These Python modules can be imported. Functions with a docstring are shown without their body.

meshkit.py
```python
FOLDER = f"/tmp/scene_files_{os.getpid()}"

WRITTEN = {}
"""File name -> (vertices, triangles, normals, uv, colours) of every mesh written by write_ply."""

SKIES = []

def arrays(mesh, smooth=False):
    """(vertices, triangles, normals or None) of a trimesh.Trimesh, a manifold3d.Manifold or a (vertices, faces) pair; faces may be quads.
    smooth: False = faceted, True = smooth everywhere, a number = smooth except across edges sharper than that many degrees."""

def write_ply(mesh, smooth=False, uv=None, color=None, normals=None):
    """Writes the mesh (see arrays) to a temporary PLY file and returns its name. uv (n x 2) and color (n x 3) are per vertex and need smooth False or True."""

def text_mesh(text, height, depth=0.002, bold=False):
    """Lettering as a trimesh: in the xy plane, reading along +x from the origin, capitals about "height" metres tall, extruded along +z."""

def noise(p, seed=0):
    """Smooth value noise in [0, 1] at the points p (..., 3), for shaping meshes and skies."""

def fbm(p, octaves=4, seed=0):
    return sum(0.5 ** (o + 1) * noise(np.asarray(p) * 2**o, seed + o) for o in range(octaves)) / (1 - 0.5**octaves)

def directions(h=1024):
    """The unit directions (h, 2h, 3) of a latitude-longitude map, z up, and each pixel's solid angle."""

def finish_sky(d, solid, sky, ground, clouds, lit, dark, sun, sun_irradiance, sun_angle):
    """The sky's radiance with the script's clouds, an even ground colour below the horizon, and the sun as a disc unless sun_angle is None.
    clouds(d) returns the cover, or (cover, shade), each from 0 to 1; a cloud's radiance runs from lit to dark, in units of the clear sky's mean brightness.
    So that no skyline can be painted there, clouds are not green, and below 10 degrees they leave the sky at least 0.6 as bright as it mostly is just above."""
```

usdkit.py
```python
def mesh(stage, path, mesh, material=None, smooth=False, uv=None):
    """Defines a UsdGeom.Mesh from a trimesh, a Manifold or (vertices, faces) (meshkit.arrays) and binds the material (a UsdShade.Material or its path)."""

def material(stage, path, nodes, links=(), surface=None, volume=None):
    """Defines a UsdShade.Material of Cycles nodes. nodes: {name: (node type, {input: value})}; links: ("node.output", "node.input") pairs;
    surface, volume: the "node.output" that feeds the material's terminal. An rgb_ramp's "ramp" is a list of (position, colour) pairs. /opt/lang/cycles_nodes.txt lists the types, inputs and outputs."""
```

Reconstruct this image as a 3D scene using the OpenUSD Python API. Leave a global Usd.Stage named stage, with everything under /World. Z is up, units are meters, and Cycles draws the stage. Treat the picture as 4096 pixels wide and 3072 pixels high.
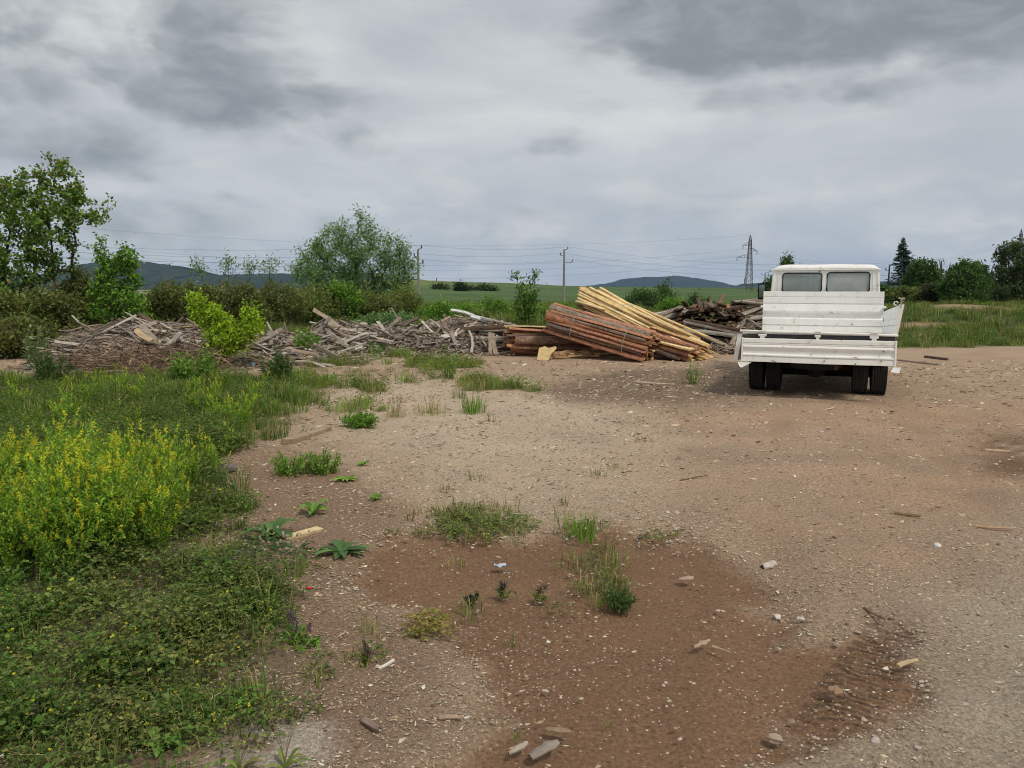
import math, random
import numpy as np
import trimesh
import usdkit
from meshkit import noise, fbm
from pxr import Usd, UsdGeom, UsdLux, UsdShade, Gf, Sdf, Vt

# ------------------------------------------------------------------ camera, sky, sun, exposure
stage = Usd.Stage.CreateInMemory()
UsdGeom.SetStageUpAxis(stage, 'Z')
UsdGeom.Xform.Define(stage, '/World')
UsdGeom.Scope.Define(stage, '/World/Looks')

EYE = 1.6
PITCH = math.radians(7.08)
FPX = 3150.0                                   # focal length in pixels of a 4096 wide picture
cam = UsdGeom.Camera.Define(stage, '/World/camera')
cam.CreateHorizontalApertureAttr(36.0)
cam.CreateFocalLengthAttr(36.0 * FPX / 4096)
cam.CreateClippingRangeAttr(Gf.Vec2f(0.05, 60000))
cam.CreateExposureAttr(0.50)
cam.AddTransformOp().Set(Gf.Matrix4d().SetRotate(Gf.Rotation(Gf.Vec3d(1, 0, 0), 90 - math.degrees(PITCH)))
                         * Gf.Matrix4d().SetTranslate(Gf.Vec3d(0, 0, EYE)))

SUN_EL, SUN_AZ = math.radians(54), math.radians(140)
sun = UsdLux.DistantLight.Define(stage, '/World/sun')
sun.CreateIntensityAttr(0.4)
sun.CreateAngleAttr(10.0)
sun.CreateNormalizeAttr(True)
sun.CreateColorAttr(Gf.Vec3f(1.0, 0.93, 0.82))
SUN_DIR = (math.sin(SUN_AZ) * math.cos(SUN_EL), math.cos(SUN_AZ) * math.cos(SUN_EL), math.sin(SUN_EL))
sun.AddTransformOp().Set(Gf.Matrix4d().SetRotate(Gf.Rotation(Gf.Vec3d(0, 0, 1), Gf.Vec3d(*SUN_DIR))))


def ray(u, v):
    """Direction of the photograph's point (u, v), in its own 4096 x 3072 pixels."""
    x, y = (u - 2048.0) / FPX, (v - 1536.0) / FPX
    return np.array([x, math.cos(PITCH) - y * math.sin(PITCH), -math.sin(PITCH) - y * math.cos(PITCH)])


def at(u, v, Y):
    """World point seen at (u, v) whose distance along the ground axis is Y."""
    d = ray(u, v)
    return np.array([0, 0, EYE]) + d * (Y / d[1])


def onground(u, v, z=0.0):
    d = ray(u, v)
    return np.array([0, 0, EYE]) + d * ((z - EYE) / d[2])


def sky_material():
    n = {"tc": ("texture_coordinate", {}),
         "sky": ("sky_texture", {"sky_type": "single_scattering", "sun_disc": False, "sun_elevation": SUN_EL, "sun_rotation": SUN_AZ}),
         "bg": ("background_shader", {"strength": 0.085}),
         "sep": ("separate_xyz", {}),
         "pl": ("vector_math", {"math_type": "multiply", "vector2": (1.0, 1.0, 3.4)}),
         "pl2": ("vector_math", {"math_type": "multiply", "vector2": (1.0, 1.0, 1.9)}),
         "pl4": ("vector_math", {"math_type": "multiply", "vector2": (1.0, 1.0, 2.6)}),
         # thin high deck, streaked
         "n1": ("noise_texture", {"scale": 2.6, "detail": 7.0, "roughness": 0.56, "distortion": 0.25}),
         # cumulus relief
         "n2": ("noise_texture", {"scale": 4.0, "detail": 9.0, "roughness": 0.54, "distortion": 0.35}),
         "n3": ("noise_texture", {"scale": 9.5, "detail": 8.0, "roughness": 0.58, "distortion": 0.4}),
         "deck": ("rgb_ramp", {"ramp": [(0.0, (3.0, 3.3, 3.6)), (0.38, (4.3, 4.46, 4.66)), (0.5, (5.0, 5.15, 5.22)), (0.62, (6.0, 6.12, 6.02)), (1.0, (8.0, 8.1, 7.9))]}),
         "lowr": ("rgb_ramp", {"ramp": [(0.0, (1, 1, 1)), (0.06, (0.8, 0.8, 0.8)), (0.2, (0.0, 0.0, 0.0)), (1.0, (0, 0, 0))]}),
         "lowc": ("rgb_ramp", {"ramp": [(0.0, (3.2, 3.55, 4.0)), (0.42, (3.8, 4.15, 4.6)), (0.55, (4.5, 4.7, 4.95)), (0.64, (5.4, 5.45, 5.4)), (1.0, (6.1, 6.0, 5.8))]}),
         "mlow": ("mix_color", {}),
         "dark": ("rgb_ramp", {"ramp": [(0.0, (1.5, 1.72, 1.9)), (0.5, (2.25, 2.45, 2.55)), (1.0, (4.6, 4.8, 4.8))]}),
         "mdark": ("mix_color", {}),
         "cov": ("mix_color", {"fac": 0.93}),
         }
    l = [("tc.generated", "sep.vector"), ("tc.generated", "pl.vector1"), ("tc.generated", "pl2.vector1"), ("tc.generated", "pl4.vector1"),
         ("pl.vector", "n1.vector"), ("pl2.vector", "n2.vector"), ("pl4.vector", "n3.vector"),
         ("n1.fac", "deck.fac"), ("sep.z", "lowr.fac")]
    # cloud masses: (u, v, half width, half height in degrees, weight)
    masses = [(560, 230, 15, 5.5, 0.62), (820, 380, 8.5, 2.6, 0.95), (20, 220, 8, 4.6, 0.8), (100, 540, 9.0, 2.6, 0.62), (230, 630, 7.0, 1.4, 0.8), (380, 692, 4.5, 0.7, 0.5),
              (3300, -40, 22, 4.4, 0.95), (3500, 130, 14, 2.4, 1.15), (2800, 190, 6.5, 2.4, 1.0), (4150, 10, 10, 3.2, 1.4), (3560, 300, 6, 1.8, 0.45),
              (3060, 385, 5, 1.0, 0.32), (2820, 860, 5.5, 0.9, 0.3), (2200, 850, 3.2, 0.6, 0.28), (760, 900, 9, 1.9, 0.36), (1330, 920, 4, 1.2, 0.26), (600, 850, 4, 1.2, 0.3)]
    last = None
    for i, (u, v, w, h, k) in enumerate(masses):
        c = ray(u, v)
        c /= np.linalg.norm(c)
        r = np.array([c[1], -c[0], 0])
        r /= np.linalg.norm(r)
        up = np.cross(r, c)
        n[f"a{i}"] = ("vector_math", {"math_type": "dot_product", "vector2": tuple(r / math.radians(w))})
        n[f"b{i}"] = ("vector_math", {"math_type": "dot_product", "vector2": tuple(up / math.radians(h))})
        n[f"c{i}"] = ("vector_math", {"math_type": "dot_product", "vector2": tuple(-40 * c)})
        n[f"c2{i}"] = ("math", {"math_type": "maximum", "value2": 0.0})
        n[f"a2{i}"] = ("math", {"math_type": "multiply"})
        n[f"q{i}"] = ("math", {"math_type": "multiply_add"})
        n[f"q2{i}"] = ("math", {"math_type": "add"})
        n[f"e{i}"] = ("math", {"math_type": "multiply_add", "value2": -1.0 * k, "value3": k})
        l += [("tc.generated", f"a{i}.vector1"), ("tc.generated", f"b{i}.vector1"), ("tc.generated", f"c{i}.vector1"),
              (f"a{i}.value", f"a2{i}.value1"), (f"a{i}.value", f"a2{i}.value2"),
              (f"b{i}.value", f"q{i}.value1"), (f"b{i}.value", f"q{i}.value2"), (f"a2{i}.value", f"q{i}.value3"),
              (f"c{i}.value", f"c2{i}.value1"), (f"q{i}.value", f"q2{i}.value1"), (f"c2{i}.value", f"q2{i}.value2"),
              (f"q2{i}.value", f"e{i}.value1")]
        if last is None:
            last = f"e{i}.value"
        else:
            n[f"m{i}"] = ("math", {"math_type": "smoothmax", "value3": 0.15})
            l += [(last, f"m{i}.value1"), (f"e{i}.value", f"m{i}.value2")]
            last = f"m{i}.value"
    # scattered further masses all over the sky (noise), as the ones in view imply
    n["gen"] = ("map_range", {"from_min": 0.56, "from_max": 0.8, "to_min": -1.2, "to_max": 0.6})
    n["ngen"] = ("noise_texture", {"scale": 1.5, "detail": 3.0, "w": 0.0, "roughness": 0.5})
    n["shift"] = ("vector_math", {"math_type": "add", "vector2": (13.1, 4.7, 2.0)})
    n["mx"] = ("math", {"math_type": "smoothmax", "value3": 0.2})
    # billows: rounded lumps along the cloud edges
    n["wob"] = ("vector_math", {"math_type": "multiply_add", "vector2": (0.22, 0.22, 0.22)})
    n["vb"] = ("voronoi_texture", {"feature": "f1", "scale": 7.0, "detail": 2.0, "roughness": 0.5, "lacunarity": 2.3})
    n["bil"] = ("math", {"math_type": "multiply_add", "value2": -0.9, "value3": 0.86})
    n["sumb"] = ("math", {"math_type": "add"})
    l += [("n2.color", "wob.vector1"), ("pl2.vector", "wob.vector3"), ("wob.vector", "vb.vector"), ("vb.distance", "bil.value1"), ("bil.value", "sumb.value1")]
    n["rel"] = ("math", {"math_type": "multiply_add", "value2": 1.5, "value3": -0.75})
    n["sum"] = ("math", {"math_type": "add"})
    n["rel3"] = ("math", {"math_type": "multiply_add", "value2": 1.3, "value3": -0.65})
    n["sum3"] = ("math", {"math_type": "add"})
    n["fac"] = ("map_range", {"range_type": "smoothstep", "from_min": -0.08, "from_max": 1.08, "to_min": 0.0, "to_max": 1.0, "clamp": True})
    l += [("pl.vector", "shift.vector1"), ("shift.vector", "ngen.vector"), ("ngen.fac", "gen.value"),
          (last, "mx.value1"), ("gen.result", "mx.value2"),
          ("n2.fac", "rel.value1"), ("mx.value", "sum.value1"), ("rel.value", "sum.value2"),
          ("n3.fac", "rel3.value1"), ("sum.value", "sum3.value1"), ("rel3.value", "sum3.value2"), ("sum3.value", "sumb.value2"), ("sumb.value", "fac.value"),
          ("lowr.color", "mlow.fac"), ("deck.color", "mlow.a"), ("n3.fac", "lowc.fac"), ("lowc.color", "mlow.b"),
          ("n3.fac", "dark.fac"), ("fac.result", "mdark.fac"), ("mlow.result", "mdark.a"), ("dark.color", "mdark.b"),
          ("sky.color", "cov.a"), ("mdark.result", "cov.b"), ("cov.result", "bg.color")]
    n["mlow"] = ("mix_color", {"use_clamp": False}); n["mdark"] = ("mix_color", {}); 
    return usdkit.material(stage, '/World/Looks/sky_cloud', n, l, surface="bg.background")


dome = UsdLux.DomeLight.Define(stage, '/World/sky')
UsdShade.MaterialBindingAPI.Apply(dome.GetPrim()).Bind(sky_material())
dome.GetPrim().SetCustomDataByKey('kind', 'structure')

# ------------------------------------------------------------------ helpers
taken = {}


def numbered(parent, name):
    key = (str(parent), name)
    n = taken.get(key, -1) + 1
    taken[key] = n
    return name if n == 0 else f'{name}_{n:03d}'


def setdata(prim, label=None, cat=None, group=None, kind=None):
    for k, v in (('label', label), ('category', cat), ('group', group), ('kind', kind)):
        if v:
            prim.SetCustomDataByKey(k, v)


class MB:
    """Collects shapes (vertices, triangles, colours) that become one mesh."""

    def __init__(self):
        self.v, self.f, self.c, self.n = [], [], [], 0

    def add(self, v, f, col=(1, 1, 1)):
        v = np.asarray(v, float)
        f = np.asarray(f, int)
        if f.ndim == 2 and f.shape[1] == 4:
            f = np.vstack([f[:, [0, 1, 2]], f[:, [0, 2, 3]]])
        self.v.append(v)
        self.f.append(f + self.n)
        self.c.append(np.broadcast_to(np.asarray(col, float), (len(v), 3)))
        self.n += len(v)
        return self

    def arrays(self):
        return np.vstack(self.v), np.vstack(self.f), np.vstack(self.c)


def put(path, v, f, c, m, smooth=False):
    v = np.asarray(v, np.float32)
    f = np.asarray(f, np.int32)
    g = UsdGeom.Mesh.Define(stage, path)
    g.CreatePointsAttr(Vt.Vec3fArray.FromNumpy(np.ascontiguousarray(v)))
    g.CreateFaceVertexCountsAttr(Vt.IntArray.FromNumpy(np.full(len(f), f.shape[1], np.int32)))
    g.CreateFaceVertexIndicesAttr(Vt.IntArray.FromNumpy(np.ascontiguousarray(f.ravel())))
    g.CreateSubdivisionSchemeAttr('none')
    g.CreateExtentAttr(Vt.Vec3fArray.FromNumpy(np.vstack([v.min(0), v.max(0)]).astype(np.float32)))
    if smooth:
        tri = f if f.shape[1] == 3 else np.vstack([f[:, [0, 1, 2]], f[:, [0, 2, 3]]])
        fn = np.cross(v[tri[:, 1]] - v[tri[:, 0]], v[tri[:, 2]] - v[tri[:, 0]])
        n = np.zeros_like(v)
        for k in range(3):
            np.add.at(n, tri[:, k], fn)
        n /= np.linalg.norm(n, axis=1, keepdims=True) + 1e-20
        g.CreateNormalsAttr(Vt.Vec3fArray.FromNumpy(n.astype(np.float32)))
        g.SetNormalsInterpolation('vertex')
    if c is not None:
        UsdGeom.PrimvarsAPI(g).CreatePrimvar('col', Sdf.ValueTypeNames.Color3fArray, 'vertex').Set(Vt.Vec3fArray.FromNumpy(np.ascontiguousarray(c, dtype=np.float32)))
    UsdShade.MaterialBindingAPI.Apply(g.GetPrim()).Bind(m)
    return g.GetPrim()


def thing(name, label, cat, loc=(0, 0, 0), group=None):
    p = '/World/' + numbered('/World', name)
    x = UsdGeom.Xform.Define(stage, p)
    x.AddTranslateOp().Set(Gf.Vec3d(*map(float, loc)))
    setdata(x.GetPrim(), label, cat, group)
    x.GetPrim().SetCustomDataByKey('at', Gf.Vec3d(*map(float, loc)))
    return x.GetPrim()


def origin(prim):
    o = np.zeros(3)
    while prim and str(prim.GetPath()) not in ('/World', '/'):
        a = prim.GetCustomDataByKey('at')
        if a is not None:
            o += np.array(a)
        prim = prim.GetParent()
    return o


def part(parent, name, mb, m, smooth=False, label=None, kind=None):
    """One mesh, given in world coordinates, under a thing or a part."""
    v, f, c = mb.arrays()
    p = put(f'{parent.GetPath()}/{numbered(parent.GetPath(), name)}', v - origin(parent), f, c, m, smooth)
    setdata(p, label, kind=kind)
    return p


def single(name, mb, m, label=None, cat=None, group=None, kind=None, smooth=False):
    v, f, c = mb.arrays()
    p = put('/World/' + numbered('/World', name), v, f, c, m, smooth)
    setdata(p, label, cat, group, kind)
    return p


BOXF = np.array([[0, 2, 3, 1], [4, 5, 7, 6], [0, 1, 5, 4], [2, 6, 7, 3], [0, 4, 6, 2], [1, 3, 7, 5]])


def box8(p):
    """Eight corners ordered x fastest, then y, then z; faces get vertices of their own."""
    p = np.asarray(p, float)
    v = p[BOXF.ravel()]
    f = np.arange(24).reshape(6, 4)
    return v, f


def box(lo, hi):
    (x0, y0, z0), (x1, y1, z1) = lo, hi
    return box8([(x, y, z) for z in (z0, z1) for y in (y0, y1) for x in (x0, x1)])


def frame_from(axis, up=(0, 0, 1)):
    a = np.asarray(axis, float)
    a = a / np.linalg.norm(a)
    up = np.asarray(up, float)
    if abs(a @ up) > 0.97 * np.linalg.norm(up):
        up = np.array([1.0, 0, 0])
    s = np.cross(a, up)
    s /= np.linalg.norm(s)
    return a, s, np.cross(s, a)


def tube(pts, rad, sides=6, cap=True):
    p = np.asarray(pts, float)
    rad = np.broadcast_to(np.asarray(rad, float), (len(p),))
    t = np.gradient(p, axis=0)
    t /= np.linalg.norm(t, axis=1, keepdims=True) + 1e-12
    ref = np.where(np.abs(t[:, 2:]) < 0.9, [0, 0, 1.0], [1.0, 0, 0])
    if len(p) > 2:
        ref = np.broadcast_to(ref[len(p) // 2], ref.shape)
    a = np.cross(t, ref)
    a /= np.linalg.norm(a, axis=1, keepdims=True) + 1e-12
    b = np.cross(t, a)
    an = np.arange(sides) * 2 * np.pi / sides
    v = p[:, None] + rad[:, None, None] * (np.cos(an)[None, :, None] * a[:, None] + np.sin(an)[None, :, None] * b[:, None])
    i, j = np.meshgrid(np.arange(len(p) - 1), np.arange(sides), indexing='ij')
    q = np.stack([i * sides + j, i * sides + (j + 1) % sides, (i + 1) * sides + (j + 1) % sides, (i + 1) * sides + j], -1).reshape(-1, 4)
    v = v.reshape(-1, 3)
    f = np.vstack([q[:, [0, 2, 1]], q[:, [0, 3, 2]]])
    if cap:
        n = len(v)
        v = np.vstack([v, p[:1], p[-1:]])
        k = np.arange(sides)
        f = np.vstack([f, np.stack([np.full(sides, n), k, (k + 1) % sides], 1),
                       np.stack([np.full(sides, n + 1), (k + 1) % sides + (len(p) - 1) * sides, k + (len(p) - 1) * sides], 1)])
    return v, f


def bar(a, b, w, h=None, up=(0, 0, 1)):
    """A beam of rectangular section from a to b."""
    h = w if h is None else h
    a, b = np.asarray(a, float), np.asarray(b, float)
    _, s, u = frame_from(b - a, up)
    return box8([e + s * (x * w / 2) + u * (z * h / 2) for z in (-1, 1) for e in (a, b) for x in (-1, 1)])


def grid_faces(nu, nv):
    i, j = np.meshgrid(np.arange(nu - 1), np.arange(nv - 1), indexing='ij')
    return np.stack([i * nv + j, (i + 1) * nv + j, (i + 1) * nv + j + 1, i * nv + j + 1], -1).reshape(-1, 4)


def mat(name, nodes, links, surface='p.BSDF'):
    return usdkit.material(stage, '/World/Looks/' + name, nodes, links, surface=surface)


def col_mat(name, rough=0.8, spec=0.3, vary=0.25, scale=12.0, bump=0.0, bscale=60.0, stretch=None, translucent=0.0, rnd=0.0, dist=0.01):
    """A surface whose base colour is the mesh's own colour, with procedural grain, an optional bump and light passing through."""
    n = {"a": ("attribute", {"attribute": "col"}),
         "tc": ("texture_coordinate", {}), "ge": ("geometry", {}),
         "n": ("noise_texture", {"scale": scale, "detail": 5.0, "roughness": 0.6}),
         "r": ("map_range", {"from_min": 0.25, "from_max": 0.75, "to_min": 1 - vary, "to_max": 1 + vary}),
         "m": ("vector_math", {"math_type": "scale"}),
         "p": ("principled_bsdf", {"roughness": rough, "specular_ior_level": spec})}
    src = "tc.object"
    l = []
    if stretch is not None:
        n["mp"] = ("mapping", {"scale": stretch})
        l += [(src, "mp.vector")]
        src = "mp.vector"
    l += [(src, "n.vector"), ("n.fac", "r.value"), ("a.color", "m.vector1"), ("r.result", "m.scale")]
    out = "m.vector"
    if rnd:
        n["oi"] = ("object_info", {})
        n["or"] = ("map_range", {"from_min": 0.0, "from_max": 1.0, "to_min": 1 - rnd, "to_max": 1 + rnd})
        n["om"] = ("vector_math", {"math_type": "scale"})
        l += [("oi.random", "or.value"), (out, "om.vector1"), ("or.result", "om.scale")]
        out = "om.vector"
    l += [(out, "p.base_color")]
    if bump:
        n["bn"] = ("noise_texture", {"scale": bscale, "detail": 6.0, "roughness": 0.65})
        n["b"] = ("bump", {"strength": bump, "distance": dist})
        l += [(src, "bn.vector"), ("bn.fac", "b.height"), ("b.normal", "p.normal")]
    surf = "p.BSDF"
    if translucent:
        n["t"] = ("translucent_bsdf", {})
        n["tm"] = ("vector_math", {"math_type": "multiply", "vector2": (1.1, 1.25, 0.5)})
        n["mx"] = ("mix_closure", {"fac": translucent})
        l += [(out, "tm.vector1"), ("tm.vector", "t.color"), ("p.BSDF", "mx.closure1"), ("t.BSDF", "mx.closure2")]
        surf = "mx.closure"
    return mat(name, n, l, surf)


def srgb(r, g, b):
    x = np.array([r, g, b], float) / 255
    return np.where(x < 0.04045, x / 12.92, ((x + 0.055) / 1.055) ** 2.4)


def smoothstep(a, b, x):
    t = np.clip((np.asarray(x, float) - a) / (b - a), 0, 1)
    return t * t * (3 - 2 * t)


def fb(x, y, s, o=4, seed=0):
    return fbm(np.stack([np.asarray(x) * s, np.asarray(y) * s, np.full(np.shape(x), 0.37 * seed)], -1), o, seed)


# ------------------------------------------------------------------ terrain
def crest(a):
    """Height of the far field's crest, along the bearing a = x / y."""
    return np.interp(a, [-0.75, -0.45, -0.3, -0.2, -0.116, 0.016, 0.08, 0.143, 0.27, 0.5, 0.8],
                     [-9, -9, -4, 5.2, 5.0, 2.6, 1.7, 1.0, 0.6, 0.4, 0.4])


def ruts(x, y):
    """Wheel lanes worn into the yard: (how deep one is in a lane, height change)."""
    lane, dz = np.zeros(np.shape(x)), np.zeros(np.shape(x))
    for xc, half, k in ((5.0 + 0.40 * (y - 12) + 0.006 * (y - 12) ** 2, 0.80, 1.0), (0.9 + 0.22 * y + 0.35 * np.sin(y * 0.35), 0.78, 0.55), (7.2 - 0.55 * (y - 7) + 0.03 * (y - 7) ** 2, 0.75, 0.7)):
        d = np.abs(np.abs(x - xc) - half) * 0.92
        on = k * smoothstep(16, 12.5, y) * smoothstep(0.25, 0.6, fb(x, y, 0.45, 3, 15))
        lane = np.maximum(lane, on * np.exp(-(d / 0.15) ** 2))
        dz = dz + on * (-0.032 * np.exp(-(d / 0.14) ** 2) + 0.014 * np.exp(-((d - 0.27) / 0.09) ** 2))
    return lane, dz


def terrain(x, y):
    x, y = np.asarray(x, float), np.asarray(y, float)
    a = x / np.maximum(y, 5)
    z = crest(a) * smoothstep(45, 480, y)
    z = z - (14 + crest(a)) * smoothstep(520, 1600, y)
    z = z + (fb(x, y, 1 / 60.0, 3, 5) - 0.5) * 2.0 * smoothstep(60, 200, y) * (1 - smoothstep(350, 480, y))
    # yard: nearly level, gently uneven
    z = z + (fb(x, y, 0.55, 4, 1) - 0.5) * 0.10 * (1 - smoothstep(25, 40, y))
    z = z + ruts(x, y)[1]
    # grassy bank at the right, behind the yard
    z = z + 0.62 * np.exp(-((x - 17.5) / 4.2) ** 2 - ((y - 32) / 5.0) ** 2)
    z = z + 0.62 * np.exp(-((x - 24.0) / 3.6) ** 2 - ((y - 34) / 4.5) ** 2)
    z = z + 0.35 * smoothstep(21, 26, y) * (1 - smoothstep(36, 60, y)) * fb(x, y, 0.25, 3, 9)
    # rough ground under the weeds at the left
    z = z + 0.10 * fb(x, y, 1.6, 3, 3) * smoothstep(-1.0, -2.6, x) * (1 - smoothstep(25, 40, y))
    return z


def region(pts, world=True):
    import shapely
    return shapely.Polygon([tuple(onground(u, v)[:2]) for u, v in pts])


def sdist(poly, x, y):
    """Signed distance to a polygon (positive inside), in metres."""
    import shapely
    p = shapely.points(x, y)
    shapely.prepare(poly)
    d = shapely.distance(poly.exterior, p)
    return np.where(shapely.contains(poly, p), d, -d)


R_GRASS = region([(-900, 1530), (300, 1530), (900, 1535), (1250, 1560), (1220, 1640), (1080, 1700), (980, 1760), (880, 1830), (770, 1880), (770, 2000), (830, 2110), (800, 2230), (900, 2290), (900, 2350),
                  (930, 2410), (1000, 2560), (1080, 2700), (1060, 2820), (950, 2890), (820, 2960), (700, 3090), (500, 3400), (-2500, 3400), (-2500, 1700)])
R_MUD = region([(1430, 2420), (1520, 2180), (1750, 2120), (2080, 2140), (2300, 2160), (2420, 2090), (2650, 2130), (2880, 2270), (3060, 2400), (3260, 2560), (3480, 2560), (3620, 2650),
                (3580, 2800), (3380, 2880), (3050, 2870), (2950, 2960), (2900, 3300), (1800, 3300), (1700, 3000), (1830, 2860), (1880, 2640), (1700, 2480)])
R_GRAVEL = region([(3700, 2330), (4300, 2050), (4900, 2100), (4900, 3400), (2900, 3400), (3000, 2960), (3300, 2900), (3550, 2850), (3640, 2640)])
R_PALE = region([(1230, 1560), (1700, 1500), (2150, 1560), (2500, 1640), (2700, 1750), (2550, 1960), (2350, 2070), (2000, 2090), (1700, 2050), (1500, 1960), (1400, 1800), (1350, 1680)])
R_CHIP = region([(2150, 1560), (2300, 1500), (2600, 1470), (3000, 1480), (3050, 1570), (3000, 1610), (2700, 1640), (2300, 1600)])
R_SAND = region([(2900, 1640), (3400, 1620), (4300, 1640), (4600, 2000), (4200, 2280), (3700, 2350), (3200, 2250), (2800, 2000), (2700, 1780)])
R_WHITE = region([(860, 3120), (900, 3010), (980, 2930), (1080, 2885), (1240, 2868), (1330, 2920), (1330, 3010), (1240, 3120)])
R_MULCH = region([(740, 1880), (1080, 1800), (1360, 1860), (1650, 2020), (1640, 2150), (1500, 2200), (1440, 2400), (1700, 2500), (1870, 2640), (1830, 2860), (1720, 3000), (1200, 3200), (1060, 2750), (900, 2400), (760, 2150)])
R_DARK = region([(3880, 1830), (3960, 1730), (4400, 1700), (4500, 1860), (4000, 1900)])
R_YARD = region([(-900, 1440), (200, 1440), (700, 1410), (1200, 1395), (1800, 1380), (2400, 1375), (3000, 1380), (3500, 1388), (3700, 1390), (4096, 1385), (5200, 1385), (6500, 1500), (6500, 3300), (0, 6000), (-2500, 3300), (-2500, 1500)])


def ground_fields(x, y):
    """How far each kind of ground covers the points (x, y): a dict of weights."""
    jig = (fb(x, y, 1.1, 4, 21) - 0.5) * 1.5 + (fb(x, y, 6.0, 3, 22) - 0.5) * 0.5
    soft = lambda p, w, k=1.0: smoothstep(-w, w, sdist(p, x, y) + jig * k)
    return dict(grass=soft(R_GRASS, 0.3, 0.35), mud=smoothstep(-0.14, 0.14, sdist(R_MUD, x, y) + (fb(x, y, 1.3, 3, 23) - 0.5) * 0.75 + (fb(x, y, 5.0, 4, 24) - 0.5) * 0.55), gravel=soft(R_GRAVEL, 0.4, 0.6), pale=soft(R_PALE, 0.8, 1.0),
                chip=soft(R_CHIP, 0.6, 0.9), sand=soft(R_SAND, 0.9, 1.2), dark=soft(R_DARK, 0.25, 0.5), white=soft(R_WHITE, 0.10, 0.16), mulch=soft(R_MULCH, 0.25, 0.35), yard=soft(R_YARD, 0.5, 0.8))


C_SOIL = srgb(173, 149, 125)
C_MUD = srgb(117, 91, 69)
C_GRAVEL = srgb(176, 161, 141)
C_PALE = srgb(196, 177, 153)
C_CHIP = srgb(126, 106, 88)
C_SAND = srgb(180, 149, 121)
C_GRASSBED = srgb(92, 86, 58)
C_MEADOW = srgb(74, 92, 46)
C_FIELD = srgb(76, 99, 54)


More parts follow.
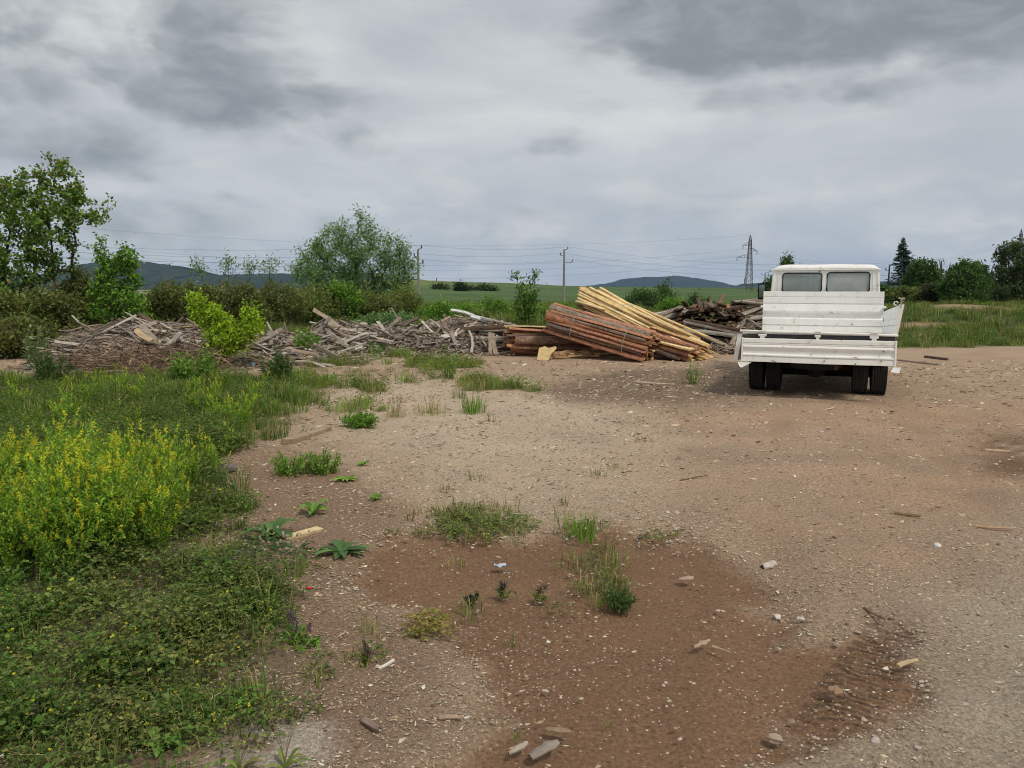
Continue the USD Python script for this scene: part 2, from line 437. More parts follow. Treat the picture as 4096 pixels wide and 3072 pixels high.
def build_ground():
    def axis(lo, floor, grow, start, hi, neg):
        s = [start]
        while s[-1] < hi:
            s.append(s[-1] + max(floor, grow * abs(s[-1])))
        return np.array(s)
    xs = axis(0, 0.03, 0.03, 0.0, 14000, True)
    xs = np.concatenate([-xs[:0:-1], xs])
    ys = axis(0, 0.024, 0.0155, 1.2, 14000, False)
    ys = np.concatenate([[-6000, -1500, -400, -120, -40, -15, -6, -2.5, -1, 0, 0.6], ys])
    X, Y = np.meshgrid(xs, ys, indexing='ij')
    x, y = X.ravel(), Y.ravel()
    z = terrain(x, y)
    near = (np.abs(x) < 60) & (y > 0.4) & (y < 60)
    col = np.empty((len(x), 3))
    # far country: fields and meadows
    f1 = fb(x, y, 1 / 35.0, 4, 31)
    f2 = fb(x, y, 1 / 9.0, 3, 32)
    f3 = fb(x * 0.25, y, 1 / 60.0, 3, 33)
    g = (0.75 + 0.5 * f1)[:, None] * C_FIELD
    g = g * (1 - 0.35 * smoothstep(0.5, 0.62, f3))[:, None]
    olive = smoothstep(0.1, -0.25, x / np.maximum(y, 1))[:, None] * smoothstep(150, 330, y)[:, None]
    g = g * (1 - olive) + olive * srgb(118, 122, 66) * (0.8 + 0.4 * f1)[:, None]
    md = smoothstep(110, 60, y)[:, None]
    g = g * (1 - md) + md * C_MEADOW * (0.55 + 0.9 * f2)[:, None]
    col[:] = g
    w = ground_fields(x[near], y[near])
    n1, n2, n3 = fb(x[near], y[near], 2.2, 4, 41), fb(x[near], y[near], 9.0, 3, 42), fb(x[near], y[near], 0.5, 3, 43)
    c = np.broadcast_to(C_SOIL, (near.sum(), 3)) * (0.78 + 0.44 * n1)[:, None]

    def over(c, k, cc, lo=0.8, hi=1.2):
        k = np.clip(k, 0, 1)[:, None]
        return c * (1 - k) + k * cc * (lo + (hi - lo) * n1)[:, None]
    c = over(c, w['pale'] * (0.35 + 0.8 * n3), C_PALE)
    c = over(c, w['mulch'] * (0.35 + 0.9 * n1), srgb(146, 120, 98), 0.75, 1.2)
    c = over(c, w['sand'] * smoothstep(0.35, 0.6, n3 * 0.6 + n1 * 0.4), C_SAND)
    c = over(c, ruts(x[near], y[near])[0] * 0.55, srgb(160, 134, 108), 0.85, 1.1)
    c = over(c, w['chip'] * (0.4 + 0.9 * n1), C_CHIP, 0.7, 1.2)
    c = over(c, w['gravel'] * (0.3 + 0.9 * n1), C_GRAVEL)
    c = over(c, w['mud'] * smoothstep(0.05, 0.32, n1 * 0.6 + n2 * 0.4), C_MUD, 0.86, 1.14)
    c = over(c, w['white'] * smoothstep(0.42, 0.52, n2 * 0.6 + n1 * 0.4), srgb(188, 176, 160))
    c = over(c, w['dark'] * 0.85 * smoothstep(0.3, 0.6, n1 * 0.5 + n2 * 0.5), srgb(104, 80, 56))
    c = over(c, w['grass'] * (0.55 + 0.5 * n1), C_GRASSBED, 0.6, 1.3)
    # sandy bare spots on the bank
    keep = w['yard'][:, None]
    gg = g[near]
    for u, v, Y0, r in ((3665, 1252, 27.0, 0.75), (3880, 1218, 31.0, 1.1), (3700, 1310, 24.0, 0.3)):
        p = at(u, v, Y0)
        k = np.clip(1.6 - np.hypot((x[near] - p[0]) / r, (y[near] - p[1]) / (r * 1.4)) - 1.2 * (n2 - 0.5), 0, 1)[:, None]
        gg = gg * (1 - k) + k * srgb(160, 138, 104)
    col[near] = c * keep + gg * (1 - keep)
    # small relief: clods, chips, the raised rim of the muddy hollow
    rel = np.zeros(len(x))
    fine = near & (y < 14) & (np.abs(x) < 9)
    wf = ground_fields(x[fine], y[fine])
    rel[fine] = (1 - wf['mud']) * (0.018 * (fb(x[fine], y[fine], 14.0, 3, 51) - 0.5)) + 0.012 * (fb(x[fine], y[fine], 3.5, 3, 52) - 0.5) - 0.035 * wf['mud']
    z = z + rel
    track = np.zeros(len(x))
    p0, p1 = onground(3640, 2470)[:2], onground(3280, 2960)[:2]
    d = (p1 - p0) / np.linalg.norm(p1 - p0)
    q = np.stack([x, y], 1) - p0
    along, across = q @ d, q @ np.array([-d[1], d[0]])
    track[:] = smoothstep(0.16, 0.10, np.abs(across)) * smoothstep(-0.1, 0.25, along) * smoothstep(np.linalg.norm(p1 - p0) + 0.1, np.linalg.norm(p1 - p0) - 0.4, along)
    tr2 = smoothstep(0.15, 0.1, np.abs(across - 0.62)) * smoothstep(0.0, 0.3, along) * smoothstep(0.8, 0.5, along)
    mud = np.zeros(len(x))
    mud[near] = w['mud']
    far = smoothstep(12, 40, np.hypot(x, y))
    m = ground_material(d)
    p = put('/World/ground', np.stack([x, y, z], 1), grid_faces(len(xs), len(ys)), col, m, smooth=True)
    api = UsdGeom.PrimvarsAPI(p)
    api.CreatePrimvar('soil', Sdf.ValueTypeNames.Color3fArray, 'vertex').Set(Vt.Vec3fArray.FromNumpy(np.stack([mud, np.clip(track + tr2, 0, 1), far], 1).astype(np.float32)))
    setdata(p, 'brown dirt yard with gravel and wood chips, meadow and green fields beyond', kind='structure')
    return p


def ground_material(d):
    ang = math.atan2(d[1], d[0])
    n = {"a": ("attribute", {"attribute": "col"}), "s": ("attribute", {"attribute": "soil"}), "ss": ("separate_color", {}),
         "g": ("geometry", {}),
         "nf": ("noise_texture", {"scale": 55.0, "detail": 6.0, "roughness": 0.7}),
         "rf": ("map_range", {"from_min": 0.28, "from_max": 0.72, "to_min": 0.5, "to_max": 1.5}),
         "vor": ("voronoi_texture", {"scale": 70.0, "randomness": 1.0}),
         "vr": ("rgb_ramp", {"ramp": [(0.0, (1.5, 1.5, 1.5)), (0.16, (1.25, 1.25, 1.25)), (0.3, (0.95, 0.95, 0.95)), (1.0, (0.8, 0.8, 0.8))]}),
         "ng": ("noise_texture", {"scale": 0.05, "detail": 8.0, "roughness": 0.75}),
         "rg": ("map_range", {"from_min": 0.3, "from_max": 0.7, "to_min": 0.6, "to_max": 1.4}),
         "mv": ("mix_color", {"blend_type": "mix", "a": (1, 1, 1)}), "inv": ("math", {"math_type": "multiply_add", "value2": -0.75, "value3": 0.85}),
         "m1": ("vector_math", {"math_type": "scale"}), "m2": ("vector_math", {"math_type": "multiply"}),
         "mf": ("mix_float", {}), "m3": ("vector_math", {"math_type": "scale"}),
         "bn": ("noise_texture", {"scale": 38.0, "detail": 8.0, "roughness": 0.72}),
         "mudk": ("math", {"math_type": "multiply_add", "value2": -0.72, "value3": 1.0}),
         "hb": ("math", {"math_type": "multiply"}),
         "mp": ("mapping", {"rotation": (0, 0, -ang), "mapping_type": "point"}),
         "wv": ("wave_texture", {"wave_type": "bands", "bands_direction": "x", "scale": 3.4, "distortion": 3.0, "detail": 2.5, "detail_scale": 2.5}),
         "wt": ("math", {"math_type": "multiply"}), "wk": ("math", {"math_type": "multiply_add", "value2": 1.5}),
         "b": ("bump", {"strength": 1.0, "distance": 0.03}),
         "p": ("principled_bsdf", {"roughness": 0.92, "specular_ior_level": 0.2})}
    l = [("s.color", "ss.color"), ("g.position", "nf.vector"), ("nf.fac", "rf.value"), ("g.position", "vor.vector"), ("vor.distance", "vr.fac"),
         ("ss.r", "inv.value1"), ("inv.value", "mv.fac"), ("vr.color", "mv.b"),
         ("g.position", "ng.vector"), ("ng.fac", "rg.value"), ("ss.b", "mf.fac"), ("rf.result", "mf.a"), ("rg.result", "mf.b"),
         ("a.color", "m1.vector1"), ("mf.result", "m1.scale"), ("m1.vector", "m2.vector1"), ("mv.result", "m2.vector2"), ("m2.vector", "p.base_color"),
         ("g.position", "bn.vector"), ("ss.r", "mudk.value1"), ("bn.fac", "hb.value1"), ("mudk.value", "hb.value2"),
         ("g.position", "mp.vector"), ("mp.vector", "wv.vector"), ("wv.fac", "wt.value1"), ("ss.g", "wt.value2"), ("wt.value", "wk.value1"), ("hb.value", "wk.value3"),
         ("wk.value", "b.height"), ("b.normal", "p.normal")]
    return mat('soil_ground', n, l)


build_ground()


def hill(name, label, Y, prof, depth, colr, seed):
    """A wooded hill or ridge at distance Y whose skyline runs through the given bearings and heights."""
    us = np.linspace(prof[0][0], prof[-1][0], 420)
    vs = np.interp(us, [p[0] for p in prof], [p[1] for p in prof])
    k = np.ones(9) / 9
    vs = np.convolve(np.pad(vs, 4, mode='edge'), k, 'valid')
    top = np.array([at(u, v, Y) for u, v in zip(us, vs)])
    t = np.concatenate([np.linspace(-1, 0, 34), np.linspace(0.12, 1, 8)])
    X = np.repeat(top[:, 0][:, None], len(t), 1) + (fb(np.repeat(us[:, None], len(t), 1), np.repeat(t[None] * 40, len(us), 0), 0.02, 3, seed) - 0.5) * depth * 0.2
    Yg = Y + t[None] * depth * (0.75 + 0.5 * fb(us, us * 0, 0.012, 2, seed + 1))[:, None]
    base = -30.0
    shape = np.where(t < 0, (1 - np.abs(t) ** 1.5), 1 - t * t)[None]
    spur = 1 - 0.35 * np.abs(t)[None] * fb(X, Yg, 1 / 420.0, 3, seed + 2)
    Z = base + (top[:, 2][:, None] - base) * shape * np.where(t[None] == 0, 1, spur)
    bump = (fb(X, Yg, 1 / 26.0, 3, seed + 3) - 0.5) * 15 + (noise(np.stack([X / 9, Yg / 9, X * 0], -1), seed + 4) - 0.5) * 9
    Z = Z + bump * smoothstep(base, base + 25, Z)
    c = colr * (0.7 + 0.6 * fb(X.ravel(), Yg.ravel(), 1 / 120.0, 4, seed + 5))[:, None]
    f = grid_faces(len(us), len(t))
    p = put('/World/' + numbered('/World', name), np.stack([X, Yg, Z], -1).reshape(-1, 3), f, c, M_WOODS, smooth=False)
    setdata(p, label, kind='structure')


M_WOODS = col_mat('far_woods', rough=1.0, spec=0.0, vary=0.35, scale=0.02)
hill('hills', 'dark blue wooded hill rising behind the bushes at the left', 4200,
     [(-600, 1120), (-200, 1110), (60, 1112), (200, 1116), (290, 1094), (340, 1070), (400, 1052), (450, 1041), (520, 1040), (600, 1050), (700, 1063), (770, 1080), (830, 1098), (900, 1100), (1000, 1097), (1100, 1095),
      (1200, 1099), (1400, 1090), (1560, 1098), (1640, 1112), (1700, 1124), (1760, 1138), (1850, 1150)], 900, srgb(44, 56, 44), 61)
hill('hills', 'blue wooded hill with a rounded top behind the plank bundle', 7600,
     [(2240, 1160), (2330, 1149), (2400, 1138), (2480, 1124), (2550, 1112), (2600, 1108), (2650, 1108), (2700, 1103), (2750, 1107), (2790, 1118), (2840, 1132), (2890, 1146), (2960, 1160)], 1500, srgb(42, 54, 50), 71)
hill('hills', 'low blue ridge on the skyline behind the truck', 6500,
     [(2900, 1165), (2980, 1146), (3010, 1138), (3060, 1134), (3200, 1124), (3400, 1122), (3560, 1128), (3800, 1126), (4100, 1118), (4500, 1130)], 1400, srgb(42, 54, 50), 81)


def build_haze():
    v, f = box((-15500, -7000, -45), (15500, 15500, 420))
    m = usdkit.material(stage, '/World/Looks/air', {"v": ("principled_volume", {"color": (0.48, 0.68, 1.0), "density": HAZE, "anisotropy": 0.0})}, [], volume="v.volume")
    p = put('/World/haze', v, f, None, m)
    setdata(p, 'thin pale blue haze in the air over the yard and fields', kind='stuff')


HAZE = 4e-5

# ------------------------------------------------------------------ the truck
TA = math.radians(22.0)
T0 = np.array([4.27, 11.05, 0.0])
T0[2] = float(terrain(5.0, 12.0)) - 0.01
TF, TR = np.array([math.sin(TA), math.cos(TA), 0]), np.array([math.cos(TA), -math.sin(TA), 0])


def truck_world(v):
    v = np.asarray(v, float)
    return T0 + v[:, :1] * TR + v[:, 1:2] * TF + v[:, 2:] * np.array([0, 0, 1.0])


class TB(MB):
    """Shapes given in the truck's own frame: x to its right, y forwards, z up."""

    def add(self, v, f, col=(1, 1, 1)):
        return super().add(truck_world(v), f, col)


def paint_material():
    n = {"tc": ("texture_coordinate", {}),
         "n1": ("noise_texture", {"scale": 1.6, "detail": 6.0, "roughness": 0.62}),
         "n2": ("noise_texture", {"scale": 9.0, "detail": 8.0, "roughness": 0.72}),
         "n3": ("noise_texture", {"scale": 34.0, "detail": 4.0, "roughness": 0.6}),
         "mp": ("mapping", {"scale": (1.0, 1.0, 0.12)}),
         "ns": ("noise_texture", {"scale": 22.0, "detail": 3.0, "roughness": 0.6}),
         "base": ("rgb_ramp", {"ramp": [(0.0, (0.60, 0.585, 0.53)), (0.40, (0.76, 0.755, 0.715)), (0.6, (0.81, 0.805, 0.775)), (1.0, (0.82, 0.815, 0.785))]}),
         "dk": ("rgb_ramp", {"ramp": [(0.0, (0, 0, 0)), (0.565, (0, 0, 0)), (0.68, (0.5, 0.55, 0.55)), (1.0, (0.8, 0.8, 0.8))]}),
         "dirt": ("mix_color", {"b": (0.36, 0.32, 0.26)}),
         "rk": ("rgb_ramp", {"ramp": [(0.0, (0, 0, 0)), (0.65, (0, 0, 0)), (0.675, (0.9, 0.9, 0.9)), (1.0, (1, 1, 1))]}),
         "rust": ("mix_color", {"b": (0.16, 0.075, 0.03)}),
         "ck": ("rgb_ramp", {"ramp": [(0.0, (0, 0, 0)), (0.69, (0, 0, 0)), (0.74, (0.6, 0.6, 0.6)), (1.0, (0.8, 0.8, 0.8))]}),
         "chip": ("mix_color", {"b": (0.10, 0.085, 0.07)}),
         "st": ("map_range", {"from_min": 0.35, "from_max": 0.7, "to_min": 1.01, "to_max": 0.965}),
         "mul": ("vector_math", {"math_type": "scale"}),
         "add": ("math", {"math_type": "multiply_add", "value2": 0.35}),
         "bn": ("noise_texture", {"scale": 3.0, "detail": 3.0}),
         "b": ("bump", {"strength": 0.35, "distance": 0.02}),
         "p": ("principled_bsdf", {"roughness": 0.5, "specular_ior_level": 0.4})}
    l = [("tc.object", f"{k}.vector") for k in ("n1", "n2", "n3", "mp", "bn")]
    l += [("mp.vector", "ns.vector"), ("n1.fac", "base.fac"), ("base.color", "dirt.a"), ("n2.fac", "dk.fac"), ("dk.color", "dirt.fac"),
          ("n1.fac", "add.value1"), ("n2.fac", "add.value3"),
          ("dirt.result", "rust.a"), ("n2.fac", "rk.fac"), ("rk.color", "rust.fac"),
          ("rust.result", "chip.a"), ("n3.fac", "ck.fac"), ("ck.color", "chip.fac"),
          ("ns.fac", "st.value"), ("chip.result", "mul.vector1"), ("st.result", "mul.scale"), ("mul.vector", "p.base_color"),
          ("bn.fac", "b.height"), ("b.normal", "p.normal")]
    return mat('white_paint', n, l)


M_PAINT = paint_material()
M_BLACK = col_mat('dark_metal', rough=0.7, spec=0.3, vary=0.35, scale=9.0, bump=0.3, bscale=40)
M_RUBBER = col_mat('tyre_rubber', rough=0.85, spec=0.25, vary=0.4, scale=14.0, bump=0.3, bscale=60)
M_CLOTH = col_mat('seat_cloth', rough=0.9, spec=0.2, vary=0.2, scale=20.0)


def glass_material(name, dust, tint):
    n = {"tc": ("texture_coordinate", {}), "n": ("noise_texture", {"scale": 3.2, "detail": 6.0, "roughness": 0.65}),
         "r": ("map_range", {"from_min": 0.3, "from_max": 0.7, "to_min": dust * 0.75, "to_max": min(0.97, dust * 1.25)}),
         "t": ("transparent_bsdf", {"color": tint}), "g": ("glossy_bsdf", {"roughness": 0.04, "color": (0.9, 0.95, 0.95)}),
         "f": ("fresnel", {"IOR": 1.5}), "m1": ("mix_closure", {}), "d": ("diffuse_bsdf", {"color": (0.6, 0.63, 0.6)}), "m2": ("mix_closure", {})}
    l = [("tc.object", "n.vector"), ("n.fac", "r.value"), ("f.fac", "m1.fac"), ("t.BSDF", "m1.closure1"), ("g.BSDF", "m1.closure2"),
         ("r.result", "m2.fac"), ("m1.closure", "m2.closure1"), ("d.BSDF", "m2.closure2")]
    return mat(name, n, l, "m2.closure")


M_GLASS = glass_material('dusty_glass', 0.30, (0.72, 0.80, 0.79))
M_GLASS2 = glass_material('milky_glass', 0.52, (0.72, 0.78, 0.76))
M_MIRROR = mat('mirror_glass', {"g": ("glossy_bsdf", {"roughness": 0.06, "color": (0.35, 0.36, 0.36)})}, [], "g.BSDF")


def pressed(x0, x1, prof, thick=0.02, n=26, seed=0, dent=0.006):
    """A pressed steel panel: PROF is a list of (y, z) down its visible face, drawn out from x0 to x1, with small dents."""
    prof = np.array(prof, float)
    xs = np.linspace(x0, x1, n)
    V, F = [], []
    pts = [prof[0]]
    for a, b in zip(prof[:-1], prof[1:]):
        k = max(1, int(np.linalg.norm(b - a) / 0.045))
        pts += [a + (b - a) * (i + 1) / k for i in range(k)]
    pts = np.array(pts)
    g = np.zeros((n, len(pts), 3))
    g[:, :, 0] = xs[:, None]
    g[:, :, 1] = pts[None, :, 0]
    g[:, :, 2] = pts[None, :, 1]
    d = fbm(np.stack([g[..., 0] * 3.1, g[..., 2] * 3.1, g[..., 0] * 0 + seed], -1), 3, seed) - 0.5
    d2 = fbm(np.stack([g[..., 0] * 1.1, g[..., 2] * 9, g[..., 0] * 0 + seed], -1), 2, seed + 1) - 0.5
    g[..., 1] += d * dent * 2
    g[..., 2] += d2 * dent * 2.2
    v = g.reshape(-1, 3)
    f = grid_faces(n, len(pts))
    back = v.copy()
    back[:, 1] = np.repeat(np.full((1, len(pts)), pts[:, 0].max() + thick), n, 0).ravel()
    m = len(v)
    q = len(pts)
    edge = []
    top = [i * q for i in range(n)]
    bot = [i * q + q - 1 for i in range(n)]
    lef, rig = list(range(q)), list(range((n - 1) * q, n * q))
    for line, flip in ((top, 0), (bot, 1), (lef, 1), (rig, 0)):
        for a, b in zip(line[:-1], line[1:]):
            edge.append([a, b, b + m, a + m] if flip else [b, a, a + m, b + m])
    return np.vstack([v, back]), np.vstack([f, f[:, ::-1] + m, np.array(edge)])


def lathe(prof, sides, axis_x=True):
    """Turns PROF, a list of (x along the axle, radius), round the x axis."""
    prof = np.array(prof, float)
    an = np.arange(sides + 1) * 2 * np.pi / sides
    v = np.stack([np.repeat(prof[:, 0][:, None], len(an), 1), prof[:, 1][:, None] * np.cos(an)[None], prof[:, 1][:, None] * np.sin(an)[None]], -1)
    return v.reshape(-1, 3), grid_faces(len(prof), len(an))


def rounded_rect(x0, x1, z0, z1, r):
    import shapely
    return shapely.box(x0 + r, z0 + r, x1 - r, z1 - r).buffer(r, quad_segs=6)


def build_truck():
    t = thing('truck', 'old white flatbed truck seen from behind, tailgate hanging open', 'truck', T0)
    white, dark, rub = (0.78, 0.78, 0.74), srgb(38, 36, 34), srgb(40, 39, 38)
    F0 = 0.955                                    # height of the bed's floor
    # bed
    b = TB()
    FD = F0 - 0.145                               # the bed dips towards the cab
    b.add(*box8([(x, y, (F0 if y < 1 else FD) + dz) for dz in (-0.03, 0) for y in (0.03, 2.93) for x in (-1.0, 1.0)]), white)
    for k in range(5):
        y = 0.3 + k * 0.62
        b.add(*box((-0.97, y, F0 - 0.17 - 0.05 * y), (0.97, y + 0.06, F0 - 0.036 - 0.05 * y)), dark)
    part(t, 'bed_floor', b, M_PAINT)
    b = TB()
    b.add(*tube([(-1.035, 0.0, F0 + 0.012), (-0.5, -0.004, F0 + 0.004), (0.1, 0.0, F0 + 0.002), (0.6, -0.003, F0 - 0.004), (1.035, 0.0, F0 - 0.012)], [0.016, 0.021, 0.021, 0.021, 0.016], 8), white)
    part(t, 'rear_bed_rail', b, M_PAINT, smooth=True)
    b = TB()
    b.add(*box((-0.93, -0.004, F0 - 0.085), (1.0, 0.05, F0 - 0.028)), srgb(56, 55, 55))
    part(t, 'rear_sill', b, M_BLACK)
    for k, (x, s) in enumerate(((-0.72, 1), (0.02, 0.7), (0.74, 1))):
        b = TB()
        b.add(*tube([(x - 0.055 * s, -0.025, F0 - 0.045), (x + 0.055 * s, -0.025, F0 - 0.045)], 0.017, 8), white)
        b.add(*box((x - 0.03 * s, -0.05, F0 - 0.10), (x + 0.03 * s, -0.008, F0 - 0.035)), white)
        b.add(*box((x - 0.05 * s, -0.03, F0 + 0.012), (x + 0.045 * s, 0.02, F0 + 0.026)), srgb(90, 86, 80))
        part(t, 'hinge', b, M_PAINT)
    # tailgate, hanging down; its inner face looks backwards
    b = TB()
    z1, z0 = F0 - 0.085, F0 - 0.425
    H = z1 - z0
    zz = lambda q: z1 - q * H
    y0 = -0.055
    sl = lambda q: y0 - 0.035 * q
    prof = [(sl(0), zz(0)), (sl(.02) - .006, zz(.02)), (sl(.17) - .006, zz(.17)), (sl(.18) + .004, zz(.18)), (sl(.205) + .004, zz(.205)), (sl(.215) - .004, zz(.215)), (sl(.245) - .004, zz(.245)), (sl(.25) + .005, zz(.25)),
            (sl(.27) - .002, zz(.27)), (sl(.35) - .016, zz(.35)), (sl(.37) - .014, zz(.37)), (sl(.44) + .016, zz(.44)), (sl(.64) + .016, zz(.64)), (sl(.69) - .014, zz(.69)), (sl(.74) - .014, zz(.74)), (sl(.75) + .002, zz(.75)),
            (sl(.77) - .006, zz(.77)), (sl(.985) - .006, zz(.985)), (sl(1) + .004, zz(1))]
    b.add(*pressed(-0.975, 1.0, prof, 0.022, 40, 3, 0.005), white)
    tg = part(t, 'tailgate', b, M_PAINT)
    for x in (-0.988, 1.012):
        b = TB()
        b.add(*box8([(x + dx, y + sl(q) - y0, zz(q)) for q in (1.0, -0.01) for y in (-0.075, -0.02) for dx in (-0.011, 0.011)]), white)
        part(tg, 'edge_strip', b, M_PAINT)
    for x, s in ((-0.94, -1), (0.99, 1)):
        b = TB()
        v = np.array([(x - 0.10 * (s < 0) + 0.0, sl(1) - 0.03, z0 - 0.01), (x + 0.09, sl(1) - 0.03, z0 - 0.01), (x + 0.02 + 0.06 * s, sl(1) - 0.05, z0 - 0.085), (x - 0.05 + 0.02 * s, sl(1) - 0.055, z0 - 0.07)])
        b.add(np.vstack([v, v + [0, 0.012, 0]]), [[0, 3, 2, 1], [4, 5, 6, 7], [0, 1, 5, 4], [1, 2, 6, 5], [2, 3, 7, 6], [3, 0, 4, 7]], white)
        part(tg, 'corner_bracket', b, M_PAINT, label='bent white corner bracket under the tailgate')
    for x, z in ((-0.56, .93), (-0.53, .965), (0.12, .87), (0.52, .95), (0.86, .42), (0.84, .80)):
        b = TB()
        b.add(*tube([(x, sl(z) - 0.022, zz(z)), (x, sl(z) - 0.002, zz(z))], 0.009, 6), srgb(70, 64, 58))
        part(tg, 'bolt', b, M_BLACK)
    # headboard between bed and cab
    b = TB()
    z1, z0 = 1.515, FD + 0.004
    H = z1 - z0
    zz = lambda q: z1 - q * H
    y = 2.94
    prof = [(y, zz(0)), (y - .004, zz(.01)), (y - .004, zz(.125)), (y + .008, zz(.132)), (y - .004, zz(.145)), (y - .004, zz(.285)), (y + .014, zz(.292)), (y + .012, zz(.305)), (y - .006, zz(.315)), (y - .03, zz(.48)), (y - .028, zz(.495)),
            (y + .014, zz(.535)), (y + .014, zz(.65)), (y - .016, zz(.685)), (y - .010, zz(.83)), (y + .012, zz(.838)), (y + .010, zz(.85)), (y - .004, zz(.86)), (y - .006, zz(.985)), (y, zz(1))]
    b.add(*pressed(-0.955, 1.0, prof, 0.02, 36, 8, 0.005), white)
    part(t, 'headboard', b, M_PAINT)
    for x in (-0.97, 1.012):
        b = TB()
        b.add(*tube([(x - 0.02, 2.9, 1.25), (x + 0.025, 2.9, 1.25)], 0.018, 8), srgb(190, 188, 180))
        part(t, 'headboard_bolt', b, M_PAINT)
    # right side board, unlatched and leaning outwards
    b = TB()
    lean = 0.06
    A, B = np.array((0.99, 2.80, FD + 0.01)), np.array((0.972, 0.03, F0 + 0.0))
    rows = []
    qs = [0, .03, .3, .315, .33, .52, .56, .62, .8, .97, 1.0]
    off = [0, -.004, -.004, .01, -.004, -.004, .012, .012, -.004, -.004, 0]
    for s in np.linspace(0, 1, 14):
        base = A + (B - A) * s
        h = 0.36 + (0.40 - 0.36) * s
        rows.append([base + np.array([lean * q * s + o + 0.004 * math.sin(9 * s + q), 0, h * q]) for q, o in zip(qs, off)])
    g = np.array(rows)
    v = g.reshape(-1, 3)
    f = grid_faces(len(rows), len(qs))
    m = len(v)
    w = v + [0.03, 0, 0]
    q = len(qs)
    rim = [[(m_) * q, (m_ + 1) * q, (m_ + 1) * q + m, m_ * q + m] for m_ in range(len(rows) - 1)] + [[(m_ + 1) * q + q - 1, m_ * q + q - 1, m_ * q + q - 1 + m, (m_ + 1) * q + q - 1 + m] for m_ in range(len(rows) - 1)]
    b.add(np.vstack([v, w]), np.vstack([f, f[:, ::-1] + m, rim]), white)
    sb = part(t, 'side_board', b, M_PAINT, label='raised right side board leaning outwards')
    b = TB()
    b.add(*box8([(0.962 + dx + lean * qq + 0.006, 0.0 + dy, F0 - 0.01 + 0.42 * qq) for qq in (0, 1) for dy in (0.0, 0.03) for dx in (0, 0.06)]), white)
    part(sb, 'end_strip', b, M_PAINT)
    b = TB()
    x, z = 1.055, F0 + 0.41
    b.add(*tube([(x - 0.01, 0.01, z - 0.05), (x - 0.005, 0.01, z + 0.07), (x + 0.0, 0.01, z + 0.085)], 0.014, 6), srgb(150, 140, 124))
    b.add(*tube([(x - 0.045, 0.01, z + 0.082), (x + 0.035, 0.01, z + 0.078)], 0.011, 6), srgb(170, 162, 146))
    b.add(*tube([(x + 0.02, 0.012, z + 0.07), (x + 0.025, 0.012, z - 0.06), (x + 0.012, 0.012, z - 0.14)], 0.008, 5), srgb(120, 104, 84))
    an = np.linspace(0.3, 5.2, 9)
    b.add(*tube(np.stack([x - 0.07 + 0.026 * np.cos(an), 0 * an + 0.01, z + 0.012 + 0.026 * np.sin(an)], 1), 0.009, 6), white)
    part(sb, 'latch', b, M_BLACK, label='rusty latch at the top of the side board')
    # left side board, let down
    b = TB()
    for y0_, y1_ in ((0.04, 2.8),):
        b.add(*box8([(-1.03 - 0.055 * (1 - zq) + dx, yy, F0 - 0.42 + 0.38 * zq - 0.06 * yy) for zq in (0, 1) for yy in (y0_, y1_) for dx in (-0.02, 0.02)]), white)
        b.add(*box8([(-1.032 - 0.055 * (1 - zq) + dx, 0.012 + yy, F0 - 0.43 + 0.395 * zq) for zq in (0, 1) for yy in (0, 0.025) for dx in (-0.035, 0.028)]), white)
    part(t, 'side_board', b, M_PAINT, label='left side board hanging down beside the bed')
    # chassis
    b = TB()
    for x in (-0.38, 0.38):
        b.add(*box((x - 0.04, 0.25, 0.62), (x + 0.04, 5.4, 0.80)), dark)
    for y in (0.26, 1.5, 2.9, 4.2):
        b.add(*box((-0.338, y, 0.64), (0.338, y + 0.08, 0.78)), dark)
    for x in (-0.52, 0.52):
        for k in range(5):
            b.add(*box((x - 0.035, 0.35 + 0.1 * k, 0.50 + 0.018 * k), (x + 0.035, 1.75 - 0.1 * k, 0.515 + 0.018 * k)), dark)
    part(t, 'chassis', b, M_BLACK)
    b = TB()
    b.add(*tube([(-0.95, 1.05, 0.40), (-0.14, 1.05, 0.40), (-0.1, 1.05, 0.40)], 0.06, 10), dark)
    b.add(*tube([(0.1, 1.05, 0.40), (0.95, 1.05, 0.40)], 0.06, 10), dark)
    b.add(*lathe([(-0.16, 0.02), (-0.13, 0.12), (-0.05, 0.18), (0.05, 0.18), (0.13, 0.12), (0.16, 0.02)], 16), dark)
    b.v[-1] = b.v[-1] + (truck_world(np.array([[0, 1.05, 0.40]])) - truck_world(np.zeros((1, 3))))
    part(t, 'rear_axle', b, M_BLACK, smooth=False)
    b = TB()
    b.add(*box((-0.95, 0.16, F0 - 0.30), (0.95, 0.20, F0 - 0.115)), srgb(46, 43, 40))
    lb = part(t, 'lamp_beam', b, M_BLACK)
    for x in (-0.62, 0.62):
        b = TB()
        b.add(*box((x - 0.13, 0.11, F0 - 0.40), (x + 0.13, 0.158, F0 - 0.31)), srgb(70, 22, 18))
        part(lb, 'tail_lamp', b, M_BLACK)
    for x, w_, h_ in ((0.165, 0.035, 0.016), (0.26, 0.022, 0.018), (0.42, 0.015, 0.03), (-0.37, 0.02, 0.01), (-0.25, 0.02, 0.012)):
        b = TB()
        b.add(*box((x, 0.13, F0 - 0.445), (x + w_, 0.158, F0 - 0.445 + h_)), white)
        part(lb, 'bracket_tab', b, M_PAINT)

    # what hangs below the bed
    b = TB()
    v, f = lathe([(-0.09, 0.24), (-0.10, 0.30), (-0.06, 0.375), (0.06, 0.375), (0.10, 0.30), (0.09, 0.24)], 28)
    b.add(np.stack([v[:, 1], v[:, 2] + 0.62, v[:, 0] + 0.50], 1), f, rub_ := srgb(34, 33, 32))
    b.add(*box((-0.06, 0.3, 0.585), (0.06, 0.95, 0.60)), dark)
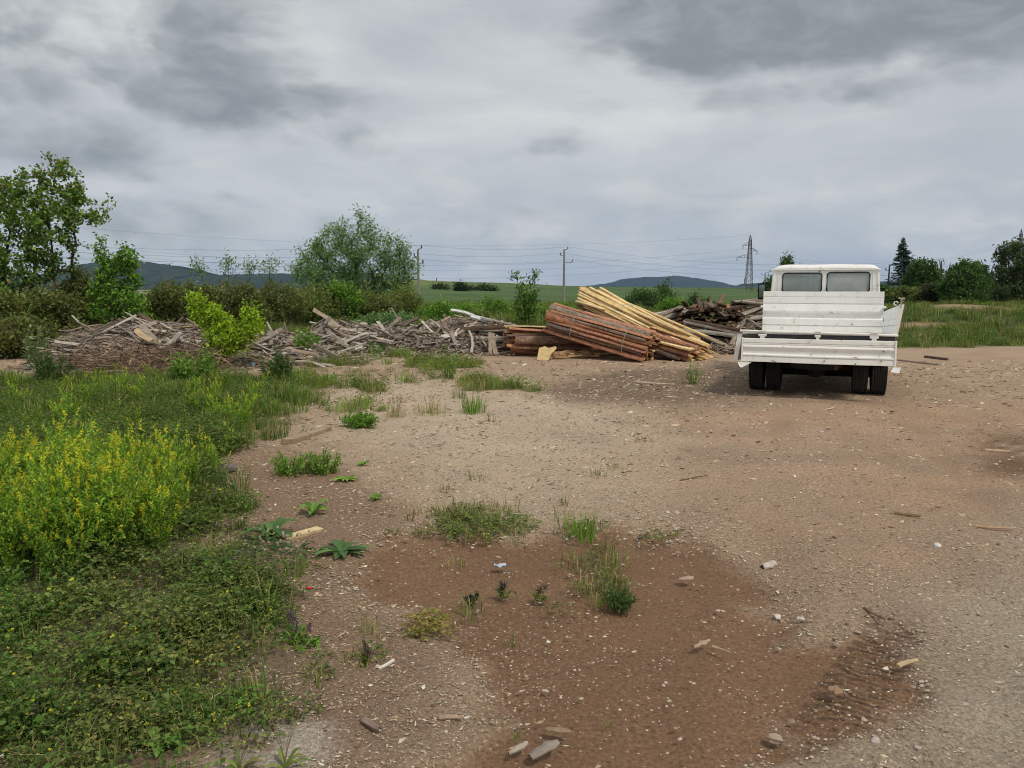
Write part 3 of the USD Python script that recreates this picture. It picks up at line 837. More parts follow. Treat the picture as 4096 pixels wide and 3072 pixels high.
    part(t, 'spare_wheel', b, M_RUBBER, smooth=True)
    b = TB()
    b.add(*box((-0.92, 1.6, 0.30), (-0.46, 3.2, 0.74)), dark)
    part(t, 'fuel_tank', b, M_BLACK)
    b = TB()
    b.add(*box((0.46, 1.6, 0.30), (0.92, 3.2, 0.74)), dark)
    part(t, 'battery_box', b, M_BLACK)
    b = TB()
    b.add(*tube([(0.28, 0.35, 0.44), (0.30, 1.6, 0.42), (0.24, 2.8, 0.5)], 0.04, 8), srgb(74, 62, 52))
    part(t, 'exhaust_pipe', b, M_BLACK)
    b = TB()
    b.add(*box((-0.6, 3.75, 0.30), (0.6, 3.95, 0.50)), dark)
    part(t, 'front_axle', b, M_BLACK)
    b = TB()
    b.add(*box((-0.33, 2.5, 0.28), (0.33, 4.5, 0.80)), dark)
    part(t, 'gearbox', b, M_BLACK)
    b = TB()
    b.add(*box((-0.9, 4.86, 0.30), (0.95, 4.95, 0.74)), srgb(70, 70, 68))
    part(t, 'front_bumper', b, M_BLACK)
    b = TB()
    b.add(*box((-0.93, 1.5, 0.20), (0.95, 1.512, 0.80)), srgb(30, 30, 30))
    part(t, 'splash_sheet', b, M_RUBBER, label='black rubber sheet hanging behind the rear axle')
    # wheels
    R, W = 0.385, 0.215

    def tyre_profile(w, r):
        h = w / 2
        p = [(-h * 0.72, r * 0.58), (-h * 0.96, r * 0.68), (-h, r * 0.80), (-h * 0.95, r * 0.92), (-h * 0.86, r * 0.985)]
        for k in np.linspace(-0.8, 0.8, 6):
            p += [(h * k - 0.012, r), (h * k + 0.012, r)] + ([(h * k + 0.016, r - 0.012), (h * (k + 0.32) - 0.016, r - 0.012)] if k < 0.79 else [])
        return p + [(h * 0.86, r * 0.985), (h * 0.95, r * 0.92), (h, r * 0.80), (h * 0.96, r * 0.68), (h * 0.72, r * 0.58)]

    def wheel(x, y, side, name_label):
        b = TB()
        v, f = lathe(tyre_profile(W, R), 36)
        b.add(v + [x, y, R], f, rub)
        wp = part(t, 'wheel', b, M_RUBBER, smooth=True, label=name_label)
        b = TB()
        s = side * W * 0.3
        v, f = lathe([(s - 0.12 * side, R * 0.585), (s - 0.02 * side, R * 0.55), (s, R * 0.5), (s - 0.07 * side, R * 0.42), (s - 0.06 * side, R * 0.2), (s - 0.02 * side, R * 0.17), (s - 0.02 * side, 0.001)], 24)
        b.add(v + [x, y, R], f, srgb(120, 116, 108))
        part(wp, 'rim', b, M_BLACK, smooth=True)
    for x, s, lab in ((-0.855, -1, 'outer rear wheel on the left'), (-0.60, -1, 'inner rear wheel on the left'), (0.62, 1, 'inner rear wheel on the right'), (0.875, 1, 'outer rear wheel on the right')):
        wheel(x, 1.05, s, lab)
    for x, s, lab in ((-0.72, -1, 'front wheel on the left'), (0.72, 1, 'front wheel on the right')):
        wheel(x, 3.85, s, lab)
    for x in (-0.73, 0.75):
        b = TB()
        an = np.linspace(0.35, math.pi - 0.35, 9)
        o = np.stack([0 * an, 1.05 - 0.47 * np.cos(an), 0.38 + 0.47 * np.sin(an)], 1)
        v = np.vstack([o + [x - 0.25, 0, 0], o + [x + 0.25, 0, 0]])
        n = len(an)
        f = [[i, i + 1, i + 1 + n, i + n] for i in range(n - 1)]
        b.add(np.vstack([v, v + [0, 0, 0.008]]), np.vstack([np.array(f)[:, ::-1], np.array(f) + 2 * n]), dark)
        part(t, 'mudguard', b, M_BLACK)

    # cab
    cx, Y0, Y1 = 0.045, 3.16, 4.75
    hw0, hw1 = 0.895, 0.855
    z0, zg, zt = 0.70, 1.895, 2.015
    import shapely
    wl = rounded_rect(-0.70, -0.045, 1.505, 1.835, 0.055)
    wr = rounded_rect(0.04, 0.725, 1.500, 1.845, 0.055)
    wall = shapely.Polygon([(-hw0, z0), (hw0, z0), (hw0 - 0.01, 1.45), (hw1, zg), (-hw1, zg), (-hw0 + 0.01, 1.45)]).difference(wl).difference(wr)
    e = trimesh.creation.extrude_polygon(wall, 0.035, engine='earcut')
    v = np.array(e.vertices)
    b = TB()
    b.add(np.stack([v[:, 0] + cx, Y0 + v[:, 2], v[:, 1]], 1), np.array(e.faces)[:, ::-1], white)
    # sides with door windows, front with windscreen
    side = shapely.Polygon([(Y0, z0), (Y1 + 0.12, z0), (Y1 + 0.15, 1.35), (Y1 - 0.1, zg), (Y0, zg)]).difference(rounded_rect(Y0 + 0.5, Y1 - 0.2, 1.42, 1.82, 0.05))
    e = trimesh.creation.extrude_polygon(side, 0.03, engine='earcut')
    v = np.array(e.vertices)
    for s in (-1, 1):
        xx = np.where(v[:, 1] > 1.45, hw0 - 0.01 + (hw1 - hw0 + 0.01) * (v[:, 1] - 1.45) / (zg - 1.45), hw0) - 0.0
        b.add(np.stack([cx + s * (xx - 0.032 + v[:, 2]), v[:, 0] + 0.036, v[:, 1]], 1), np.array(e.faces)[:, ::s], white)
    fr = shapely.Polygon([(-hw0, z0), (hw0, z0), (hw0, 1.35), (hw1, zg), (-hw1, zg), (-hw0, 1.35)]).difference(rounded_rect(-0.76, 0.76, 1.38, 1.82, 0.08))
    e = trimesh.creation.extrude_polygon(fr, 0.03, engine='earcut')
    v = np.array(e.vertices)
    b.add(np.stack([v[:, 0] * 0.96 + cx, Y1 + 0.1 + v[:, 2] - 0.22 * np.clip(v[:, 1] - 1.35, 0, 1), v[:, 1]], 1), np.array(e.faces)[:, ::-1], white)
    cab = part(t, 'cab', b, M_PAINT)
    # rounded rear corners with a seam
    for s in (-1, 1):
        b = TB()
        b.add(*tube([(cx + s * (hw0 - 0.012), Y0 + 0.012, z0 + 0.5), (cx + s * (hw0 - 0.018), Y0 + 0.012, 1.45), (cx + s * (hw1 - 0.012), Y0 + 0.014, zg - 0.01)], 0.026, 10), white)
        part(cab, 'corner_post', b, M_PAINT, smooth=True)
        b = TB()
        b.add(*tube([(cx + s * (hw0 - 0.11), Y0 - 0.003, 1.48), (cx + s * (hw1 - 0.085), Y0 - 0.003, zg - 0.02)], 0.006, 5), srgb(140, 128, 110))
        part(cab, 'seam', b, M_PAINT)
    # roof
    n, k = 21, 11
    xs, ys = np.linspace(-1, 1, n), np.linspace(0, 1, k)
    X, Yq = np.meshgrid(xs, ys, indexing='ij')
    hw = hw1 + 0.025
    crown = (1 - np.abs(X) ** 16) * (0.070 + 0.024 * np.sin(np.clip(Yq * 1.5, 0, 1) * math.pi / 2)) * np.minimum(1, 0.42 + 5.5 * np.minimum(Yq, 1 - Yq)) + 0.008 * (1 - X ** 2)
    g = np.stack([cx + X * hw + 0.0, Y0 - 0.022 + Yq * (Y1 - Y0 - 0.05), zg + 0.012 + crown + 0.004 * np.sin(X * 7)], -1)
    lowr = g.copy()
    lowr[..., 2] = zg + 0.001
    v = np.vstack([g.reshape(-1, 3), lowr.reshape(-1, 3)])
    f = grid_faces(n, k)
    m = n * k
    ring = [i * k for i in range(n)] + [(n - 1) * k + j for j in range(1, k)] + [i * k + k - 1 for i in range(n - 2, -1, -1)] + [j for j in range(k - 2, 0, -1)]
    rim = [[ring[i], ring[i - 1], ring[i - 1] + m, ring[i] + m] for i in range(len(ring))]
    b = TB()
    b.add(v, np.vstack([f, f[:, ::-1] + m, rim]), white)
    roof = part(cab, 'roof', b, M_PAINT, smooth=True)
    b = TB()
    b.add(*box((cx - hw - 0.012, Y0 - 0.03, zg - 0.006), (cx + hw + 0.012, Y0 - 0.008, zg + 0.012)), srgb(168, 146, 118))
    part(cab, 'rain_gutter', b, M_PAINT)
    # panes, seals and what is seen through them
    for poly, m_, lab in ((wl, M_GLASS, 'clearer left rear window'), (wr, M_GLASS2, 'milky dusty right rear window')):
        ring = np.array(poly.exterior.coords)
        e = trimesh.creation.extrude_polygon(poly, 0.005, engine='earcut')
        v = np.array(e.vertices)
        b = TB()
        b.add(np.stack([v[:, 0] + cx, Y0 + 0.014 + v[:, 2], v[:, 1]], 1), np.array(e.faces)[:, ::-1], (1, 1, 1))
        w_ = part(t, 'window', b, m_, label=lab)
        b = TB()
        pts = np.stack([ring[:, 0] + cx, np.full(len(ring), Y0 - 0.002), ring[:, 1]], 1)
        b.add(*tube(pts, 0.013, 6, cap=False), srgb(52, 56, 56))
        part(w_, 'seal', b, M_RUBBER, smooth=True)
    e = trimesh.creation.extrude_polygon(rounded_rect(-0.75, 0.75, 1.39, 1.81, 0.08), 0.005, engine='earcut')
    v = np.array(e.vertices)
    b = TB()
    b.add(np.stack([v[:, 0] * 0.96 + cx, Y1 + 0.112 + v[:, 2] - 0.22 * (v[:, 1] - 1.35), v[:, 1]], 1), np.array(e.faces)[:, ::-1])
    part(t, 'windscreen', b, M_GLASS)
    for x in (-0.42, 0.42):
        b = TB()
        b.add(*box((cx + x - 0.26, 3.6, 0.95), (cx + x + 0.26, 4.15, 1.1)), srgb(52, 54, 52))
        b.add(*box((cx + x - 0.25, 3.52, 1.08), (cx + x + 0.25, 3.64, 1.56)), srgb(52, 54, 52))
        part(t, 'seat', b, M_CLOTH)
    b = TB()
    an = np.linspace(0, 2 * math.pi, 25)
    b.add(*tube(np.stack([cx - 0.40 + 0.21 * np.cos(an), 4.35 + 0.08 * np.sin(an), 1.42 + 0.2 * np.sin(an)], 1), 0.014, 6, cap=False), srgb(30, 30, 30))
    b.add(*tube([(cx - 0.40, 4.35, 1.42), (cx - 0.40, 4.6, 1.2)], 0.02, 6), srgb(30, 30, 30))
    part(t, 'steering_wheel', b, M_BLACK)
    b = TB()
    b.add(*box((cx - 0.8, 4.45, 1.0), (cx + 0.8, 4.8, 1.30)), srgb(60, 62, 60))
    part(t, 'dashboard', b, M_CLOTH)
    b = TB()
    b.add(*box((cx - 0.11, 4.5, 1.66), (cx + 0.03, 4.52, 1.74)), srgb(50, 50, 50))
    b.add(*tube([(cx - 0.21, 4.6, 1.40), (cx - 0.21, 4.55, 1.84)], 0.012, 6), srgb(80, 84, 84))
    part(t, 'inner_mirror', b, M_BLACK)
    # wing mirror at the left
    b = TB()
    x = -1.13
    v, f = box((x - 0.085, 4.9, 1.34), (x + 0.065, 4.96, 1.66))
    b.add(v, f, srgb(24, 24, 25))
    b.add(*tube([(x + 0.04, 4.93, 1.60), (-0.86, 4.85, 1.58)], 0.01, 6), srgb(24, 24, 25))
    b.add(*tube([(x + 0.04, 4.93, 1.36), (-0.87, 4.85, 1.30)], 0.01, 6), srgb(24, 24, 25))
    wm = part(t, 'wing_mirror', b, M_BLACK)
    b = TB()
    b.add(*box((x - 0.064, 4.894, 1.385), (x + 0.044, 4.8985, 1.635)))
    part(wm, 'mirror_glass', b, M_MIRROR)


build_truck()

# ------------------------------------------------------------------ timber: bundles, heaps, loose boards
M_WOOD = col_mat('sawn_wood', rough=0.8, spec=0.2, vary=0.32, scale=9.0, bump=0.35, bscale=26, dist=0.01)
M_BARK = col_mat('bark', rough=0.95, spec=0.1, vary=0.5, scale=16.0, bump=0.9, bscale=34, dist=0.03)
M_OLD = col_mat('weathered_wood', rough=0.9, spec=0.15, vary=0.4, scale=11.0, bump=0.45, bscale=40, dist=0.012)
M_TWINE = col_mat('twine', rough=0.8, spec=0.2, vary=0.1, scale=30.0)
C_BARK = [1.22 * x for x in [srgb(172, 124, 92), srgb(164, 116, 88), srgb(124, 94, 78), srgb(138, 100, 80), srgb(112, 94, 82), srgb(120, 88, 72), srgb(108, 94, 86), srgb(148, 106, 84), srgb(152, 108, 84), srgb(128, 98, 76)]]
C_CUT = [srgb(196, 160, 108), srgb(182, 142, 94), srgb(206, 172, 120), srgb(168, 124, 82), srgb(150, 104, 70)]
C_PLANK = [srgb(206, 178, 126), srgb(214, 188, 138), srgb(196, 164, 112), srgb(188, 152, 102), srgb(222, 200, 154)]
C_GREY = [0.9 * x for x in [srgb(158, 148, 136), srgb(142, 132, 120), srgb(172, 162, 150), srgb(124, 113, 102), srgb(148, 132, 115), srgb(134, 120, 106), srgb(180, 171, 159)]]
C_BROWN = [srgb(104, 82, 64), srgb(122, 96, 74), srgb(88, 72, 60), srgb(134, 106, 80), srgb(96, 78, 64)]


def pick(rng, cols, spread=0.14):
    return cols[rng.integers(len(cols))] * (1 + spread * rng.normal())


def slab(a, b, w, t, up, rng, bark, cut, n=9, rough=0.012, bow=0.02):
    """A slab sawn off the side of a trunk: flat cut face, rounded bark back towards UP. Returns pieces (v, f, col)."""
    a, b = np.asarray(a, float), np.asarray(b, float)
    ax, s, u = frame_from(b - a, up)
    L = np.linalg.norm(b - a)
    q = np.linspace(0, 1, n)
    ph = rng.uniform(0, 6, 4)
    wid = w * (1 + 0.10 * np.sin(q * 5 + ph[0]) + 0.07 * np.sin(q * 13 + ph[1])) * (1 - 0.25 * rng.random() * q)
    mid = a + np.outer(q, b - a) + np.outer(bow * np.sin(q * math.pi + 0) * rng.normal(), u) * L * 0.3 + np.outer(bow * np.sin(q * math.pi) * rng.normal(), s) * L * 0.3
    k = 7
    th = np.linspace(0, math.pi, k)
    arc = []
    for i in range(n):
        r = 1 + rough * 8 * rng.normal(size=k) * 0.5
        arc.append(mid[i] + np.outer(np.cos(th) * wid[i] / 2 * r, s) + np.outer((np.sin(th) ** 0.8) * t * r, u))
    arc = np.array(arc)
    out = [(arc.reshape(-1, 3), grid_faces(n, k)[:, ::-1], bark * (1 + 0.16 * rng.normal(size=n * k))[:, None].clip(0.6, 1.4))]
    flat = np.stack([arc[:, -1], arc[:, 0]], 1)
    out.append((flat.reshape(-1, 3), grid_faces(n, 2)[:, ::-1], cut))
    for e, flip in ((0, 1), (n - 1, 0)):
        ring = arc[e]
        c = ring.mean(0, keepdims=True) + ax * (0.01 if e else -0.01) * rng.uniform(-1, 2)
        v = np.vstack([ring, c])
        f = [[i, i + 1, k] if flip else [i + 1, i, k] for i in range(k - 1)] + [[k - 1, 0, k] if flip else [0, k - 1, k]]
        out.append((v, np.array(f), cut * 0.85))
    return out


def plank(a, b, w, t, up, rng, c, n=5, bow=0.01, ragged=0.0):
    a, b = np.asarray(a, float), np.asarray(b, float)
    ax, s, u = frame_from(b - a, up)
    L = np.linalg.norm(b - a)
    q = np.linspace(0, 1, n)
    mid = a + np.outer(q, b - a) + np.outer(np.sin(q * math.pi), u) * L * bow * rng.normal() + np.outer(np.sin(q * math.pi), s) * L * bow * rng.normal()
    tw = rng.normal() * 0.12
    out = []
    cs = np.array([(-1, -1), (1, -1), (1, 1), (-1, 1)], float)
    ring = []
    for i in range(n):
        ww = w * (1 + ragged * rng.normal())
        an = tw * (q[i] - 0.5)
        S, U = s * math.cos(an) + u * math.sin(an), u * math.cos(an) - s * math.sin(an)
        e = np.zeros(4)
        if i in (0, n - 1):
            e = rng.uniform(-1, 1, 4) * w * (0.12 + 2.2 * ragged)
        ring.append([mid[i] + S * (x * ww / 2) + U * (z * t / 2) + ax * e[j] for j, (x, z) in enumerate(cs)])
    g = np.array(ring)
    for j in range(4):
        two = np.stack([g[:, j], g[:, (j + 1) % 4]], 1).reshape(-1, 3)
        out.append((two, grid_faces(n, 2), c * (0.96 if j % 2 else 1.0)))
    out.append((g[0], np.array([[0, 3, 2, 1]])[:, ::-1], c * 0.9))
    out.append((g[-1], np.array([[0, 1, 2, 3]])[:, ::-1], c * 0.9))
    return out


def addall(b, pieces):
    for v, f, c in pieces:
        b.add(v, f, c)
    return b


def lift(z, x, y):
    return float(terrain(x, y)) + z


def loop_of_twine(t, c, axis, rx, rz, w, rng, col, tail=True):
    a, s, u = frame_from(axis)
    an = np.linspace(0, 2 * math.pi, 25)
    se = lambda v: np.sign(v) * np.abs(v) ** 0.6
    p = c + np.outer(se(np.cos(an)) * rx, s) + np.outer(se(np.sin(an)) * rz, u)
    b = MB()
    b.add(*tube(p, w, 5, cap=False), col)
    if tail:
        k = p[6]
        b.add(*tube([k, k + u * 0.03 + s * 0.04 + a * 0.05, k + s * 0.10 + a * 0.10 - u * 0.02], w * 0.8, 4), col)
    part(t, 'twine', b, M_TWINE)


def bundle(name, label, cat, P0, P1, W, H, layers, across, rng, kinds, twine=(), fan=0.06, length=(0.86, 1.06), twcol=srgb(150, 160, 150), taper=1.0, roundness=0.6):
    """Slabs and planks laid in layers along P0 -> P1 and tied with twine. kinds(layer fraction, side) -> 'slab', 'plank' or 'old' and thickness."""
    P0, P1 = np.asarray(P0, float), np.asarray(P1, float)
    a, s, u = frame_from(P1 - P0)
    L = np.linalg.norm(P1 - P0)
    t = thing(name, label, cat, (P0 + P1) / 2 * [1, 1, 0])
    for i in range(layers):
        h = (i + 0.5) / layers
        zz = (h - 0.5) * H
        half = W / 2 * (1 - (1 - roundness) * (abs(2 * h - 1)) ** 3)
        n = max(1, int(round(across * half / (W / 2))))
        for j in range(n):
            x = ((j + 0.5) / n - 0.5) * 2 * half + rng.normal() * 0.02
            edge = abs(x) / (W / 2)
            front = -x / (W / 2)                       # s points away from the viewer or to him; both faces get bark
            kind, th = kinds(h, edge, rng)
            ww = 2 * half / n * rng.uniform(0.9, 1.25)
            l0, l1 = -0.5 * L * rng.uniform(*length), 0.5 * L * rng.uniform(*length)
            spread = fan * rng.normal(size=4)
            c = (P0 + P1) / 2 + s * x + u * (zz + rng.normal() * 0.012)
            A = c + a * l0 + s * (spread[0] + x * (taper - 1)) + u * (spread[1] + zz * (taper - 1))
            B = c + a * l1 + s * spread[2] + u * spread[3]
            for e in (A, B):
                e[2] = max(e[2], lift(th * 0.6, e[0], e[1]))
            if h < 0.12:
                up = -u + s * np.sign(x) * 0.3
            elif edge > 0.6:
                up = u * (1 if rng.random() < 0.65 else -1) + s * np.sign(x) * rng.uniform(0.1, 0.5)
            elif h > 0.5:
                up = u + s * 0.5 * x / W
            else:
                up = -u * 0.35 + s * np.sign(x) * 0.8 if edge > 0.4 else -u
            b = MB()
            if kind == 'slab':
                addall(b, slab(A, B, ww * rng.uniform(0.85, 1.15), th, up, rng, pick(rng, C_BARK), pick(rng, C_CUT)))
                part(t, 'slab', b, M_BARK)
            elif kind == 'grey':
                addall(b, slab(A, B, ww * rng.uniform(0.8, 1.1), th, up, rng, pick(rng, C_GREY), pick(rng, C_BROWN)))
                part(t, 'slab', b, M_OLD)
            elif kind == 'brown':
                addall(b, slab(A, B, ww * rng.uniform(0.8, 1.1), th, up, rng, pick(rng, C_BROWN), pick(rng, C_BROWN)))
                part(t, 'slab', b, M_OLD)
            else:
                addall(b, plank(A, B, ww * rng.uniform(0.75, 1.15), th * rng.uniform(0.7, 1.2), u, rng, pick(rng, C_PLANK, 0.10), ragged=0.03))
                part(t, 'plank', b, M_WOOD)
    for q, k in twine:
        loop_of_twine(t, P0 + (P1 - P0) * q, P1 - P0, W / 2 * k + 0.03, H / 2 * k + 0.035, 0.008, rng, twcol)
    return t


rng = np.random.default_rng(11)


def z_on(p):
    return np.array([p[0], p[1], 0]) + [0, 0, lift(0, p[0], p[1])]


def build_timber():
    rng = np.random.default_rng(11)
    # the bundle lying at the left
    P0, P1 = at(2025, 1368, 18.5), at(2500, 1372, 18.7)
    tA = bundle('slab_bundle', 'tied bundle of reddish bark slabs lying level under the leaning bundle', 'timber bundle', P0, P1, 0.85, 0.66, 13, 5, rng,
           lambda h, e, r: ('plank', 0.02) if h > 0.93 and r.random() < 0.7 else ('slab', r.uniform(0.03, 0.06)), twine=((0.42, 1.0),), fan=0.03, length=(0.88, 1.04), twcol=srgb(160, 164, 150))
    b = MB()
    addall(b, slab(at(2062, 1362, 18.05), at(2420, 1360, 18.2), 0.19, 0.08, (0, -1, 0.35), rng, srgb(132, 106, 90), pick(rng, C_CUT), n=14, bow=0.01))
    part(tA, 'slab', b, M_BARK, label='broad bark slab across the front of the bundle')
    # the leaning bark bundle in front
    P0, P1 = at(2222, 1278, 18.0), at(2604, 1388, 16.9)
    t = bundle('slab_bundle', 'big tied bundle of bark-covered slabs leaning up to the left across others', 'timber bundle', P0, P1, 0.92, 0.54, 14, 6, rng,
               lambda h, e, r: ('slab', r.uniform(0.025, 0.05)), twine=((0.27, 1.0), (0.80, 1.02)), fan=0.025, length=(0.93, 1.08), twcol=srgb(150, 158, 140))
    a, s, u = frame_from(P1 - P0)
    for k, (off, up, w, th, c) in enumerate((((-0.30, 0.27), 0.45, 0.17, 0.075, srgb(148, 130, 114)), ((-0.06, 0.30), 0.9, 0.17, 0.065, srgb(184, 132, 104)), ((-0.44, 0.10), 0.1, 0.15, 0.06, srgb(168, 116, 90)), ((-0.42, -0.24), 0.6, 0.12, 0.04, srgb(158, 110, 86)))):
        sg = -1.0 if s[1] > 0 else 1.0             # towards the viewer
        c0 = s * (-off[0] * sg) + u * off[1]
        b = MB()
        addall(b, slab(P0 + c0 - a * 0.04, (P1 if k != 2 else P0 + (P1 - P0) * 0.55) + c0 * (1.0 if k != 2 else 0.75) + a * 0.02 * k, w, th, s * sg * (1 - abs(up)) + u * up, rng, c, pick(rng, C_CUT), n=14, bow=0.012))
        part(t, 'slab', b, M_BARK, label='broad round-backed bark slab on the front of the bundle')
    # the pale planks behind it
    P0, P1 = at(2370, 1205, 20.0), at(2795, 1402, 17.9)
    tC = bundle('plank_bundle', 'tied bundle of pale yellow sawn planks sloping down to the right', 'timber bundle', P0, P1, 0.80, 0.50, 13, 7, rng,
           lambda h, e, r: ('slab', r.uniform(0.03, 0.06)) if h < 0.33 and r.random() < 0.8 else ('plank', 0.026), twine=((0.32, 1.03),), fan=0.05, length=(0.82, 1.10), twcol=srgb(140, 176, 160), taper=1.2)
    for k in range(38):
        q = (k + 0.5) / 38
        u0, v0 = 2330 + (2500 - 2330) * max(0, q - 0.35) / 0.65 + rng.uniform(-18, 18), 1150 + (1296 - 1150) * q + rng.uniform(-5, 5)
        u1, v1 = 2690 + 130 * rng.random() + 40 * q, 0
        v1 = v0 + (u1 - u0) * (0.49 - 0.07 * q) + rng.uniform(-6, 6)
        if v1 > 1432:
            u1 -= (v1 - 1432) / 0.45
            v1 = 1432
        Y0, Y1 = 19.7 - 0.5 * q + rng.uniform(-.05, .05), 17.95 - 0.35 * q
        b = MB()
        addall(b, plank(at(u0, v0, Y0), at(u1, v1, Y1), rng.uniform(0.07, 0.12), 0.024, (0.2, -0.75, 0.7), rng, pick(rng, C_PLANK if q < 0.8 else C_CUT, 0.08), n=6, bow=0.006, ragged=0.02))
        part(tC, 'plank', b, M_WOOD)
    for (u0, v0, Y0, u1, v1, Y1, w, lab) in ((2334, 1149, 20.0, 2832, 1404, 18.1, 0.13, 'topmost pale plank reaching highest out of the yellow plank bundle'), (2378, 1160, 20.0, 2700, 1314, 18.7, 0.15, 'short pale plank just right of the topmost one'),
                                             (2322, 1178, 19.8, 2876, 1420, 17.7, 0.10, 'lowest long pale plank whose end lies on the ground towards the truck'), (2360, 1198, 19.6, 2790, 1398, 17.6, 0.11, 'whitish plank in the middle of the yellow bundle'),
                                             (2620, 1310, 18.3, 2778, 1396, 17.4, 0.13, 'short plank crossing the foot of the yellow bundle askew'), (2308, 1204, 19.5, 2420, 1238, 19.0, 0.16, 'short broad plank end at the lower left of the yellow bundle')):
        b = MB()
        addall(b, plank(at(u0, v0, Y0), at(u1, v1, Y1), w, 0.028, (0, 0, 1), rng, pick(rng, C_PLANK, 0.06), n=7, bow=0.004))
        single('loose_plank', b, M_WOOD, lab, 'plank', 'pale planks lying on the plank bundle')
    # low rough bundle at the right foot
    P0, P1 = at(2555, 1350, 18.0), at(2790, 1432, 16.9)
    bundle('slab_bundle', 'low spread of rough bark slabs and offcuts at the right foot of the leaning bundle', 'timber bundle', P0, P1, 0.8, 0.34, 5, 6, rng,
           lambda h, e, r: ('slab', r.uniform(0.04, 0.08)) if r.random() < 0.72 else ('plank', 0.03), twine=(), fan=0.06, length=(0.7, 1.15))
    # slab lying in front of everything
    b = MB()
    A, B = onground(2205, 1437), onground(2510, 1428)
    A, B = z_on(A) + [0, 0, 0.05], z_on(B) + [0, 0, 0.05]
    t = thing('front_slab', 'single long slab with torn bark lying on the ground before the bundles', 'slab', z_on((A + B) / 2))
    addall(b, slab(A, B, 0.20, 0.12, (0, -0.5, 1), rng, srgb(150, 122, 92), srgb(196, 160, 110), n=16, rough=0.03))
    part(t, 'slab', b, M_BARK)
    b = MB()
    for k in range(26):
        q = rng.random()
        c = A + (B - A) * q + np.array([0, -0.09 - 0.02 * rng.random(), rng.uniform(0.0, 0.09)])
        addall(b, plank(c - [0.12, 0, 0.0], c + [rng.uniform(0.05, 0.3), 0, rng.normal() * 0.01], 0.03, 0.008, (0, -1, 0.4), rng, pick(rng, [srgb(206, 176, 130), srgb(180, 140, 96), srgb(120, 96, 78)]), n=2))
    part(t, 'torn_bark', b, M_WOOD, kind='stuff')
    b = MB()
    o = z_on(onground(2155, 1440))
    poly = np.array([(-0.16, 0.0), (-0.13, 0.16), (-0.11, 0.27), (0.02, 0.31), (0.10, 0.27), (0.26, 0.31), (0.27, 0.26), (0.14, 0.12), (0.10, 0.0), (0.02, -0.01)])
    e = trimesh.creation.extrude_polygon(__import__('shapely').Polygon(poly), 0.05, engine='earcut')
    v = np.array(e.vertices)
    b.add(o + np.stack([v[:, 0] + 0.12, v[:, 2] + 0.25 * v[:, 1], v[:, 1] * 0.95], 1), np.array(e.faces), srgb(206, 182, 134))
    single('wood_offcut', b, M_WOOD, 'pale split offcut standing at the left end of the single slab', 'offcut')
    # old bundle at the far left of the stack
    P0, P1 = at(1845, 1372, 19.4), at(2075, 1368, 19.2)
    bundle('old_slab_bundle', 'grey weathered slabs stacked flat at the left of the red bundle', 'timber bundle', P0, P1, 0.9, 0.60, 6, 5, rng,
           lambda h, e, r: (('grey' if r.random() < 0.75 else 'brown'), r.uniform(0.05, 0.1)), fan=0.05, length=(0.8, 1.15))
    b = MB()
    o = z_on(onground(1968, 1420))
    for dx, h, lean in ((-0.03, 0.52, 0.03), (0.04, 0.48, -0.06)):
        addall(b, plank(o + [dx * 2 + 0.02, 0, -0.02], o + [dx * 0.3 - lean * 0.4 - 0.02, 0.12, h], 0.085, 0.03, (0, -1, 0.2), rng, srgb(160, 146, 128), n=5, ragged=0.1))
    single('leaning_stake', b, M_OLD, 'split grey stake leaning against the left end of the red bundle', 'stake')
    # old stacks behind, at the right
    P0, P1 = at(2835, 1275, 22.2), at(2848, 1260, 24.8)
    bundle('old_slab_bundle', 'dark old slab bundle seen end-on, with a jagged brown end', 'timber bundle', P0, P1, 1.85, 0.85, 10, 13, rng,
           lambda h, e, r: ('brown', r.uniform(0.03, 0.07)), fan=0.09, length=(0.86, 1.12), roundness=0.3)
    P0, P1 = at(2735, 1318, 20.6), at(3010, 1368, 19.8)
    bundle('old_slab_bundle', 'sagging grey slab bundle behind the left corner of the truck', 'timber bundle', P0, P1, 0.9, 0.52, 7, 6, rng,
           lambda h, e, r: (('grey' if r.random() < 0.7 else 'brown'), r.uniform(0.035, 0.07)), twine=((0.36, 0.9),), fan=0.06, length=(0.8, 1.1), twcol=srgb(150, 172, 164))
    P0, P1 = at(2600, 1300, 22.8), at(2742, 1262, 23.4)
    bundle('old_slab_bundle', 'small grey slab bundle peeping out behind the yellow planks', 'timber bundle', P0, P1, 0.8, 0.5, 5, 5, rng,
           lambda h, e, r: ('grey', r.uniform(0.03, 0.06)), twine=((0.75, 0.9),), fan=0.08, length=(0.8, 1.2), twcol=srgb(200, 204, 196))
    P0, P1 = at(2950, 1262, 22.2), at(3150, 1235, 22.8)
    bundle('old_slab_bundle', 'pale grey slab bundle half hidden by the truck bed', 'timber bundle', P0, P1, 0.9, 0.66, 7, 6, rng,
           lambda h, e, r: (('grey' if r.random() < 0.8 else 'brown'), r.uniform(0.03, 0.07)), fan=0.09, length=(0.8, 1.15))
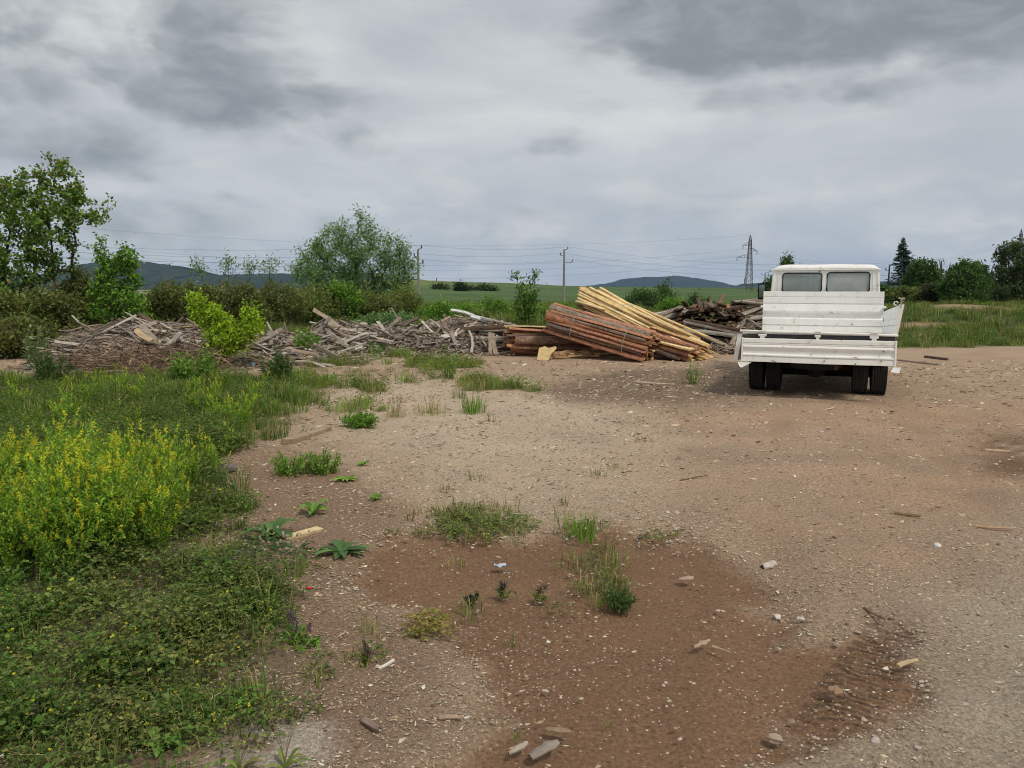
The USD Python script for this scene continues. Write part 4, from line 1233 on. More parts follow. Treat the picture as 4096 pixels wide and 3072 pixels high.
    for (u0, v0, Y0, u1, v1, Y1, w, lab) in ((2560, 1295, 22.0, 2728, 1226, 22.6, 0.14, 'grey board pointing up to the right behind the yellow planks'),
                                             (2785, 1330, 19.6, 3000, 1420, 18.7, 0.16, 'long grey board sloping down to the right in front of the sagging bundle'),
                                             (2850, 1405, 19.2, 2915, 1402, 19.1, 0.14, 'short grey board lying at the foot of the sagging bundle'),
                                             (2832, 1212, 22.4, 2905, 1262, 22.0, 0.17, 'broad board end standing on top of the dark end-on bundle')):
        b = MB()
        addall(b, plank(at(u0, v0, Y0), at(u1, v1, Y1), w, 0.04, (0.1, -0.4, 1), rng, pick(rng, C_GREY, 0.05), n=6, bow=0.01, ragged=0.05))
        single('old_board', b, M_OLD, lab, 'board')


build_timber()


# ---- heaps of waste wood
def mound(x, y, blobs):
    z = np.zeros(np.shape(x))
    for (cx, cy, rx, ry, h) in blobs:
        q = ((x - cx) / rx) ** 2 + ((y - cy) / ry) ** 2
        z = np.maximum(z, h * np.clip(1 - q, 0, 1) ** 0.8)
    return z


def blob(u, vtop, Y, rpx, ry):
    p = at(u, vtop, Y)
    return (p[0], Y, rpx / FPX * Y, ry, max(0.12, p[2] - float(terrain(p[0], Y))))


HEAP_L = [blob(335, 1390, 15.6, 130, 1.4), blob(430, 1322, 15.9, 230, 1.9), blob(560, 1298, 16.2, 260, 2.0), blob(700, 1305, 16.4, 240, 1.9), blob(820, 1350, 16.2, 160, 1.5), blob(930, 1420, 15.8, 150, 1.3)]
HEAP_C = [blob(1090, 1340, 18.4, 130, 1.6), blob(1210, 1362, 18.2, 170, 1.7), blob(1340, 1310, 18.9, 150, 1.7), blob(1480, 1325, 19.2, 170, 1.8), blob(1600, 1322, 19.6, 160, 1.8), blob(1730, 1302, 19.8, 170, 1.9),
          blob(1850, 1282, 20.2, 170, 1.9), blob(1980, 1292, 20.4, 150, 1.8), blob(1250, 1440, 16.6, 190, 0.9), blob(1080, 1462, 16.0, 150, 0.8)]
HEAP_R = [blob(2640, 1262, 24.2, 150, 1.6), blob(3000, 1300, 21.0, 160, 1.2), blob(2900, 1400, 19.4, 130, 0.8)]


def sample_heap(blobs, n, rng, edge=0.0):
    xs, ys = [], []
    w = np.array([b[2] * b[3] for b in blobs])
    k = rng.choice(len(blobs), n, p=w / w.sum())
    B = np.array(blobs)[k]
    r = np.sqrt(rng.random(n)) * (0.97 + edge)
    th = rng.random(n) * 2 * np.pi
    return B[:, 0] + r * np.cos(th) * B[:, 2], B[:, 1] + r * np.sin(th) * B[:, 3]


def debris(blobs, n, rng, cols, size, thin, tilt, edge=0.15):
    """Many splinters lying on a heap, as one mesh of flat slivers."""
    x, y = sample_heap(blobs, n, rng, edge)
    z = mound(x, y, blobs) * 0.98 + terrain(x, y) + rng.uniform(-0.01, 0.05, n)
    yaw = rng.normal(0, 0.9, n) + np.where(rng.random(n) < 0.3, 1.4, 0)
    pit = rng.normal(0, tilt, n)
    L = size * np.exp(rng.normal(0, 0.45, n))
    W = thin * np.exp(rng.normal(0, 0.4, n))
    a = np.stack([np.cos(yaw) * np.cos(pit), np.sin(yaw) * np.cos(pit), np.sin(pit)], 1)
    rl = rng.normal(0, 0.6, n)
    s = np.stack([-np.sin(yaw), np.cos(yaw), rl], 1)
    s /= np.linalg.norm(s, axis=1, keepdims=True)
    u = np.cross(a, s)
    c = np.stack([x, y, z], 1)
    V = []
    for (p, q, t) in ((-1, -1, 0), (-1, 1, 0), (1, -0.8, 0), (1, 0.8, 0), (-1, 0, 1), (1, 0, 1)):
        V.append(c + a * (L / 2 * p)[:, None] + s * (W / 2 * q)[:, None] + u * (W * 0.35 * t)[:, None])
    V = np.stack(V, 1)
    F = np.array([[0, 1, 4], [2, 5, 3], [0, 4, 5], [0, 5, 2], [1, 3, 5], [1, 5, 4], [0, 2, 3], [0, 3, 1]])
    f = (np.arange(n) * 6)[:, None, None] + F[None]
    col = np.array(cols)[rng.integers(len(cols), size=n)] * np.exp(rng.normal(0, 0.22, n))[:, None]
    return V.reshape(-1, 3), f.reshape(-1, 3), np.repeat(col, 6, 0).clip(0, 0.7)


def mound_mesh(blobs, cols, seed, step=0.09):
    B = np.array(blobs)
    x0, x1 = (B[:, 0] - B[:, 2]).min(), (B[:, 0] + B[:, 2]).max()
    y0, y1 = (B[:, 1] - B[:, 3]).min(), (B[:, 1] + B[:, 3]).max()
    xs, ys = np.arange(x0, x1 + step, step), np.arange(y0, y1 + step, step)
    X, Y = np.meshgrid(xs, ys, indexing='ij')
    m = mound(X, Y, blobs)
    Z = terrain(X, Y) + m + np.where(m > 0.02, (fb(X, Y, 5.0, 3, seed) - 0.5) * 0.22 * np.minimum(1, m * 4), -0.12)
    c = (np.array(cols)[None] if False else cols[0])[None] * (0.55 + 0.9 * fb(X.ravel(), Y.ravel(), 6.0, 3, seed + 1))[:, None]
    return np.stack([X, Y, Z], -1).reshape(-1, 3), grid_faces(len(xs), len(ys)), c


def heap_boards(blobs, n, rng, where, group, name, cols, Lr, Wr, tilt, yaw0=0.0, yspread=0.8, matl=None, front=True, kind='board'):
    x, y = sample_heap(blobs, n, rng)
    if front:                                            # the side one can see
        for i in range(n):
            for _ in range(3):
                if y[i] > blobs[0][1] + 1.0:
                    xx, yy = sample_heap(blobs, 1, rng)
                    x[i], y[i] = xx[0], yy[0]
    z = mound(x, y, blobs) + terrain(x, y)
    for i in range(n):
        L, W = rng.uniform(*Lr), rng.uniform(*Wr)
        yaw, pit = yaw0 + rng.normal(0, yspread), rng.normal(0, tilt)
        e = 0.12
        gx = (mound(x[i] + e, y[i], blobs) - mound(x[i] - e, y[i], blobs)) / (2 * e)
        gy = (mound(x[i], y[i] + e, blobs) - mound(x[i], y[i] - e, blobs)) / (2 * e)
        d = np.array([math.cos(yaw), math.sin(yaw), 0])
        d[2] = 0.8 * float(np.clip(gx * d[0] + gy * d[1], -0.8, 0.8)) + math.tan(np.clip(pit, -1.2, 1.2))
        d /= np.linalg.norm(d)
        c = np.array([x[i], y[i], z[i] + 0.05 + 0.3 * abs(d[2]) * L * rng.uniform(0.3, 1.0)])
        A, B = c - d * L / 2, c + d * L / 2
        for p in (A, B):
            p[2] = max(p[2], float(terrain(p[0], p[1])) - 0.03)
        b = MB()
        upv = np.array([-gx, -gy, 1.0]) + rng.normal(0, 0.45, 3)
        k = rng.random()
        c1 = pick(rng, cols, 0.16)
        if k < 0.72:
            addall(b, plank(A, B, W, rng.uniform(0.012, 0.03), upv, rng, c1, n=4, bow=0.025, ragged=0.09))
        else:
            addall(b, slab(A, B, W, W * 0.3, upv, rng, c1, c1 * 0.9, n=5, rough=0.03))
        px = 2048 + FPX * c[0] / c[1]
        tone = 'dark' if c1.mean() < 0.19 else 'pale' if c1.mean() > 0.30 else 'grey'
        size = ('long ' if L > np.mean(Lr) * 1.25 else 'short ' if L < np.mean(Lr) * 0.8 else '') + ('broad' if W > np.mean(Wr) * 1.15 else 'narrow' if W < np.mean(Wr) * 0.85 else 'middling')
        pose = 'standing up' if abs(d[2]) > 0.5 else 'tilted' if abs(d[2]) > 0.2 else 'lying flat'
        spot = [w for lim, w in where if px < lim][0]
        lab = f'{size} {tone} {"slab piece" if k >= 0.72 else "board"} {pose} {spot}'
        single(name, b, matl or M_OLD, lab, 'board', group)


def build_heaps():
    rng = np.random.default_rng(23)
    soil = [srgb(96, 82, 70)]
    b = MB()
    b.add(*mound_mesh(HEAP_C, [srgb(108, 96, 84)], 3))
    b.add(*debris(HEAP_C, 9000, rng, C_GREY + C_BROWN[:2], 0.22, 0.035, 0.25))
    b.add(*debris(HEAP_C, 9000, rng, C_GREY + C_BROWN[:2], 0.09, 0.028, 0.3, 0.35))
    single('waste_wood', b, M_OLD, 'long low heap of grey splinters and broken waste wood', 'wood heap', kind='stuff')
    b = MB()
    b.add(*mound_mesh(HEAP_L, [srgb(104, 90, 78)], 5))
    b.add(*debris(HEAP_L, 9000, rng, C_GREY + C_GREY[:3] + C_BROWN[3:4], 0.26, 0.016, 0.22))
    b.add(*debris(HEAP_L, 4000, rng, C_GREY + C_BROWN[1:2], 0.12, 0.025, 0.3, 0.3))
    single('waste_wood', b, M_OLD, 'rounded heap of grey-brown sticks and boards at the left below the bushes', 'wood heap', kind='stuff')
    b = MB()
    b.add(*mound_mesh(HEAP_R, [srgb(108, 96, 84)], 7))
    b.add(*debris(HEAP_R, 5000, rng, C_GREY + C_BROWN, 0.2, 0.03, 0.3, 0.3))
    single('waste_wood', b, M_OLD, 'scattered grey waste wood between the old bundles and the truck', 'wood heap', kind='stuff')
    heap_boards(HEAP_C, 188, rng, [(1180, 'at the left end of the long heap'), (1400, 'by the left crest of the long heap'), (1620, 'in the middle of the long heap'), (1830, 'below the willow side of the long heap'), (9999, 'by the stacked grey slabs')], 'boards in the long grey waste heap', 'broken_board', C_GREY, (0.25, 1.05), (0.03, 0.10), 0.32)
    heap_boards(HEAP_L, 84, rng, [(430, 'on the left end of the stick heap'), (640, 'on the middle of the stick heap'), (9999, 'on the stick heap by the yellow-green bush')], 'boards on the stick heap', 'broken_board', C_GREY + [srgb(176, 152, 112)], (0.3, 1.1), (0.02, 0.08), 0.2, yspread=0.6)
    heap_boards(HEAP_R, 26, rng, [(2760, 'behind the yellow planks'), (2950, 'by the sagging grey bundle'), (9999, 'beside the truck bed')], 'boards by the old bundles', 'broken_board', C_GREY, (0.3, 0.8), (0.05, 0.14), 0.3)
    # boards and sticks that stand out
    S = [(310, 1368, 15.2, 400, 1330, 15.5, 0.26, srgb(186, 160, 116), 'pale yellowish board sloping up to the right on the stick heap'),
         (565, 1300, 15.6, 632, 1372, 14.9, 0.13, srgb(140, 130, 118), 'grey board sloping down to the right on the stick heap'),
         (545, 1318, 15.3, 605, 1362, 14.8, 0.11, srgb(178, 156, 122), 'light brown board beside the grey one on the stick heap'),
         (495, 1356, 15.1, 640, 1372, 14.9, 0.09, srgb(172, 158, 140), 'long pale lath lying level across the stick heap'),
         (400, 1305, 15.9, 540, 1300, 15.9, 0.05, srgb(190, 176, 156), 'thin whitish pole lying along the top of the stick heap'),
         (530, 1298, 15.8, 660, 1326, 15.4, 0.07, srgb(176, 164, 150), 'bent whitish lath on the crest of the stick heap'),
         (555, 1255, 16.2, 640, 1318, 16.0, 0.09, srgb(96, 80, 66), 'dark branch leaning down over the back of the stick heap'),
         (250, 1440, 14.6, 262, 1385, 14.9, 0.17, srgb(150, 138, 120), 'upright grey board at the left end of the stick heap'),
         (640, 1395, 14.4, 720, 1330, 15.4, 0.1, srgb(150, 142, 132), 'short grey board tilted on the right flank of the stick heap'),
         (1304, 1268, 18.9, 1335, 1310, 18.7, 0.10, srgb(160, 150, 138), 'upright grey splinter sticking out of the long heap'),
         (1338, 1318, 18.6, 1450, 1350, 18.5, 0.16, srgb(160, 150, 136), 'broad curved grey slab at the left crest of the long heap'),
         (1425, 1310, 19.2, 1466, 1292, 19.3, 0.16, srgb(164, 154, 142), 'wide grey board end raised above the long heap'),
         (1510, 1285, 19.0, 1560, 1345, 18.5, 0.08, srgb(170, 160, 148), 'slender pale stake leaning on the long heap'),
         (1590, 1300, 19.8, 1672, 1272, 20.0, 0.14, srgb(96, 86, 74), 'dark log end pointing up at the back of the long heap'),
         (1690, 1288, 18.9, 1730, 1330, 18.4, 0.05, srgb(184, 174, 160), 'thin white lath standing askew in the long heap'),
         (1805, 1240, 20.4, 1900, 1265, 20.2, 0.09, srgb(196, 196, 192), 'long whitish board sticking out left above the long heap'),
         (1885, 1264, 20.1, 1965, 1285, 20.0, 0.15, srgb(186, 188, 186), 'white painted board lying on the crest of the long heap'),
         (1720, 1300, 19.6, 1800, 1268, 20.0, 0.07, srgb(150, 132, 112), 'brown pole sloping up to the right on the long heap'),
         (1755, 1350, 18.6, 1830, 1338, 18.6, 0.14, srgb(194, 186, 172), 'whitish plank low in the long heap'),
         (1205, 1328, 18.0, 1235, 1350, 17.9, 0.1, srgb(166, 156, 142), 'small upright board at the gap of the long heap'),
         (1150, 1450, 15.6, 1300, 1490, 14.9, 0.05, srgb(178, 164, 150), 'long pale lath lying on the ground before the long heap'),
         (1220, 1448, 15.6, 1340, 1490, 15.0, 0.06, srgb(158, 146, 134), 'second greyish lath on the ground before the long heap')]
    for (u0, v0, Y0, u1, v1, Y1, w, c, lab) in S:
        A, B = at(u0, v0, Y0), at(u1, v1, Y1)
        for p in (A, B):
            p[2] = max(p[2], float(terrain(p[0], p[1])) + 0.02)
        b = MB()
        addall(b, plank(A, B, w, 0.03, (0, -0.6, 1), rng, c, n=7, bow=0.025, ragged=0.06))
        single('old_board', b, M_OLD, lab, 'board')


build_heaps()


def build_loose():
    rng = np.random.default_rng(5)
    L = [(1150, 1792, 1308, 1732, 0.11, 0.05, srgb(152, 134, 110), 'grey-brown board lying in the weeds with a pale stone on it', 'loose_board'),
         (1148, 2160, 1282, 2122, 0.055, 0.025, srgb(196, 176, 136), 'short pale board lying beside the broad-leaved rosette', 'loose_board'),
         (805, 1932, 945, 1892, 0.075, 0.05, srgb(112, 104, 100), 'dark grey piece of bark lying by the yellow flowers', 'bark_piece'),
         (1515, 2672, 1575, 2646, 0.012, 0.008, srgb(206, 200, 190), 'small white painted splinter on the wood chips', 'splinter'),
         (1756, 2876, 1848, 2884, 0.018, 0.012, srgb(158, 136, 116), 'greyish stick with a blunt end lying near the lower edge', 'stick'),
         (1448, 2880, 1520, 2935, 0.028, 0.014, srgb(142, 124, 112), 'bent grey chip lying left of the brown mud', 'chip'),
         (2182, 2918, 2285, 2942, 0.028, 0.008, srgb(150, 130, 106), 'pointed pale chip at the lower edge of the mud', 'chip'),
         (2120, 3030, 2230, 2980, 0.05, 0.01, srgb(134, 124, 114), 'broad grey piece of bark at the lower edge', 'bark_piece'),
         (2035, 3015, 2110, 2985, 0.024, 0.01, srgb(160, 148, 134), 'whitish chip at the lower edge', 'chip'),
         (2775, 2600, 2838, 2585, 0.024, 0.008, srgb(160, 142, 118), 'leaf-shaped chip lying flat on the mud', 'chip'),
         (2850, 2604, 2920, 2632, 0.012, 0.012, srgb(168, 148, 116), 'curved thin stick on the mud', 'stick'),
         (2718, 2320, 2776, 2326, 0.04, 0.012, srgb(160, 142, 122), 'flat oval chip on the far side of the mud', 'chip'),
         (3050, 2270, 3098, 2250, 0.05, 0.02, srgb(176, 166, 156), 'pale angular chip lying right of the mud', 'chip'),
         (3100, 2530, 3118, 2472, 0.0, 0.0, None, '', ''),
         (3590, 2685, 3668, 2672, 0.022, 0.014, srgb(186, 164, 128), 'pale short stick lying by the white pebbles', 'stick'),
         (3370, 2790, 3310, 2778, 0.05, 0.015, srgb(134, 110, 88), 'flat brownish stone-like chip in the tyre print', 'chip'),
         (3455, 2455, 3540, 2512, 0.012, 0.012, srgb(122, 96, 72), 'dark thin stick beyond the tyre print', 'stick'),
         (3900, 2102, 4062, 2115, 0.022, 0.014, srgb(178, 148, 116), 'long light brown stick lying at the right', 'stick'),
         (3580, 2052, 3682, 2072, 0.026, 0.014, srgb(140, 116, 90), 'short brown stick lying across the middle of the yard', 'stick'),
         (3940, 1803, 4040, 1810, 0.03, 0.02, srgb(178, 156, 126), 'pale stick in the dark patch at the right edge', 'stick'),
         (2550, 1532, 2700, 1536, 0.035, 0.02, srgb(182, 170, 150), 'thin pale lath lying between bundles and truck', 'stick'),
         (2318, 1560, 2328, 1542, 0.05, 0.05, srgb(170, 150, 122), 'small upright block of wood in the yard', 'block'),
         (2560, 2145, 2605, 2128, 0.03, 0.014, srgb(150, 132, 112), 'brown chip lying by the mud hollow', 'chip'),
         (2720, 1920, 2830, 1908, 0.012, 0.012, srgb(110, 94, 78), 'thin dark twig lying in the gravel', 'stick'),
         (3590, 1440, 3760, 1458, 0.05, 0.03, srgb(140, 126, 110), 'flat grey board lying right of the truck', 'loose_board'),
         (3700, 1432, 3790, 1440, 0.06, 0.05, srgb(90, 78, 66), 'dark beam lying behind the flat grey board', 'beam')]
    for (u0, v0, u1, v1, w, th, c, lab, name) in L:
        if c is None:
            continue
        A, B = z_on(onground(u0, v0)), z_on(onground(u1, v1))
        A[2] += th * 0.5
        B[2] += th * 0.5 + (0.012 if th < 0.02 else 0)
        if name == 'block':
            B = A + np.array([0.01, 0, 0.10])
        b = MB()
        if name in ('chip', 'bark_piece'):
            ax, s, u = frame_from(B - A)
            Lh = np.linalg.norm(B - A)
            n = 7
            q = np.linspace(0, 1, n)
            ww = 0.62 * w * np.sin(np.pi * (0.12 + 0.76 * q)) * (1 + 0.2 * rng.normal(size=n))
            mid = A + np.outer(q, B - A) + np.outer(np.sin(q * math.pi) * Lh * 0.06, u) + np.outer(np.sin(q * 3) * Lh * 0.05, s)
            top = np.stack([mid - s * ww[:, None], mid + u * th * 0.7, mid + s * ww[:, None]], 1)
            low = top - u * th * 0.5
            b.add(top.reshape(-1, 3), grid_faces(n, 3)[:, ::-1], c)
            b.add(low.reshape(-1, 3), grid_faces(n, 3), c * 0.8)
            for k in (0, 2):
                e = np.stack([top[:, k], low[:, k]], 1).reshape(-1, 3)
                b.add(e, grid_faces(n, 2), c * 0.85)
        elif name == 'stick':
            n = 7
            q = np.linspace(0, 1, n)
            p = A + np.outer(q, B - A)
            _, s, u = frame_from(B - A)
            p = p + np.outer(np.sin(q * math.pi) * np.linalg.norm(B - A) * 0.05 * rng.normal(), s) + rng.normal(0, 0.001, (n, 3))
            b.add(*tube(p, np.linspace(w * 0.55, w * 0.35, n), 6), c)
        else:
            addall(b, plank(A, B, w, th, (0, -0.2, 1), rng, c, n=5, bow=0.01, ragged=0.05))
        single(name, b, M_OLD, lab, {'loose_board': 'board', 'bark_piece': 'bark', 'block': 'wood block'}.get(name, name))
    # stones that stand out
    St = [(1255, 1768, 0.115, srgb(170, 162, 140), 'pale yellowish stone lying against the board in the weeds'), (2672, 2052, 0.05, srgb(206, 202, 194), 'white rounded stone in the middle of the yard'),
          (2620, 1744, 0.05, srgb(214, 208, 198), 'white flat stone far out in the gravel'), (3110, 2459, 0.05, srgb(226, 224, 222), 'bright white stone at the right end of the mud'), (3204, 2482, 0.045, srgb(220, 216, 210), 'second bright white stone, just right of the first'),
          (3520, 2100, 0.0, srgb(1, 1, 1), ''), (3285, 1726, 0.07, srgb(216, 212, 206), 'white stone right in front of the truck'), (3280, 1842, 0.05, srgb(220, 214, 204), 'white squarish stone below the truck'), (3750, 2190, 0.07, srgb(226, 226, 230), 'large white stone at the right below the sticks'),
          (2000, 2258, 0.07, srgb(206, 208, 214), ''), (3500, 2985, 0.045, srgb(198, 188, 184), 'large grey-pink stone in the gravel at the lower right'), (3670, 3000, 0.03, srgb(190, 184, 180), 'small grey stone next to the large one in the gravel'),
          (3100, 2930, 0.075, srgb(176, 160, 144), 'broad flat tan stone at the lower edge of the mud'), (3860, 2840, 0.036, srgb(196, 186, 178), 'light stone in the gravel at the right'), (1866, 2870, 0.028, srgb(214, 206, 198), 'whitish stone at the end of the blunt stick'),
          (2464, 2648, 0.016, srgb(210, 204, 194), 'small white stone in the middle of the mud'), (2485, 2592, 0.016, srgb(208, 200, 190), 'small white stone just beyond the middle of the mud'), (2165, 2178, 0.03, srgb(190, 176, 156), 'pale stone at the grassy rim of the mud'),
          (3640, 2700, 0.03, srgb(190, 182, 172), ''), (1130, 1690, 0.05, srgb(196, 192, 186), ''), (3990, 2750, 0.035, srgb(196, 188, 180), 'light stone near the right edge'), (1565, 1982, 0.035, srgb(214, 208, 200), 'white chip-like stone left of the pale gravel'), (3500, 1705, 0.05, srgb(200, 196, 190), '')]
    for i, (u, v, r, c, lab) in enumerate(St):
        if not lab:
            continue
        p = z_on(onground(u, v))
        m = trimesh.creation.icosphere(1, 1.0)
        r = r * 0.40
        vv = np.array(m.vertices)
        vv = vv * (1 + 1.1 * (fbm(vv * 1.6 + i * 3.1, 3, i) - 0.5))[:, None]
        vv = np.sign(vv) * np.abs(vv) ** 0.85 * [1.0, 0.75, 0.5 if r < 0.045 else 0.38] * r
        a = rng.uniform(0, 3)
        R = np.array([[math.cos(a), -math.sin(a), 0], [math.sin(a), math.cos(a), 0], [0, 0, 1]])
        b = MB()
        b.add(vv @ R.T + p + [0, 0, r * 0.15], np.array(m.faces), c * [0.74, 0.71, 0.66])
        single('stone', b, M_STONE, lab, 'stone')
    # crumpled litter
    for (u, v, r, c, lab, nm) in ((2000, 2260, 0.035, srgb(176, 184, 196), 'crumpled whitish plastic scrap on the mud', 'plastic_scrap'), (1235, 2348, 0.013, srgb(214, 60, 66), 'tiny red scrap among the wood chips', 'red_scrap'),
                                   (1170, 1454, 0.08, srgb(206, 54, 48), 'small red tin lying by the laths before the long heap', 'red_tin'), (735, 2096, 0.03, srgb(220, 222, 220), 'white scrap caught in the low weeds', 'paper_scrap'),
                                   (1000, 1478, 0.10, srgb(150, 190, 206), 'pale blue strip of plastic lying by the yellow-green bush', 'plastic_strip')):
        p = z_on(onground(u, v))
        g = np.stack(np.meshgrid(np.linspace(-1, 1, 7), np.linspace(-1, 1, 7), indexing='ij'), -1).reshape(-1, 2)
        z = fbm(np.column_stack([g * 1.7, np.full(len(g), r * 50)]), 3, 4)
        k = np.column_stack([g[:, 0] * r, g[:, 1] * r * (0.35 if nm == 'plastic_strip' else 0.7), np.maximum(0, z - 0.25) * r * 1.3 + 0.004])
        f = grid_faces(7, 7)
        low = k - [0, 0, 0.004]
        b = MB()
        b.add(np.vstack([k, low]) + p, np.vstack([f, f[:, ::-1] + 49]), c)
        single(nm, b, M_STONE, lab, 'litter')


M_STONE = col_mat('stone', rough=0.9, spec=0.2, vary=0.25, scale=18.0, bump=0.4, bscale=60)
build_loose()

# ------------------------------------------------------------------ trees, shrubs and weeds
M_LEAF = col_mat('leaves', rough=0.55, spec=0.25, vary=0.22, scale=3.0, translucent=0.32)
M_LEAF_I = col_mat('herb_leaves', rough=0.6, spec=0.2, vary=0.18, scale=6.0, translucent=0.30, rnd=0.22)
M_STEM = col_mat('stems', rough=0.9, spec=0.1, vary=0.35, scale=14.0, bump=0.4, bscale=40)


def leaf_quads(c, tip, nrm, L, W, col, fold=0.25):
    """Leaves as folded rhombs: c base points, tip directions, normals, lengths, widths, colours (n, 3)."""
    n = len(c)
    tip = tip / (np.linalg.norm(tip, axis=1, keepdims=True) + 1e-9)
    s = np.cross(tip, nrm)
    s /= np.linalg.norm(s, axis=1, keepdims=True) + 1e-9
    u = np.cross(s, tip)
    L, W = np.broadcast_to(L, (n,))[:, None], np.broadcast_to(W, (n,))[:, None]
    mid = c + tip * L * 0.45
    V = np.stack([c, mid + s * W / 2 + u * W * fold, c + tip * L - u * L * 0.08, mid - s * W / 2 + u * W * fold], 1).reshape(-1, 3)
    k = (np.arange(n) * 4)[:, None, None]
    F = (k + np.array([[0, 1, 2], [0, 2, 3]])[None]).reshape(-1, 3)
    return V, F, np.repeat(col, 4, 0)


def blades(base, d, L, W, col, bend, n_seg=2):
    """Grass blades: base points, leaning directions, lengths."""
    n = len(base)
    h = np.stack([d[:, 0], d[:, 1], np.zeros(n)], 1)
    side = np.stack([-d[:, 1], d[:, 0], np.zeros(n)], 1)
    side /= np.linalg.norm(side, axis=1, keepdims=True) + 1e-9
    L, W, bend = (np.broadcast_to(x, (n,))[:, None] for x in (L, W, bend))
    up = np.array([0, 0, 1.0])
    m = base + up * L * 0.6 + h * L * 0.18
    e = base + up * L * (0.98 - 0.45 * bend) + h * L * (0.3 + 0.75 * bend)
    V = np.stack([base - side * W / 2, base + side * W / 2, m - side * W * 0.4, m + side * W * 0.4, e], 1).reshape(-1, 3)
    k = (np.arange(n) * 5)[:, None, None]
    F = (k + np.array([[0, 1, 3], [0, 3, 2], [2, 3, 4]])[None]).reshape(-1, 3)
    return V, F, np.repeat(col, 5, 0)


def tints(rng, n, cols, spread=0.2, hue=0.06):
    c = np.array(cols)[rng.integers(len(cols), size=n)]
    return (c * np.exp(rng.normal(0, spread, n))[:, None] * (1 + rng.normal(0, hue, (n, 3)))).clip(0.004, 0.6)


def in_blobs(blobs, n, rng, shell=0.5):
    """Points in ellipsoids (centre, radii)."""
    B = np.array(blobs, float)
    w = B[:, 3] * B[:, 4] * B[:, 5]
    k = rng.choice(len(B), n, p=(w ** 0.8) / (w ** 0.8).sum())
    d = rng.normal(size=(n, 3))
    d /= np.linalg.norm(d, axis=1, keepdims=True)
    r = rng.random(n) ** (1 / 3.0)
    r = r * (1 - shell) + shell * (0.62 + 0.38 * r)
    return B[k, :3] + d * B[k, 3:6] * r[:, None], k, d


def px_blobs(Y, spec, deep=0.9):
    """Crown lobes seen at (u, v) with half sizes in the photograph's pixels, standing at distance Y."""
    out = []
    for i, (u, v, ru, rv) in enumerate(spec):
        jit = (((i * 37) % 11) / 5.0 - 1) * 0.35
        s = Y / FPX
        p = at(u, v, Y + jit * ru * s)
        out.append((p[0], p[1], p[2], ru * s, ru * s * deep, rv * s))
    return out


def grow(trunks, tips, rng, jag=0.1, sag=0.0):
    """A branch skeleton: every tip is joined to the nearest grown node that lies below it. Returns chains of points with radii counts."""
    nodes, parent, chains = [], [], []
    for tr in trunks:
        prev = -1
        ids = []
        for p in tr:
            nodes.append(np.asarray(p, float))
            parent.append(prev)
            prev = len(nodes) - 1
            ids.append(prev)
        chains.append(ids)
    base = np.mean([t[0] for t in trunks], 0)
    order = np.argsort(np.linalg.norm(tips - base, axis=1))
    N = np.array(nodes)
    tipnode = []
    for i in order:
        t = tips[i]
        d = N - t
        cost = np.linalg.norm(d * [1, 1, 0.8], axis=1) + 0.7 * np.maximum(0, d[:, 2] + 0.05)
        j = int(np.argmin(cost))
        D = np.linalg.norm(t - N[j])
        k = max(1, min(6, int(D / (0.16 + 0.02 * D) / 2)))
        ids = [j]
        pts = []
        for q in np.linspace(0, 1, k + 1)[1:]:
            p = N[j] + (t - N[j]) * q
            p = p + rng.normal(0, jag * D * 0.35 * math.sin(math.pi * min(q, 0.999)), 3)
            p[2] += 0.14 * D * math.sin(math.pi * q) - sag * D * q * q
            pts.append(p)
        for p in pts:
            nodes.append(p)
            parent.append(ids[-1])
            ids.append(len(nodes) - 1)
        N = np.vstack([N, pts])
        chains.append(ids)
        tipnode.append(ids[-1])
    count = np.zeros(len(nodes))
    for i in tipnode:
        while i >= 0:
            count[i] += 1
            i = parent[i]
    return N, chains, np.maximum(count, 1)


def wood(N, chains, count, r_tip, power, skip, sides=4):
    b = MB()
    for n, ids in enumerate(chains):
        r = r_tip * count[ids] ** power
        if n >= skip and len(ids) > 1:
            r[0] = min(r[0], r[1] * 1.25)
        b.add(*tube(N[ids], r, 7 if n < skip else sides))
    return b


def leaves_on(N, chains, skip, per, rng, size, aspect, spread, cols, up=0.35, droop=0.0, last=0.75):
    """Leaves round the outer part of every branch."""
    pts, dirs = [], []
    for ids in chains[skip:]:
        P = N[ids]
        q = 1 - last * rng.random(per) ** 1.3
        f = q * (len(ids) - 1)
        i = np.minimum(f.astype(int), len(ids) - 2)
        w = (f - i)[:, None]
        pts.append(P[i] * (1 - w) + P[i + 1] * w)
        dirs.append((P[i + 1] - P[i]) / (np.linalg.norm(P[i + 1] - P[i], axis=1, keepdims=True) + 1e-9))
    P, D = np.vstack(pts), np.vstack(dirs)
    n = len(P)
    P = P + rng.normal(0, spread, (n, 3))
    tip = D * 0.6 + rng.normal(0, 0.7, (n, 3)) + [0, 0, -droop]
    nrm = rng.normal(0, 0.55, (n, 3)) + [0, 0, up * 2.2]
    L = size * np.exp(rng.normal(0, 0.22, n))
    return leaf_quads(P, tip, nrm, L, L * aspect, tints(rng, n, cols))


